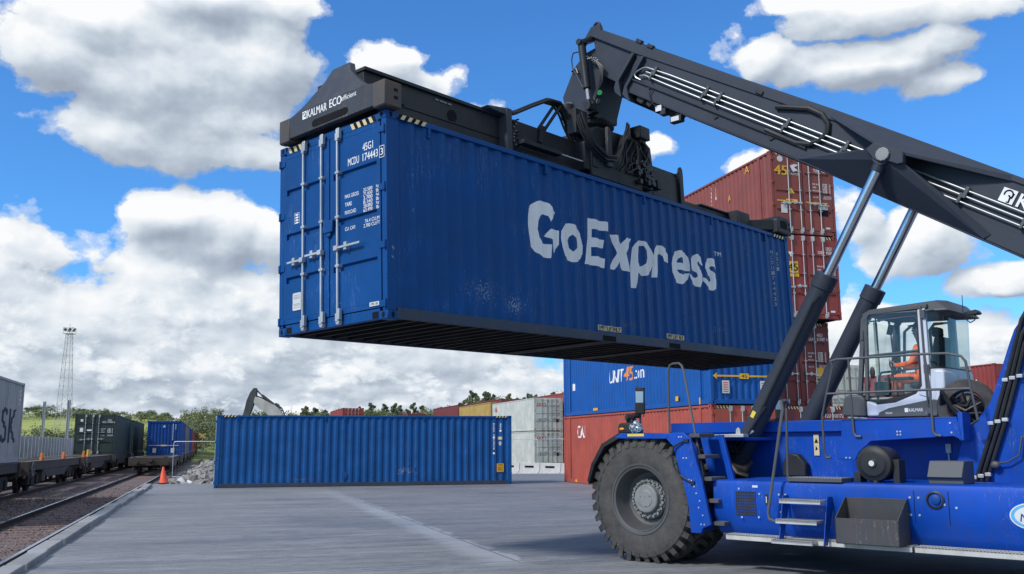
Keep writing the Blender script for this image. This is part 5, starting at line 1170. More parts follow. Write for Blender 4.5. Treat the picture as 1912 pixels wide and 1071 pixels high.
# hose reel and machinery between cab and tower
m = MB(); m.lathe([(.22,-.06),(.36,-.06),(.38,-.03),(.38,.03),(.36,.06),(.24,.06),(.22,.03),(.22,-.06)], (-3.86,-1.85,2.10), (0,1,0), 40); hr = m.build('hose_reel', M['tyre'], rs_)
m = MB(); m.ball((-3.86,-1.9,2.1), .2, .1, .2, 14)
for k in range(9):
    a = k*.7; m.tube([(-3.86+.2*cos(a),-1.80,2.1+.2*sin(a)),(-3.80+.1*cos(a+1),-1.72,2.12+.1*sin(a+1)),(-3.62,-1.80+.03*k-.1,2.08+.03*k),(-3.50,-1.9,2.05)], .02, 6)
m.build('reel_hose', M['hose'], hr)
# --- boom support tower
m = MB(); tw = [(-3.72,1.16),(-3.90,1.81),(-4.06,1.92),(-4.24,2.14),(-4.34,2.38),(-4.53,2.88),(-4.60,3.05),(-4.73,3.22),(-5.1,3.36),(-6.6,3.9),(-7.5,3.9),(-7.9,3.3),(-7.9,1.16)]
m.prism(tw, -1.60, -1.50); m.prism(tw, mir(-1.50), mir(-1.60)); m.box(-7.8,-5.6,-3.3,-1.6,1.9,2.4)
twr = m.build('boom_tower', BK, rs_, bevel=.012)
hb = MB()
for k, (a, b, c_) in enumerate((((-4.71,3.16),(-4.30,1.92),(-4.02,1.18)), ((-4.70,2.98),(-4.355,1.90),(-4.085,1.18)), ((-4.72,2.86),(-4.41,1.88),(-4.15,1.18)))):
    hb.tube([(a[0]-.10,-1.46,a[1]+.16),(a[0],-1.45,a[1]),((a[0]+b[0])/2-.005,-1.45,(a[1]+b[1])/2),(b[0],-1.45,b[1]),(c_[0],-1.45,c_[1])], .026, 8)
hs = hb.build('tower_hose', M['hose'], rs_)
m = MB()
for x, z in ((-4.55,2.44),(-4.34,1.91),(-4.09,1.24)):
    for k in (-1, 0, 1): m.box(x+k*.085-.035, x+k*.085+.035, -1.48, -1.415, z-k*.0-.02-.02*k, z+.025-.02*k)
m.build('hose_clamp', M['alu'], hs, bevel=.005)
m = MB(); m.box(-4.95,-4.70,-1.48,-1.42,1.5,1.95); m.tube([(-4.70,-1.45,1.75),(-4.6,-1.43,1.72),(-4.55,-1.43,1.5),(-4.42,-1.43,1.42),(-4.3,-1.43,1.40)], .012, 6); m.ball((-4.27,-1.43,1.38), .06, .04, .05, 8); m.build('cable_box', M['cab_grey'], rs_, bevel=.01)

# --- boom: s runs back from the tip along its top edge, t down from that edge, y across
PB = (2.330, 9.387); BA = R(31.087)
def bp(s, t, y): return Vector((PB[0]-s*cos(BA)+t*sin(BA), y, PB[1]-s*sin(BA)-t*cos(BA)))
BM = Matrix(((-cos(BA),0,sin(BA),PB[0]),(0,1,0,0),(-sin(BA),0,-cos(BA),PB[1]),(0,0,0,1)))   # (s, y, t) -> machine frame
def bprism(m, pts, y0, y1): m.prism(pts, y0, y1, 'y', BM)
boom = thing('boom', None, None); boom.parent = rs_; del_props(boom)
yb0, yb1 = -2.0, mir(-2.0)
m = MB(); bprism(m, [(.0,.02),(.05,.16),(.55,.72),(.75,.755),(1.6,.80),(1.6,.02)], yb1+.05, yb0-.05)
m.build('inner_section', DG, boom, bevel=.012)
m = MB(); bprism(m, [(1.25,.02),(1.30,.84),(5.3,.86),(8.8,.96),(11.4,1.0),(11.6,.8),(11.6,.2),(11.0,.06),(8.3,.06)], yb1+.012, yb0-.012)
for y0, y1 in ((yb0-.03, yb0+.015), (yb1-.015, yb1+.03)):
    bprism(m, [(.01,-.012),(.02,.155),(1.2,.185),(3.9,.165),(8.2,.125),(11.4,.14),(11.4,.05),(8.3,.045),(5.2,.0)], y0, y1)
    bprism(m, [(1.35,.615),(1.40,.85),(5.3,.872),(8.75,.972),(11.5,1.01),(11.5,.80),(8.6,.74),(5.2,.64),(3.0,.60)], y0+.006, y1-.006)
m.build('outer_section', DG, boom, bevel=.010)
m = MB(); bprism(m, [(.12,-.03),(1.15,-.03),(1.55,-.01),(5.3,-.02),(8.3,.035),(11.4,.035),(11.4,.05),(8.3,.05),(5.2,.0),(.12,-.01)], yb1+.06, yb0-.06)
bprism(m, [(1.45,.845),(5.3,.872),(8.75,.975),(11.5,1.02),(11.5,1.035),(8.75,.992),(5.3,.888),(1.45,.86)], yb1-.03, yb0+.03)
m.build('flange', DG, boom, bevel=.004)
for a, b, c_ in (((1.18,.19),(1.09,.84),(1.33,.985)), ((1.42,.19),(1.33,.89),(1.56,1.0))):
    m = MB(); bprism(m, [a,(b[0]+.0,b[1]-.1),(b[0]+.03,b[1]+.04),(b[0]+.10,c_[1]-.03),c_,(c_[0]+.05,c_[1]),(b[0]+.17,b[1]+.02),(b[0]+.07,b[1]-.1),(a[0]+.07,a[1])], yb1-.07, yb0+.07)
    m.build('collar', DG, boom, bevel=.012)
m = MB()
for s0, s1 in ((1.62,1.82),(1.86,2.02),(2.06,2.20)): bprism(m, [(s0,.85),(s1,.86),(s1-.03,.97),(s0+.03,.95)], yb1+.05, yb0-.03)
m.build('wear_pad', M['spreader_blk'], boom, bevel=.01)
m = MB()
for s0, t0, w_ in ((2.22,.93,.10),(2.33,.95,.07),(2.64,.99,.14)):
    p = bp(s0, t0, yb0-.02); m.box(p.x-w_, p.x+w_*.6, p.y-.06, p.y+.06, p.z-.07, p.z+.05); m.cyl((p.x,p.y,p.z+.05), bp(s0,.86,yb0-.02), .02, seg=6)
fl = m.build('flood_lamp', M['black'], boom, bevel=.012)
m = MB(); p = bp(2.64,.99,yb0-.02); m.box(p.x-.10,p.x+.06,p.y+.06,p.y+.066,p.z-.05,p.z+.03); p = bp(2.22,.93,yb0-.02); m.box(p.x-.08,p.x+.04,p.y+.06,p.y+.066,p.z-.06,p.z+.04); m.build('lamp_lens', M['sticker'], fl)
# three bright pipes along the side, looping at the front
yp = yb0+.045
def tl(k, s): return (.34, .42, .51)[k]+.0192*(s-2.52)
m = MB(); SS = [2.2,3.2,4.2,5.2,6.2,7.2,8.2,9.2,10.6]
m.tube([bp(1.62,.585,yp),bp(1.50,.575,yp),bp(1.44,.54,yp),bp(1.44,.49,yp),bp(1.56,.375,yp),bp(1.64,.345,yp)]+[bp(s,tl(0,s),yp) for s in SS], .0135, 8)
m.tube([bp(1.66,.42,yp)]+[bp(s,tl(1,s),yp) for s in SS], .0135, 8)
m.tube([bp(1.56,.52,yp),bp(1.66,.485,yp)]+[bp(s,tl(2,s),yp) for s in SS], .0125, 8)
pp_ = m.build('hydraulic_pipe', M['pipe'], boom)
m = MB()
for s in (1.85,3.05,3.35,4.73,5.81,7.71,8.6):
    bprism(m, [(s-.02,tl(0,s)-.05),(s+.03,tl(0,s)-.05),(s+.03,tl(1,s)+.03),(s-.02,tl(1,s)+.03)], yp-.03, yp+.03)
    bprism(m, [(s-.06,tl(1,s)-.03),(s-.02,tl(1,s)-.03),(s-.02,tl(2,s)+.03),(s-.06,tl(2,s)+.03)], yp-.03, yp+.026)
m.build('pipe_clip', M['cab_grey'], pp_, bevel=.004)
m = MB(); m.tube([bp(4.4,.24,yb0+.02),bp(4.95,.10,yb0+.02),bp(5.2,.12,yb0+.02),bp(5.36,.22,yb0+.02),bp(5.41,.34,yb0+.02),bp(5.36,.48,yb0+.02),bp(5.22,.60,yb0+.02),bp(5.0,.655,yb0+.02),bp(4.4,.63,yb0+.02)], .045, 8); m.build('sleeve_rim', M['spreader_blk'], boom)
m = MB(); bprism(m, [(1.40,.61),(5.2,.66),(5.2,.69),(1.45,.64)], yb0, yb0+.05); m.tube([bp(1.95,.62,yp),bp(1.92,.75,yp),bp(2.05,.88,yp),bp(2.2,.92,yp)], .01, 6); m.build('pocket_sill', M['spreader_blk'], boom, bevel=.004)
for s, t in ((1.75,.62),(3.3,.69),(4.45,.69)):
    m = MB(); bprism(m, [(s,t),(s+.16,t+.01),(s+.10,t+.07),(s+.06,t+.03)], yb0, yb0+.03); m.build('bracket', M['spreader_blk'], boom)
for s, t in ((1.21,-.05),(1.50,-.03),(4.0,.10)):
    m = MB(); bprism(m, [(s-.07,t-.03),(s+.07,t-.02),(s+.07,t+.05),(s-.07,t+.04)], yb0-.04, yb0+.04); m.build('guide_block', M['spreader_blk'], boom, bevel=.01)
# ram anchorage: wedge shaped side bulges carrying the pins
for sd_ in (0, 1):
    f = (lambda y: y) if sd_ == 0 else mir
    def hull(name, pts):
        mm = MB()
        for s, t, y in pts: mm.bm.verts.new(bp(s, t, f(y)))
        bmesh.ops.convex_hull(mm.bm, input=mm.bm.verts); 
        for v in [v for v in mm.bm.verts if not v.link_faces]: mm.bm.verts.remove(v)
        return mm.build(name, DG, boom, smooth=0, bevel=.006)
    o1 = hull('upper_gusset', [(5.33,.02,-1.99),(5.33,.11,-1.985),(6.25,.29,-1.98),(6.9,.29,-1.98),(8.16,.13,-1.985),(8.16,.05,-1.99),(6.42,.275,-1.56),(6.84,.265,-1.56),(6.42,.31,-1.56),(6.84,.31,-1.56)])
    o2 = hull('lower_gusset', [(5.15,.80,-1.985),(5.15,.87,-1.975),(6.3,.92,-1.97),(8.2,.955,-1.97),(8.26,.86,-1.985),(7.56,.72,-1.985),(7.0,.45,-1.985),(6.1,.50,-1.985),(6.33,.40,-1.56),(6.92,.41,-1.56),(6.72,.50,-1.56),(6.5,.50,-1.56)])
    m = MB(); y0, y1 = f(-1.62), f(-1.50); bprism(m, [(6.33,.41),(6.40,.285),(6.85,.265),(6.93,.41),(6.86,.455),(6.72,.46),(6.62,.52),(6.50,.50)], min(y0,y1), max(y0,y1)); pn = m.build('pin_plate', DG, boom, bevel=.012)
    m = MB(); c0 = bp(6.61,.40,f(-1.50)); c1 = bp(6.61,.40,f(-1.46)); m.cyl(c0, c1, .10, .10, 10); m.build('pin', M['hub'], pn, bevel=.01)
    # lift ram
    yy = f(-1.60); b0 = Vector((-.50,yy,1.25)); b1 = Vector((-2.17,yy,4.06)); top = Vector((-3.09,yy,5.62)); d = (b1-b0).normalized()
    ram = thing('lift_ram', None, None); ram.parent = rs_; del_props(ram)
    m = MB(); m.cyl(b0, b1-d*.12, .150, seg=32); m.cyl(b1-d*.22, b1, .168, seg=32); m.ball(b0, .19, .19, .19, 16); m.cyl((b0.x,yy-.14,b0.z),(b0.x,yy+.14,b0.z),.15,seg=20)
    m.build('barrel', M['stk_dark'], ram, bevel=.008)
    m = MB(); m.cyl(b1-d*.02, top-d*.18, .078, seg=32); m.build('rod', M['chrome'], ram)
    m = MB(); m.cyl(top-d*.22, top-d*.02, .088, seg=20); m.cyl((top.x,yy-.09,top.z),(top.x,yy+.09,top.z),.13,seg=20); m.build('rod_eye', DG, ram, bevel=.006)
    n_ = Vector((d.z,0,-d.x)); sgn = 1 if sd_ == 0 else -1
    m = MB(); o_ = Vector((0,sgn*.155,0)); m.tube([b0+d*.4+o_+n_*-.06, b0+d*1.2+o_+n_*-.06, b0+d*2.4+o_+n_*-.06, b1-d*.45+o_*1.0+n_*-.06, b1-d*.30+n_*-.10+o_*.9], .016, 6); m.tube([b0+d*.3+o_*1.2, b0+d*.7+o_*1.15-n_*.05, b0+d*1.0+o_*1.1-n_*.08, b0+d*1.15+o_-n_*.1], .02, 6); m.box(0,0,0,0,0,0) if 0 else None
    m.build('ram_hose', M['hose'], ram)
    m = MB(); c = b0+d*.72+o_+Vector((0,sgn*.004,0)); m.cyl(c+d*-.05-n_*.05, c+d*.02-n_*.09, .022, seg=8); m.build('hose_fitting', M['alu'], ram)
    m = MB(); c = b0+d*.95+n_*.03; P_ = [c-n_*.03-d*.05, c+n_*.03-d*.05, c+n_*.03+d*.05, c-n_*.03+d*.05]; m.loft([p+Vector((0,sgn*.146,0)) for p in P_], [p+Vector((0,sgn*.158,0)) for p in P_]); m.build('ram_label', M['yellow_plate'], ram)
# maker's sign on the boom side
m = MB(); bprism(m, [(8.12,.225),(8.31,.225),(8.31,.415),(8.12,.415)], yb0-.01, yb0+.006)
Ub = bp(1,0,0)-bp(0,0,0); Vb = bp(0,0,0)-bp(0,1,0)
put_text(m, 'KALMAR', bp(8.36,.415,yb0+.007), Ub, Vb, .185, 1.05, .02); lg = m.build('boom_lettering', M['letter'], boom, smooth=0)
m = MB(); C0 = bp(8.215,.30,yb0+.009); sp = []
for i in range(22):
    a = R(200-i*16); r = .055; sp.append(C0+Ub*(r*cos(a))+Vb*(r*sin(a)))
m.tube(sp[:16], .010, 4); m.tube([bp(8.22,.31,yb0+.009),bp(8.25,.33,yb0+.009),bp(8.255,.40,yb0+.009),bp(8.23,.40,yb0+.009)], .010, 4); m.tube([bp(8.28,.27,yb0+.009),bp(8.27,.34,yb0+.009)], .008, 4); m.build('sign_mark', M['letter_k'], lg)

# --- boom head, tilt rams, slewing ring
m = MB(); hd = [(2.30,9.05),(2.60,9.00),(2.74,8.90),(2.90,8.76),(3.18,8.26),(3.10,7.95),(3.13,7.70),(2.44,7.70),(2.43,7.83),(2.24,8.40),(1.85,8.45),(1.80,8.7)]
m.prism(hd, -2.85, -2.10); head = m.build('head', DG, boom, bevel=.02)
m = MB(); m.prism([(3.06,8.14),(3.17,8.02),(3.14,7.72),(2.84,7.72),(2.84,7.90),(2.92,8.10)], -2.09, -2.05); m.build('motor_mount', M['cab_grey'], head, bevel=.03)
m = MB()
for x, z in ((2.98,8.04),(3.07,8.02),(3.02,7.93),(2.9,7.87)): m.cyl((x,-2.05,z),(x,-2.03,z),.03,seg=8)
m.build('bolt_head', M['hub'], head)
m = MB(); m.lathe([(0,.03),(.05,.03),(.055,0)], (2.28,-2.10,8.12), (-.6,1,0), 14); m.build('green_lamp', M['green_light'], head); m = MB(); m.lathe([(0,.03),(.05,.03),(.055,0)], (2.30,-2.10,7.96), (0,1,0), 14); m.build('grey_lamp', M['cab_grey'], head)
m = MB(); m.lathe([(0,-.06),(.14,-.06),(.16,-.02),(.16,.03),(0,.03)], (2.50,-2.02,9.20), (0,.35,1), 20)
lug = [(2.27+.075*cos(a), 9.40+.085*sin(a)) for a in [2*pi*i/16 for i in range(16)]]
m.tube([(x,-2.05,z) for x, z in lug], .028, 8, True); m.prism([(2.18,9.42),(2.38,9.42),(2.55,9.22),(2.15,9.28)], -2.1, -2.0); m.build('tip_lug', DG, boom, bevel=.008)
tr_ = thing('tilt_ram', None, None); tr_.parent = boom; del_props(tr_)
a = Vector((2.56,-1.94,9.12)); b = Vector((2.40,-1.94,7.84)); d = (b-a).normalized()
m = MB(); m.cyl(a, a+d*.92, .075, seg=18); m.cyl(a-d*.02+Vector((0,-.1,0)), a-d*.02+Vector((0,.1,0)), .06, seg=14); m.build('tilt_barrel', M['spreader_blk'], tr_, bevel=.006)
m = MB(); m.cyl(a+d*.9, b-d*.12, .036, seg=16); m.build('tilt_rod', M['chrome'], tr_)
m = MB(); m.cyl(b+Vector((0,-.08,0)), b+Vector((0,.08,0)), .08, seg=16); m.cyl(b-d*.14, b, .05, seg=10); m.prism([(2.62,8.02),(2.48,7.98),(2.30,7.74),(2.5,7.70)], -2.12, -1.98); m.build('tilt_eye', M['spreader_blk'], tr_, bevel=.006)
m = MB(); rs = random.Random(8)
for k in range(7):
    y = -1.98; x0 = 2.46-.03*k; m.tube([(x0,y,8.86-.02*k),(x0-.10,y+.03,8.78-.02*k),(x0-.22,y+.04,8.70-.03*k),(x0-.30+.02*k,y+.02,8.55-.05*k),(2.22+.02*k,y,8.2-.03*k),(2.30,y,7.95)], .012, 6)
m.tube([(2.62,-1.98,9.0),(2.80,-1.98,9.02),(2.84,-1.98,8.9),(2.82,-1.98,8.72),(2.76,-1.98,8.62),(2.60,-2.0,8.3),(2.52,-2.0,8.2)], .012, 6); m.tube([(2.9,-2.06,8.70),(2.78,-2.04,8.72),(2.72,-2.02,8.6)], .02, 6)
m.build('head_hose', M['hose'], boom)
m = MB()
for k in range(14): m.ball((2.48-.022*k, -1.955+rs.uniform(-.01,.02), 8.84-.012*k+rs.uniform(-.04,.04)), .017, seg=6)
m.build('hose_fitting', M['pipe'], boom)
m = MB(); ctr = (2.86,-2.50)
m.lathe([(0,.14),(.46,.14),(.47,.12),(.47,.02),(.44,0),(.40,-.04),(.40,-.16),(0,-.16)], (*ctr,7.60), (0,0,1), 48)
for k in range(44):
    a = 2*pi*k/44; x, y = ctr[0]+.47*cos(a), ctr[1]+.47*sin(a); m.box(-.012,.012,-.014,.014,.03,.11, Matrix.Translation((x,y,7.60)) @ Matrix.Rotation(a, 4, 'Z'))
slew = m.build('slewing_ring', M['spreader_blk'], boom, bevel=.004)
m = MB(); m.box(-.08,.08,-.02,.02,.02,.12, Matrix.Translation((2.78,-2.02,7.60))); m.build('ring_plate', M['sticker'], slew)

# --- spreader, built in the lifted container's frame and carried by the boom head
XF = RSM.inverted() @ HM
sprd = thing('spreader', None, None); sprd.parent = rs_; del_props(sprd)
def sb(m, name, mat, par=None, **k):
    bmesh.ops.transform(m.bm, matrix=XF, verts=m.bm.verts); return m.build(name, mat, par or sprd, **k)
yc = 1.10
def endbeam(x0, x1, name, big):
    prof = [(-1.20,2.905),(-1.20,3.27),(-.95,3.275),(-.84,3.30),(-.66,3.40),(-.30,3.70),(-.20,3.88),(.20,3.88),(.30,3.70),(.66,3.40),(.84,3.30),(.95,3.275),(1.20,3.27),(1.20,2.905),(.98,2.905),(.96,2.955),(-.96,2.955),(-.98,2.905)]
    m = MB()
    low = [q for q in prof if q[1] <= 3.301]; up = [q for q in prof if q[1] >= 3.299]
    m.loft([Vector((x0, yc+y, z)) for y, z in low], [Vector((x1, yc+y, z)) for y, z in low])
    f = lambda x, y, z: Vector((x+(z-3.30)*.36, yc+y, z))
    m.loft([f(x0, y, z) for y, z in up], [f(x1, y, z) for y, z in up])
    return sb(m, name, M['spreader'], bevel=.006)
eb = endbeam(-.10, .0, 'end_beam', True)
m = MB(); m.box(.0,.22,.45,1.75,2.98,3.25); m.box(-.02,.30,-.07,2.27,3.0,3.24); sb(m, 'end_box', M['spreader_blk'], bevel=.01)
for y0, y1 in ((2.06,2.31),(-.11,.14)):
    m = MB(); m.box(-.112,.20,y0,y1,2.915,3.275); gb = sb(m, 'corner_guide', M['rust_corner'], bevel=.014)
m = MB()
for x, z in ((.09,3.05),(.09,3.16)): m.box(x-.035,x+.035,-.113,-.109,z-.025,z+.02)
sb(m, 'guide_slot', M['letter_k'], gb, smooth=0)
m = MB(); m.prism([(yc+y, z) for y, z in [(-.36,2.985),(.36,2.985)]+[(.36+.055*sin(a), 3.04-.055*cos(a)) for a in [R(30*i) for i in range(1,6)]]+[(.36,3.095),(-.36,3.095)]+[(-.36-.055*sin(a), 3.04+.055*cos(a)) for a in [R(30*i) for i in range(1,6)]]], -.1035, -.1015, 'x'); sl_ = sb(m, 'slot', M['letter_k'], eb, smooth=0)
m = MB(); X = -.1025; U = (0,-1,0); Z = (0,0,1)
m.box(X,X+.001,1.645,1.745,3.165,3.285); put_text(m, 'KALMAR', (X,1.625,3.165), U, Z, .12, .46, .03); put_text(m, 'ECO', (X,1.10,3.175), U, Z, .125, .27, .045); put_text(m, 'efficient', (X,.83,3.205), U, Z, .075, .33, .012)
lt_ = sb(m, 'end_lettering', M['letter'], eb, smooth=0)
m = MB(); m.tube([(X-.001,1.70+.028*cos(a),3.235+.03*sin(a)) for a in [R(20*i) for i in range(0,15)]], .006, 4); m.tube([(X-.001,1.67,3.25),(X-.001,1.67,3.19)], .006, 4); sb(m, 'sign_mark', M['letter_k'], lt_)
m = MB(); m.box(.12,3.2,.60,1.60,3.0,3.70); m.box(.10,3.1,.55,1.65,3.66,3.715); m.box(.3,3.0,.585,.60,3.30,3.325)
bmn = sb(m, 'telescopic_beam', M['spreader_blk'], bevel=.012)
m = MB(); m.cyl((1.89,.598,3.42),(1.89,.592,3.42),.10,seg=20); sb(m, 'beam_hole', M['letter_k'], bmn, smooth=0)
m = MB()
for x in (1.52,1.62,1.70,1.80): m.box(x,x+.07,.585,.598,3.585,3.61)
sb(m, 'scraped_mark', M['hub'], bmn, smooth=0)
m = MB(); m.box(8.3,11.6,.65,1.55,2.99,3.30); m.box(9.4,10.9,.60,1.0,3.30,3.34); m.box(10.6,11.2,.4,1.6,3.05,3.36); sb(m, 'telescopic_beam', M['spreader_blk'], bmn.parent, bevel=.012)
m = MB(); m.loft([(11.0,.55,2.99),(11.0,1.65,2.99),(11.0,1.65,3.22),(11.0,.55,3.22)], [(11.65,-.02,2.97),(11.65,2.22,2.97),(11.65,2.22,3.25),(11.65,-.02,3.25)])
m.prism([(11.60,2.92),(11.60,3.24),(11.72,3.32),(12.12,3.32),(12.25,3.24),(12.27,2.92)], -.08, 2.28); e2 = sb(m, 'end_beam', M['spreader_blk'], bevel=.03)
m = MB(); m.prism(capsule_pts(3.12,11.86,.17,.28) and [(11.72,3.03),(12.02,3.03),(12.05,3.08),(12.05,3.17),(12.02,3.22),(11.76,3.22),(11.71,3.17),(11.71,3.07)], -.084, -.079); m.box(12.12,12.2,-.084,-.079,3.02,3.09); m.box(12.12,12.2,-.084,-.079,3.15,3.2); sb(m, 'beam_hole', M['letter_k'], e2, smooth=0)
# fixed centre frame
m = MB(); m.box(3.1,8.35,.48,1.72,2.985,3.66); m.box(7.0,8.42,.50,1.70,3.66,3.74); m.box(3.3,7.0,.40,.48,3.0,3.12)
m.box(7.35,8.2,.470,.482,3.1,3.55); cf = sb(m, 'centre_frame', M['spreader_blk'], bevel=.012)
m = MB(); m.box(2.98,3.12,.42,1.78,2.96,3.80); m.prism([(2.55,3.74),(3.0,3.80),(3.0,3.68),(2.6,3.70)], .44, 1.76); sb(m, 'frame_bracket', M['spreader'], bevel=.012)
m = MB(); m.box(8.30,8.44,.42,1.78,2.96,3.76); m.prism([(8.28,3.74),(8.46,3.74),(8.44,3.86),(8.38,3.90),(8.31,3.86)], .43, .47); sb(m, 'frame_bracket', M['spreader_blk'], bevel=.012)
m = MB(); m.prism([(4.85,3.6),(5.25,3.98),(6.72,4.02),(6.85,3.85),(7.0,3.6),(7.02,3.1),(4.85,3.1)], .25, 2.0); m.box(6.50,6.84,.14,.48,4.03,4.28); m.box(6.56,6.78,.2,.42,3.95,4.04); m.box(5.0,6.6,.22,.30,3.0,3.6)
pw = sb(m, 'slewing_base', M['spreader_blk'], bevel=.02)
m = MB(); m.prism([(5.42,3.25),(5.60,3.25),(5.55,4.0),(5.46,4.0)], .16, .22); sb(m, 'rib_plate', M['spreader'], pw, bevel=.008)
m = MB(); m.prism([(6.72,3.15),(6.98,3.15),(6.88,3.9),(6.72,3.98)], .18, .24); sb(m, 'rib_plate', M['spreader'], pw, bevel=.008)
m = MB(); m.tube([(4.2,.30,3.24),(5.1,.30,3.24)], .022, 8); rd_ = sb(m, 'ram_rod', M['chrome']); m = MB(); m.tube([(5.08,.28,3.24),(7.2,.28,3.24)], .055, 12); m.box(5.05,5.2,.2,.36,3.17,3.33); m.box(7.1,7.25,.2,.36,3.15,3.32); m.box(3.2,4.2,.25,.40,3.2,3.27); sb(m, 'telescope_ram', M['spreader_blk'], bevel=.005)
m = MB(); rs = random.Random(4)
for k in range(7):   # hose bundle: up over the stay from the left, then drooping under the slewing ring
    o = Vector((rs.uniform(-.05,.05), .45+.03*k, rs.uniform(-.03,.04)))
    P = [(3.05,0,3.72),(3.35,0,3.84),(3.8,0,4.08),(4.2,0,4.28),(4.5,0,4.30),(4.66,0,4.18),(4.80,0,3.95),(5.0,0,3.70)]
    m.tube([Vector(p)+o for p in P], .022, 6)
for k in range(8):
    o = Vector((rs.uniform(-.04,.04), .12+.02*k, rs.uniform(-.04,.04)))
    P = [(4.72,.05,4.05),(4.78,.0,3.80),(5.0,-.02,3.50),(5.3,-.04,3.36),(5.6,-.04,3.40),(5.82,0,3.62),(5.95,.02,3.86),(6.1+.04*k,.05,4.05),(6.22+.03*k,.1,4.22)]
    m.tube([Vector(p)+o for p in P], .024, 6)
for k in range(10):
    x = 5.95+rs.uniform(0,.75); j = lambda a: rs.uniform(-a, a); m.tube([(x,.22,4.0+j(.05)),(x+.08+j(.08),.15+j(.04),3.82+j(.06)),(x+.03+j(.14),.16+j(.05),3.6+j(.06)),(x-.08+j(.16),.18+j(.04),3.42+j(.05)),(x-.12+j(.1),.2,3.25)], rs.uniform(.012,.022), 6)
sb(m, 'hose_bundle', M['hose'])
m = MB(); m.tube([(3.92,.55,3.66),(4.40,.55,4.22)], .03, 8); m.tube([(4.02,.48,3.66),(4.50,.48,4.22)], .03, 8); m.prism([(3.82,3.40),(3.92,3.40),(4.06,3.72),(3.88,3.72)], .44, .48); sb(m, 'hose_stay', M['spreader_blk'], bevel=.004)
m = MB()
for k in range(16):
    x = rs.uniform(6.3,6.9); z = rs.uniform(3.15,3.55); w2 = rs.uniform(.02,.045); m.box(x-w2,x+w2,.12,.20+rs.uniform(0,.05),z-w2*1.2,z+w2)
for k in range(14): 
    x = rs.uniform(3.12,3.3); m.box(x-.02,x+.02,.42,.47,3.2+.035*k,3.22+.035*k)
m.box(4.7,5.05,.3,.5,3.75,4.2); m.cyl((4.85,.6,4.1),(4.85,.6,4.36),.12,seg=14)
sb(m, 'valve_bank', M['black'], bevel=.006)
m = MB()
for k in range(14): m.ball((rs.uniform(6.3,6.9),.12,rs.uniform(3.15,3.6)), .013, seg=6)
for k in range(8): m.ball((3.16+rs.uniform(-.03,.05),.41,3.2+.06*k), .014, seg=6)
sb(m, 'hose_fitting', M['hub'])
m = MB()
for x in (.05, 12.03):
    for y in (.06, 2.2): m.cyl((x+.05,y+.03,2.90),(x+.05,y+.03,2.99),.045,seg=10)
sb(m, 'twist_lock', M['hub'])

# --- driver, seated in the cab
def driver():
    J = [((0,0,0),.125),((.01,0,.20),.13),((.02,0,.40),.135),((.02,0,.52),.07),((.035,0,.60),.055),((.05,0,.68),.085),((.055,0,.77),.088),((.045,0,.84),.06),
         ((.02,.17,.46),.068),((.10,.24,.22),.05),((.33,.19,.20),.040),((.40,.17,.22),.035),
         ((.02,-.17,.46),.068),((.10,-.24,.22),.05),((.33,-.19,.20),.040),((.40,-.17,.22),.035),
         ((.05,.10,-.02),.10),((.42,.13,.02),.078),((.48,.13,-.36),.055),((.60,.13,-.40),.042),
         ((.05,-.10,-.02),.10),((.42,-.13,.02),.078),((.48,-.13,-.36),.055),((.60,-.13,-.40),.042)]
    E = [(0,1),(1,2),(2,3),(3,4),(4,5),(5,6),(6,7),(2,8),(8,9),(9,10),(10,11),(2,12),(12,13),(13,14),(14,15),(0,16),(16,17),(17,18),(18,19),(0,20),(20,21),(21,22),(22,23)]
    me = bpy.data.meshes.new('person'); me.from_pydata([j[0] for j in J], E, []); o = bpy.data.objects.new('person', me); COL.objects.link(o)
    sk = o.modifiers.new('skin', 'SKIN'); 
    for v, (p, r) in zip(me.skin_vertices[0].data, J): v.radius = (r, r); v.use_root = False
    me.skin_vertices[0].data[0].use_root = True
    ss = o.modifiers.new('sub', 'SUBSURF'); ss.levels = ss.render_levels = 2
    dg = bpy.context.evaluated_depsgraph_get(); dg.update()
    nm = bpy.data.meshes.new_from_object(o.evaluated_get(dg)); o.modifiers.clear(); o.data = nm
    nm.materials.clear(); [nm.materials.append(x) for x in (M['orange'], M['skin'], M['dark_cloth'])]
    for p in nm.polygons:
        c = p.center; p.use_smooth = True
        p.material_index = 1 if (c.z > .585 or (c.x > .36 and .1 < c.z < .3)) else (2 if c.z < -.37 else 0)
    face = MB(); face.ball((.135,0,.745), .018, .014, .022, 8); face.ball((.04,.088,.755), .02, .008, .028, 8); face.ball((.04,-.088,.755), .02, .008, .028, 8); face.build('nose_and_ears', M['skin'], o)
    e = MB(); [e.ball((.128,y,.775), .012, .014, .008, 8) for y in (-.032,.032)]; e.box(.13,.142,-.025,.025,.695,.702); e.build('eyes_and_mouth', M['letter_k'], o)
    for s in (-1, 1):
        hnd = MB()
        for k in range(4): hnd.tube([(.42,s*(.15+.012*k),.235+.012*k),(.46,s*(.145+.012*k),.25+.014*k),(.455,s*(.14+.012*k),.275+.012*k)], .009, 6)
        hnd.tube([(.40,s*.15,.23),(.42,s*.125,.255),(.44,s*.115,.27)], .010, 6); hnd.build('fingers', M['skin'], o)
    h = MB(); h.ball((.03,0,.80), .10, .098, .085, 14); h.box(.09,.19,-.06,.06,.815,.828); h.build('cap', M['dark_cloth'], o, bevel=.004)
    st2 = MB(); st2.tube([(.0,.0,.30)], .01, 6) if 0 else st2.box(-.14,-.13,-.1,.1,.22,.26); st2.build('reflective_band', M['sticker'], o)
    tag(o, 'driver in orange work clothes and dark cap, seated behind the cab glass', 'person')
    o.matrix_world = RSM @ Matrix.Translation((-3.13, CY, 2.56)) @ Matrix.Scale(.92, 4)
    return o
driver()
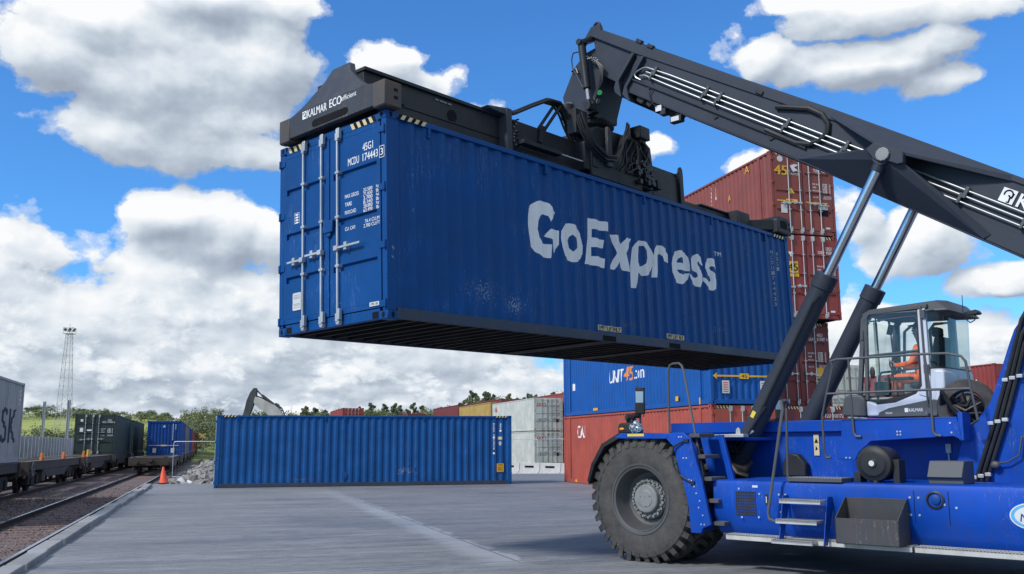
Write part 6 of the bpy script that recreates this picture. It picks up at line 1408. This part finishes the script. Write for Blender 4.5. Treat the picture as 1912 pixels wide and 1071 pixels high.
# ------------------------------------------------------------------ trains
M['mast'] = paint('mast_grey_steel', (.42,.44,.46), .6, .2, dirt=.3, streak=.1)
M['wagon'] = paint('grimy_wagon_steel', (.055,.045,.042), .75, dirt=.5, dirtcol=(.10,.065,.05), streak=.2)
M['wagon_blk'] = paint('black_bogie', (.020,.018,.018), .8, dirt=.4, dirtcol=(.07,.05,.04), streak=0)
M['deck_grey'] = paint('dusty_wagon_deck', (.16,.145,.14), .8, dirt=.4, streak=0)
M['orange_flap'] = paint('orange_stop', (.75,.20,.05), .6, dirt=.3, streak=0)
WG = 'container wagons on the two tracks'
def wagon(label, n, t0, ln, deck=1.12, flaps=()):
    """flat wagon; local x along the track away from the camera, y to the left"""
    Mx = Matrix.Rotation(pi/2-A1, 4, 'Z'); Mx.translation = rgrid(n, t0)
    w_ = thing('flat_wagon', label, 'rail wagon', M=Mx, group=WG)
    m = MB()
    for y in (-1.18, 1.0): m.box(.35, ln-.35, y, y+.18, deck-.30, deck)
    for x in (.35, ln*.25, ln*.5, ln*.75, ln-.55): m.box(x, x+.22, -1.0, 1.0, deck-.25, deck-.03)
    m.box(.35, ln-.35, -.18, .18, deck-.42, deck-.05)
    m.prism([(ln*.25,deck-.3),(ln*.75,deck-.3),(ln*.65,deck-.62),(ln*.35,deck-.62)], -1.16, -1.10)
    m.build('wagon_frame', M['wagon'], w_, bevel=.008)
    m = MB(); 
    for y in (-1.20, .95): m.box(.3, ln-.3, y, y+.25, deck+.002, deck+.03)
    for x in (.3, ln*.33, ln*.66, ln-.8): m.box(x, x+.5, -.95, .95, deck+.002, deck+.03)
    m.build('deck', M['deck_grey'], w_, bevel=.004)
    for xe, sg in ((.0, 1), (ln, -1)):
        m = MB(); m.box(xe+sg*.30, xe+sg*.42, -1.25, 1.25, deck-.46, deck+.02)
        for y in (-.87, .87):
            m.cyl((xe+sg*.35,y,deck-.16),(xe-sg*.12,y,deck-.16),.10,.085,14); m.cyl((xe-sg*.12,y,deck-.16),(xe-sg*.17,y,deck-.16),.23,.23,18)
        m.box(xe-sg*.1, xe+sg*.35, -.12,.12, deck-.24, deck-.05); m.tube([(xe+sg*.28,-.6,deck-.42),(xe+sg*.2,-.6,deck-.62),(xe+sg*.2,-.2,deck-.62)], .02, 6); m.box(xe+sg*.25,xe+sg*.3,.35,.75,deck-.36,deck-.3)
        m.build('buffer_beam', M['wagon'], w_, bevel=.008)
    for xb in (2.4, ln-2.4):
        m = MB()
        for y in (-1.02, .90):
            m.prism([(xb-1.25,.55),(xb-1.1,.72),(xb+1.1,.72),(xb+1.25,.55),(xb+.9,.36),(xb+.4,.30),(xb-.4,.30),(xb-.9,.36)], y, y+.12)
            for xx in (xb-.9, xb+.9): m.box(xx-.16, xx+.16, y-.06, y+.18, .32, .62)
            m.box(xb-.3,xb+.3,y-.05,y+.16,.25,.55)
        m.box(xb-.25, xb+.25, -.95, .95, .4, .75)
        bg_ = m.build('bogie', M['wagon_blk'], w_, bevel=.012)
        for xx in (xb-.9, xb+.9):
            m = MB()
            for y, s in ((-.72, -1), (.72, 1)): m.lathe([(0,.07),(.10,.075),(.12,.02),(.34,.02),(.36,.065),(.45,.065),(.455,-.05),(.49,-.06),(.49,-.085),(.36,-.085),(.34,-.03),(0,-.03)], (xx,y,.50), (0,s,0), 28)
            m.cyl((xx,-.7,.50),(xx,.7,.50),.08,seg=10); m.build('wheel_set', M['wagon_blk'], bg_)
    m = MB(); m.lathe([(.20,-.015),(.235,-.02),(.235,.02),(.20,.015)], (1.2,-1.24,deck-.25), (0,1,0), 20); m.box(1.185,1.215,-1.25,-1.23,deck-.47,deck-.03); m.box(.98,1.42,-1.25,-1.23,deck-.265,deck-.235); m.build('brake_wheel', M['hub'], w_)
    m = MB(); m.box(3.9, 4.6, -1.15, -.9, deck-.75, deck-.32); m.box(ln-5.2,ln-4.8,-1.15,-.9,deck-.65,deck-.32); m.build('brake_box', M['wagon'], w_, bevel=.01)
    for x, y, big, mt in flaps:
        m = MB(); k = 2.2 if big else 1
        m.prism([(x-.20*k,deck+.02),(x+.20*k,deck+.02),(x+.17*k,deck+.30*k**.3),(x-.17*k,deck+.30*k**.3)], y-.03, y+.05); m.box(x-.08,x+.08,y-.08,y+.08,deck+.02,deck+.14)
        m.build('container_stop', M[mt], w_, bevel=.01)
    return w_
DK = 1.12
wagon('wagon carrying the grey lettered container at the left edge', FT, 19.6, 16.4, DK)
wagon('empty wagon with two orange stops on its deck', FT, 36.9, 14.6, DK, [(3.9,-1.1,0,'orange_flap'),(9.6,-1.1,0,'orange_flap'),(3.9,1.1,0,'orange_flap'),(9.6,1.1,0,'orange_flap')])
wagon('empty wagon with a big yellow stop in front of the dark green container', FT, 52.4, 14.2, DK, [(2.9,-1.1,1,'letter_y'),(1.0,-1.1,0,'orange_flap')])
wagon('wagon carrying the dark green container', FT, 67.3, 14.4, DK)
wagon('wagon behind the dark green container, under another green box', FT, 82.6, 14.4, DK)
wagon('rust brown wagon end with buffers facing the camera on the near track', NT, 62.0, 15.0, .98)
for i, lb in enumerate(('wagon under the bright blue train container', 'second wagon behind the bright blue train container', 'third wagon behind the bright blue train container', 'fourth wagon behind the bright blue train container', 'fifth wagon behind the bright blue train container', 'sixth wagon behind the bright blue train container, almost at the trees')):
    wagon(lb, NT, 77.6+i*14.6, 14.0, .98)
TG = 'containers riding on the trains'
RZR = pi/2-A1
def train_box(label, n, t, z, mat, Ln=12.192, H=2.591, **k):
    return container('shipping_container', label, TG, rgrid(n+1.219, t, z), RZR, Ln, H, M[mat], under=False, **k)
def cargo(label, n, t, mat, z=DK+.035, **k): return train_box(label, n, t, z, mat, **k)
mk, mp_ = cargo('pale grey container with dark lettering at the left edge of the yard', FT, 35.5-12.192, 'grey_box', doors='front', per=.28)
lt = MB(); put_text(lt, 'MAERSK', (3.75, 0, .62), XU, ZU, 1.08, 7.6, .02); wrap(lt, mp_, SIDE_Y, 1); lt.build('lettering', plain('navy_lettering', (.016,.026,.06), .6), mk, smooth=0)
lt = MB()
for i, ch in enumerate('MSKU'): put_text(lt, ch, (11.7, 0, 2.25-i*.13), XU, ZU, .09, .08, .02)
wrap(lt, mp_, SIDE_Y, 1); lt.build('number_column', M['letter'], mk, smooth=0)
gn, _ = cargo('dark green container with white door codes on the far track', FT, 67.7, 'green_box', rods=3, H=2.591)
d = MB(); code_text(d, 2.438, 2.591, 'UACU 813024 6', '22G1'); d.box(-.02,-.013,1.92,2.12,1.45,1.7); d.box(-.02,-.013,1.95,2.1,2.1,2.25); d.box(-.02,-.013,1.42,1.7,1.50,1.60); d.build('door_lettering', M['letter'], gn, smooth=0)
cargo('dark green container behind the first one on the far track', FT, 83.0, 'green_box', door_parts=False)
bt, bp_ = cargo('bright blue container with a yellow arrow band on the near track', NT, 77.9, 'train_blue', z=.98, doors='front', per=.28)
d = MB(); d.box(-.008,-.001,.15,2.3,.72,.77); d.box(-.01,-.001,1.05,1.40,.69,.80); d.build('arrow_band', M['hazard_y'], bt, smooth=0)
d = MB()
for y in (1.75,.45): d.box(-.008,-.001,y,y+.25,.20,.55)
for i in range(9): d.box(-.008,-.001,.58,.64,1.15+i*.14,1.25+i*.14)
for i in range(3): d.box(-.008,-.001,.40,.45,1.95+i*.14,2.05+i*.14)
d.prism([(1.15,2.1),(1.35,2.1),(1.25,2.3)],-.008,-.001,'x'); d.build('notice_plate', M['sticker'], bt, smooth=0)
for i, (mt, lb) in enumerate((('train_grey', 'grey container just behind the bright blue one on the near track'), ('train_blue', 'blue container behind the grey one on the near track'), ('brown', 'red brown container far along the near track, first of three'), ('brown3', 'maroon container far along the near track'), ('brown', 'red brown container at the end of the near train'))):
    cargo(lb, NT, 92.4+i*14.6, mt, z=.98, door_parts=False)

# ------------------------------------------------------------------ land behind the yard, trees, far structures
def land_h(az, d):
    """az in degrees: meadow slope to the left, wooded rise to the right"""
    l = max(0, min(1, (-az-15)/6)); r = max(0, min(1, (az+9)/14))
    h = l*max(0, min(13, .060*(d-128))) + r*max(0, min(16, .05*(d-135))) + (1-l)*(1-r)*max(0, min(6, .02*(d-150)))
    return h-.32+ .4*math.sin(az*.9+d*.02)*min(1, max(0, (d-130)/60))
m = MB(); AZ_ = [-70+i*2.5 for i in range(57)]; DS = [118,130,145,160,180,200,225,250,280,320,380,460,560,700,900]
G_ = [[m.bm.verts.new((d*sin(R(a)), d*cos(R(a)), land_h(a, d)-(0 if d > 118 else .4))) for a in AZ_] for d in DS]
for A_, B_ in zip(G_, G_[1:]):
    for i in range(len(AZ_)-1): m.bm.faces.new([A_[i], A_[i+1], B_[i+1], B_[i]])
def meadow_mat():
    mm, nt, p = nodes_of('rough_meadow'); tc = nt.nodes.new('ShaderNodeTexCoord').outputs['Object']
    a = noise(nt, tc, .03, 6, .6); b = noise(nt, tc, .6, 6, .7)
    c = ramp(nt, a, [(.35, (.14,.18,.045)), (.55, (.36,.39,.09)), (.7, (.24,.28,.07))]).outputs[0]
    c = mix(nt, .6, c, ramp(nt, b, [(.3, (.7,.7,.7)), (.7, (1.2,1.2,1.2))]).outputs[0], 'MULTIPLY')
    nt.links.new(c, p.inputs['Base Color']); p.inputs['Roughness'].default_value = .95; return mm
M['meadow'] = meadow_mat()
tag(m.build('hills', M['meadow'], smooth=60), kind='structure')
def leaf_mat(name, dark, light):
    mm, nt, p = nodes_of(name); tc = nt.nodes.new('ShaderNodeTexCoord').outputs['Object']; oi = nt.nodes.new('ShaderNodeObjectInfo')
    a = noise(nt, tc, .7, 5, .65)
    c = ramp(nt, a, [(.32, dark), (.66, light)]).outputs[0]
    c = mix(nt, 1.0, c, ramp(nt, oi.outputs['Random'], [(0, (.75,.82,.8)), (1, (1.25,1.15,.95))]).outputs[0], 'MULTIPLY')
    nt.links.new(c, p.inputs['Base Color']); p.inputs['Roughness'].default_value = .8; p.inputs['Specular IOR Level'].default_value = .15; return mm
M['pine'] = leaf_mat('pine_needles', (.070,.090,.068), (.20,.235,.155)); M['leaf'] = leaf_mat('summer_leaves', (.080,.105,.060), (.225,.26,.14)); M['scrub'] = leaf_mat('scrub_leaves', (.085,.112,.072), (.23,.265,.165))
M['bark'] = paint('bark', (.09,.06,.045), .95, streak=0)
def leaf(m, c, s, rs):
    d = Vector((rs.gauss(0,1), rs.gauss(0,1), rs.gauss(0,.7))).normalized(); u, v = m.ring_frame(d); a = rs.random()*6
    u, v = u*cos(a)+v*sin(a), v*cos(a)-u*sin(a)
    m.face([c-u*s, c+v*s*.6, c+u*s, c-v*s*.6])
def tree_proto(kind, seed):
    rs = random.Random(seed); root = thing('pine_tree' if kind == 'pine' else 'broadleaf_tree', None, None); del_props(root)
    H = 9.0 if kind == 'pine' else 8.0
    tr = MB(); bend = rs.uniform(-.3,.3); tr.tube([(0,0,-.6),(bend*.3,.1,H*.35),(bend,0,H*.75)], .16, 7)
    cr = MB(); clumps = []
    if kind == 'pine':
        for k in range(26):
            h = H*(.30+.70*(k/25.0)); rad = (1.9*(1-(k/25.0))**.75+.25)*rs.uniform(.55,1.15); a = rs.random()*6.28
            clumps.append((Vector((bend*h/H+rad*.7*cos(a), rad*.7*sin(a), h-.15*rad)), rs.uniform(.45,.85)*(1-.5*k/25)))
    else:
        for k in range(24):
            a = rs.random()*6.28; e = rs.uniform(-.6,1.2); rr_ = rs.uniform(1.0,2.5)
            clumps.append((Vector((bend+rr_*cos(a)*cos(e), rr_*sin(a)*cos(e), H*.60+rr_*1.15*sin(e))), rs.uniform(.6,1.15)))
    for c, r in clumps[::3]:
        tr.tube([(bend*.6,0,max(H*.25,c.z-1.2)), ((c.x+bend*.6)/2,c.y/2,c.z-.5), tuple(c)], .05, 5)
    for c, r in clumps:
        for _ in range(110 if kind == 'pine' else 130):
            p = Vector((rs.gauss(0,1), rs.gauss(0,1), rs.gauss(0,.75))); p = p.normalized()*r*rs.random()**.45
            leaf(cr, c+p, rs.uniform(.09,.18), rs)
    tr.build('trunk', M['bark'], root); cr.build('crown', M['pine'] if kind == 'pine' else M['leaf'], root, smooth=0, recalc=False)
    return root
protos = {('pine', i): tree_proto('pine', 40+i) for i in range(3)}; protos.update({('leaf', i): tree_proto('leaf', 60+i) for i in range(3)})
used = set(); rt = random.Random(21)
def plant(kind, az, d, hscale, label, group):
    k = (kind, rt.randrange(3)); p = protos[k]
    if k in used: o = copy_tree(p)
    else: o = p; used.add(k)
    z = land_h(az, d)-(2.2*hscale if 'meadow' in label else 0)
    o.location = (d*sin(R(az)), d*cos(R(az)), z); o.rotation_euler = (0, 0, rt.random()*6.28); s = hscale; wd_ = 1.5 if 'meadow' in label else 1; o.scale = (s*wd_*rt.uniform(.9,1.25), s*wd_*rt.uniform(.9,1.25), s)
    tag(o, label, 'tree', group)
for i in range(70):   # pines on the rise behind the back row
    az = -2.8+6.8*i/69+rt.uniform(-.15,.15); plant('pine' if rt.random() < .75 else 'leaf', az, rt.uniform(160,200), rt.uniform(.78,1.12), 'tree in the pine wood on the rise behind the back row of containers', 'pine wood on the rise')
for i in range(70):   # low wood behind the grounded container
    az = -14.6+11.8*i/69+rt.uniform(-.2,.2); plant('leaf' if rt.random() < .75 else 'pine', az, rt.uniform(150,190), rt.uniform(.74,.96), 'tree in the low green wood seen over the grounded blue container', 'low wood behind the grounded container')
for i in range(26):   # dense trees at the end of the tracks
    az = -18.6+3.6*i/25+rt.uniform(-.15,.15); plant('leaf', az, rt.uniform(185,235), rt.uniform(.55,.85), 'dark tree in the dense stand at the end of the tracks', 'trees at the end of the tracks')
for i in range(90):   # hedge and trees along the meadow
    az = -29.5+10.0*i/89+rt.uniform(-.15,.15); plant('leaf', az, rt.choice((rt.uniform(142,150), rt.uniform(265,330), rt.uniform(265,330))), rt.uniform(.27,.46), 'tree along the edge of the meadow beyond the grey fence', 'trees along the meadow')
# understorey that closes the gaps
m = MB(); rs = random.Random(9)
from mathutils import noise as mnoise
for i in range(1150):          # clumps of foliage that close the wood below the single crowns
    az = rs.uniform(-19, 4.8); d = rs.uniform(152, 205)
    top = (6.6 if az < -15 else 7.5 if az < -3 else 8.4+.42*(az+3))+1.3*mnoise.noise(Vector((az*1.1, 0, 2)))+.7*mnoise.noise(Vector((az*4.1, 0, 5)))
    c = Vector((d*sin(R(az)), d*cos(R(az)), max(.4, (top*d/170.0-.9)*rs.random()**.35))); r = rs.uniform(.8,1.5)
    for k in range(56):
        v = Vector((rs.gauss(0,1), rs.gauss(0,1), rs.gauss(0,.7))).normalized()*r*rs.random()**.4
        leaf(m, c+v, rs.uniform(.10,.2), rs)
for i in range(460):          # hedge along the foot of the meadow
    az = rs.uniform(-31, -15.3); d = rs.uniform(146, 154); top = (4.5 if az < -19 else 5.4)+.8*mnoise.noise(Vector((az*1.6, 0, 9)))
    c = Vector((d*sin(R(az)), d*cos(R(az)), max(.5, (top-.5)*rs.random()**.4))); r = rs.uniform(.5,1.0)
    for k in range(40):
        v = Vector((rs.gauss(0,1), rs.gauss(0,1), rs.gauss(0,.7))).normalized()*r*rs.random()**.4
        leaf(m, c+v, rs.uniform(.09,.18), rs)
for i in range(5200):
    az = rs.uniform(-30, -19); d = rs.choice((rs.uniform(150,160), rs.uniform(262,300)))
    leaf(m, Vector((d*sin(R(az)), d*cos(R(az)), land_h(az, d)+rs.uniform(0,2.2))), rs.uniform(.14,.26), rs)
tag(m.build('undergrowth', M['scrub'], smooth=0, recalc=False), kind='stuff')
# grey board fence along the far side of the tracks
fx = Matrix.Rotation(RZR, 4, 'Z'); fx.translation = rgrid(-13.0, 56)
fe = thing('board_fence', 'tall pale grey fence of wide upright panels beyond the wagons', 'fence', M=fx)
m = MB(); x = 0
while x < 72: m.box(x+.14, x+1.40, -.03, .03, .0, 2.42); m.box(x+.35,x+.39,-.045,-.03,0,2.42); m.box(x+.85,x+.89,-.045,-.03,0,2.42); x += 1.52
m.build('fence_panel', paint('fence_grey', (.46,.50,.55), .6, dirt=.3, streak=.3), fe, smooth=0)
m = MB(); x = 0
while x < 73: m.box(x-.045, x+.06, -.06, .06, 0, 2.46); x += 1.52
m.box(0,72,.03,.06,-.3,.6); m.build('fence_post', M['mast'], fe, smooth=0)
# lattice lighting tower
ta, td = R(-24.95), 190.0; tz = land_h(-24.95, td)
tx = Matrix.Translation((td*sin(ta), td*cos(ta), tz))
to = thing('lighting_tower', 'tall grey lattice tower with a lamp platform at its top', 'tower', M=tx)
TH = 23.6-tz; 
def wd(z): return 1.15-.72*min(1, z/(TH-1.8))
m = MB(); zs = [TH-1.8]
z = 0; lev = []
while z < TH-1.9: lev.append(z); z += 1.7*wd(z)/1.1+.25
lev.append(TH-1.8)
for sx in (-1, 1):
    for sy in (-1, 1): m.tube([(sx*wd(z), sy*wd(z), z) for z in (0, (TH-1.8)*.5, TH-1.8)], .045, 6)
for a_, b_ in zip(lev, lev[1:]):
    wa, wb = wd(a_), wd(b_)
    for (p, q) in (((-1,-1),(1,-1)),((1,-1),(1,1)),((1,1),(-1,1)),((-1,1),(-1,-1))):
        m.tube([(p[0]*wa,p[1]*wa,a_),(q[0]*wb,q[1]*wb,b_)], .016, 4); m.tube([(q[0]*wa,q[1]*wa,a_),(p[0]*wb,p[1]*wb,b_)], .016, 4); m.tube([(p[0]*wb,p[1]*wb,b_),(q[0]*wb,q[1]*wb,b_)], .016, 4)
m.build('lattice', M['mast'], to, smooth=0)
m = MB(); zt = TH-1.8; m.box(-.8,.8,-.8,.8,zt,zt+.08)
for s in (-1, 1):
    m.tube([(s*.8,-.8,zt),(s*.8,-.8,zt+1.1),(s*.8,.8,zt+1.1),(s*.8,.8,zt)], .03, 4); m.tube([(-.8,s*.8,zt+1.1),(.8,s*.8,zt+1.1)], .03, 4); m.tube([(-.8,s*.8,zt+.55),(.8,s*.8,zt+.55)], .03, 4)
m.tube([(0,0,zt),(0,0,zt+1.9)], .04, 5); tp = m.build('platform', M['mast'], to, smooth=0)
for k in range(6):
    m = MB(); a = k*pi/3; m.box(-.2,.2,-.12,.12,-.22,.22, Matrix.Translation((.85*cos(a),.85*sin(a),zt+.75)) @ Matrix.Rotation(a+pi/2, 4, 'Z') @ Matrix.Rotation(.5, 4, 'X')); m.build('flood_lamp', M['cab_grey'], tp, smooth=0)
for lb, azm, dd, h in (('grey steel track mast, farther left beside the grey container', -25.91+.0, 112, 6.35), ('grey steel track mast between the grey container and the lattice tower', -24.72, 106, 6.3)):
    p = Vector((dd*sin(R(azm)), dd*cos(R(azm)), -.3)); o = thing('track_mast', lb, 'mast', p, 0, 'track masts')
    m = MB(); m.box(-.11,-.09,-.12,.12,0,h+.3); m.box(.09,.11,-.12,.12,0,h+.3); m.box(-.09,.09,-.012,.012,0,h+.3); m.build('post', M['mast'], o, smooth=0)
    m = MB(); m.tube([(.0,0,h-.6),(1.6,0,h-.1)], .03, 6); m.tube([(0,0,h-1.4),(1.6,0,h-.12)], .02, 6); m.build('bracket', M['mast'], o)
# excavator behind the grounded container: only its arm shows above the roof
ex = thing('excavator', 'excavator with pale boom and dark bent arm, showing over the grounded blue container', 'excavator', (-16.2, 72, 0))
EW = paint('excavator_pale_paint', (.40,.40,.38), .5, dirt=.35, streak=.3); EG = paint('excavator_dark_arm', (.045,.05,.055), .5, dirt=.4, streak=.2)
def ep(m, pts, y0, y1): m.prism([(x+16.2, z) for x, z in pts], y0, y1)
m = MB(); ep(m, [(-19.20,5.30),(-19.30,4.95),(-19.22,4.68),(-18.35,4.05),(-17.7,3.45),(-16.9,2.2),(-16.4,1.7),(-16.1,2.0),(-16.5,2.7),(-17.15,4.0),(-17.45,4.42),(-17.8,4.66),(-18.5,5.02)], -.22, .22); m.build('boom', EW, ex, bevel=.02)
m = MB(); ep(m, [(-19.36,5.95),(-19.14,5.93),(-19.12,5.15),(-19.3,4.75),(-19.75,3.5),(-20.2,2.0),(-20.5,1.0),(-20.75,1.05),(-20.5,2.4),(-20.02,4.2),(-19.86,5.0),(-19.62,5.6)], -.17, .17); m.build('arm', EG, ex, bevel=.02)
m = MB(); m.tube([(-19.22+16.2,0,5.85),(-18.72+16.2,0,5.35)], .05, 8); m.tube([(-18.75+16.2,0,5.40),(-17.85+16.2,0,4.72)], .10, 10); m.tube([(-19.2+16.2,.25,5.35),(-18.9+16.2,.25,5.25),(-17.9+16.2,.25,4.78),(-17.3+16.2,.25,4.45),(-16.9+16.2,.25,3.6)], .05, 6); m.build('arm_ram', EG, ex)
m = MB(); ep(m, [(-20.5,1.1),(-20.9,.9),(-21.2,.35),(-20.9,.02),(-20.3,.05),(-20.2,.6)], -.55, .55); m.build('bucket', EG, ex, bevel=.02)
m = MB(); ep(m, [(-17.0,1.1),(-17.0,1.9),(-15.0,2.0),(-13.6,2.1),(-13.5,1.1)], -1.3, 1.3); m.build('body', EW, ex, bevel=.08)
m = MB(); ep(m, [(-16.9,1.9),(-16.7,2.9),(-15.6,3.0),(-15.4,1.9)], -1.3, -.3); m.build('cab', EG, ex, bevel=.06)
m = MB()
for y in (-1.3, .75): ep(m, [(-17.4,.15),(-17.2,.8),(-13.4,.8),(-13.1,.15),(-13.4,-.02),(-17.2,-.02)], y, y+.55)
m.build('track', M['black'], ex, bevel=.08)
# traffic cone, panel fences, barriers, rubble
co = thing('traffic_cone', 'orange traffic cone beside the near rail at the end of the kerb', 'traffic cone', (-15.75, 44.0, -.0), .4)
m = MB(); m.lathe([(.03,.74),(.035,.745),(.045,.73),(.19,.05),(.20,.04)], (0,0,0), (-.06,.0,1), 28); m.build('cone_body', paint('cone_orange', (.80,.10,.045), .6, dirt=.35, streak=.2), co)
m = MB(); m.box(-.24,.24,-.24,.24,0,.04); m.build('cone_base', M['black'], co, bevel=.02)
def mesh_fence(label, p, q, h=2.0):
    p = Vector(p); q = Vector(q); a = math.atan2(q.y-p.y, q.x-p.x); ln = (q-p).length
    o = thing('mesh_fence_panel', label, 'fence panel', p, a, 'temporary mesh fence panels')
    m = MB(); m.tube([(0,0,0),(0,0,h-.08),(.03,0,h-.02),(.10,0,h),(ln-.1,0,h),(ln-.03,0,h-.02),(ln,0,h-.08),(ln,0,0)], .019, 8); m.tube([(0,0,.18),(ln,0,.18)], .02, 6); m.build('frame', M['galv'], o)
    m = MB(); x = .15
    while x < ln: m.tube([(x,0,.18),(x,0,h)], .0012, 3); x += .16
    z = .4
    while z < h: m.tube([(0,0,z),(ln,0,z)], .0012, 3); z += .3
    m.build('wire_mesh', M['galv'], o, smooth=0)
    m = MB(); 
    for x in (0, ln): m.box(x-.12, x+.12, -.30, .30, -.05, .10)
    m.build('foot_block', M['kerb'], o, bevel=.02)
mesh_fence('mesh fence panel standing in the rubble near the orange cone', (-17.75,50.8,-.1), (-14.4,50.9,-.1))
mesh_fence('mesh fence panel partly behind the left end of the grounded blue container', (-14.3,50.9,-.1), (-10.9,51.2,-.1))
mesh_fence('mesh fence panel in front of the pale grey containers, left one', (-.8,64.2,-.1), (1.6,62.0,-.1), 2.1)
mesh_fence('mesh fence panel in front of the pale grey containers, right one', (1.7,61.9,-.1), (4.1,59.7,-.1), 2.1)
bm_ = paint('white_barrier_concrete', (.48,.48,.47), .75, dirt=.35, streak=.3)
bl = ('first pale concrete barrier with a dark slot, next to the grounded container', 'second pale concrete barrier from the grounded container', 'third pale concrete barrier from the grounded container', 'fourth pale concrete barrier, next to the faded red container')
p0, p1 = Vector((-.7,62.6,-.3)), Vector((4.2,56.9,-.3)); dv = (p1-p0)/4
for i in range(4):
    o = thing('concrete_barrier', bl[i], 'barrier', p0+dv*i, math.atan2(dv.y, dv.x), 'pale concrete barriers'); ln = dv.length-.04
    m = MB(); m.prism([(-.30,0),(-.30,.12),(-.14,.42),(-.11,.86),(.11,.86),(.14,.42),(.30,.12),(.30,0)], 0, ln, 'x'); m.build('barrier_body', bm_, o, bevel=.02)
    m = MB(); m.box(ln*.28,ln*.72,-.146,-.13,.56,.68); m.build('slot', M['letter_k'], o, smooth=0)
def chunk(m, c, r, rs):
    P = []
    for i in range(15):
        v = Vector((rs.gauss(0,1), rs.gauss(0,1), rs.gauss(0,.6))).normalized()*r*rs.uniform(.65,1.1); P.append(m.bm.verts.new(c+v))
    r_ = bmesh.ops.convex_hull(m.bm, input=P); 
    bmesh.ops.delete(m.bm, geom=[v for v in P if v.is_valid and not v.link_faces], context='VERTS')
M['rubble'] = paint('broken_concrete', (.27,.265,.255), .9, var=.45, scale=.7, dirt=.5, dirtcol=(.12,.11,.10), streak=0)
from mathutils import noise as mnoise
def mound_h(x, y):
    n = x*RN.x+y*RN.y
    e = min(1, max(0, (n+2.3)/2.2))*min(1, max(0, (y-44.2)/1.5))*min(1, max(0, (84-y)/8))*min(1, max(0, (-6.0-x)/2))
    return -.31+e*(.30+.32*(mnoise.noise(Vector((x*.45, y*.3, 3)))+.4)+.10*mnoise.noise(Vector((x*1.7, y*1.7, 0)))+.012*(y-44))
m = MB(); nx, ny = 44, 70
G_ = [[m.bm.verts.new((-26+21.5*i/nx, 43.9+41*j/ny, mound_h(-26+21.5*i/nx, 43.9+41*j/ny))) for i in range(nx+1)] for j in range(ny+1)]
for A_, B_ in zip(G_, G_[1:]):
    for i in range(nx): m.bm.faces.new([A_[i], A_[i+1], B_[i+1], B_[i]])
M['spoil'] = paint('grey_spoil', (.21,.205,.20), .95, var=.4, scale=2.2, dirt=.6, dirtcol=(.10,.09,.085), streak=0, bump=.6)
tag(m.build('ground_mound', M['spoil'], smooth=60), kind='structure')
m = MB(); rs = random.Random(17)
for i in range(1500):
    y = 44.3+34*rs.random()**1.6; x = rs.uniform(-16.5, -7.5)-(y-44)*.27
    if (x*RN.x+y*RN.y) < -1.6: continue
    r = rs.choice((.04,.05,.06,.08,.1,.13,.18,.27)); chunk(m, Vector((x, y, mound_h(x, y)+r*.25)), r, rs)
for i in range(60):
    y = rs.uniform(43.75,44.6); chunk(m, Vector((rs.uniform(-15.2,-9), y, -.14+rs.uniform(0,.10))), rs.uniform(.08,.22), rs)
for i in range(160):
    x = rs.uniform(-2.5,4.5); chunk(m, Vector((x, 57.3+rs.uniform(0,5), -.26+rs.uniform(0,.15))), rs.uniform(.05,.2), rs)
tag(m.build('rubble', M['rubble'], smooth=0), kind='stuff')
for i, (x, y, r, lb) in enumerate(((-15.15,44.55,.26,'larger white lump of broken concrete beside the orange cone'), (-14.85,44.9,.19,'smaller white lump of broken concrete behind the larger one by the cone'))):
    m = MB(); chunk(m, Vector((x, y, .02)), r, random.Random(5+i)); tag(m.build('concrete_lump', M['sticker'], bevel=.02), lb, 'rubble lump')
sg = thing('trackside_sign', 'yellow cross board on a post beside the near train', 'sign', rgrid(-1.0, 104, -.3))
m = MB(); m.tube([(0,0,0),(0,0,3.0)], .05, 8); m.build('post', M['mast'], sg)
m = MB(); 
for a in (-1, 1): m.box(-.40,.40,-.02,.02,-.08,.08, Matrix.Translation((0,-.08-.03*(a > 0),3.0)) @ Matrix.Rotation(a*pi/5, 4, 'Y'))
m.box(-.2,.2,-.13,-.06,2.3,2.42); m.build('board', M['yellow_box'], sg, bevel=.01)
for o in scene.objects:
    if o.type == 'MESH' and o.name.startswith('tmp'): print('leftover', o.name)
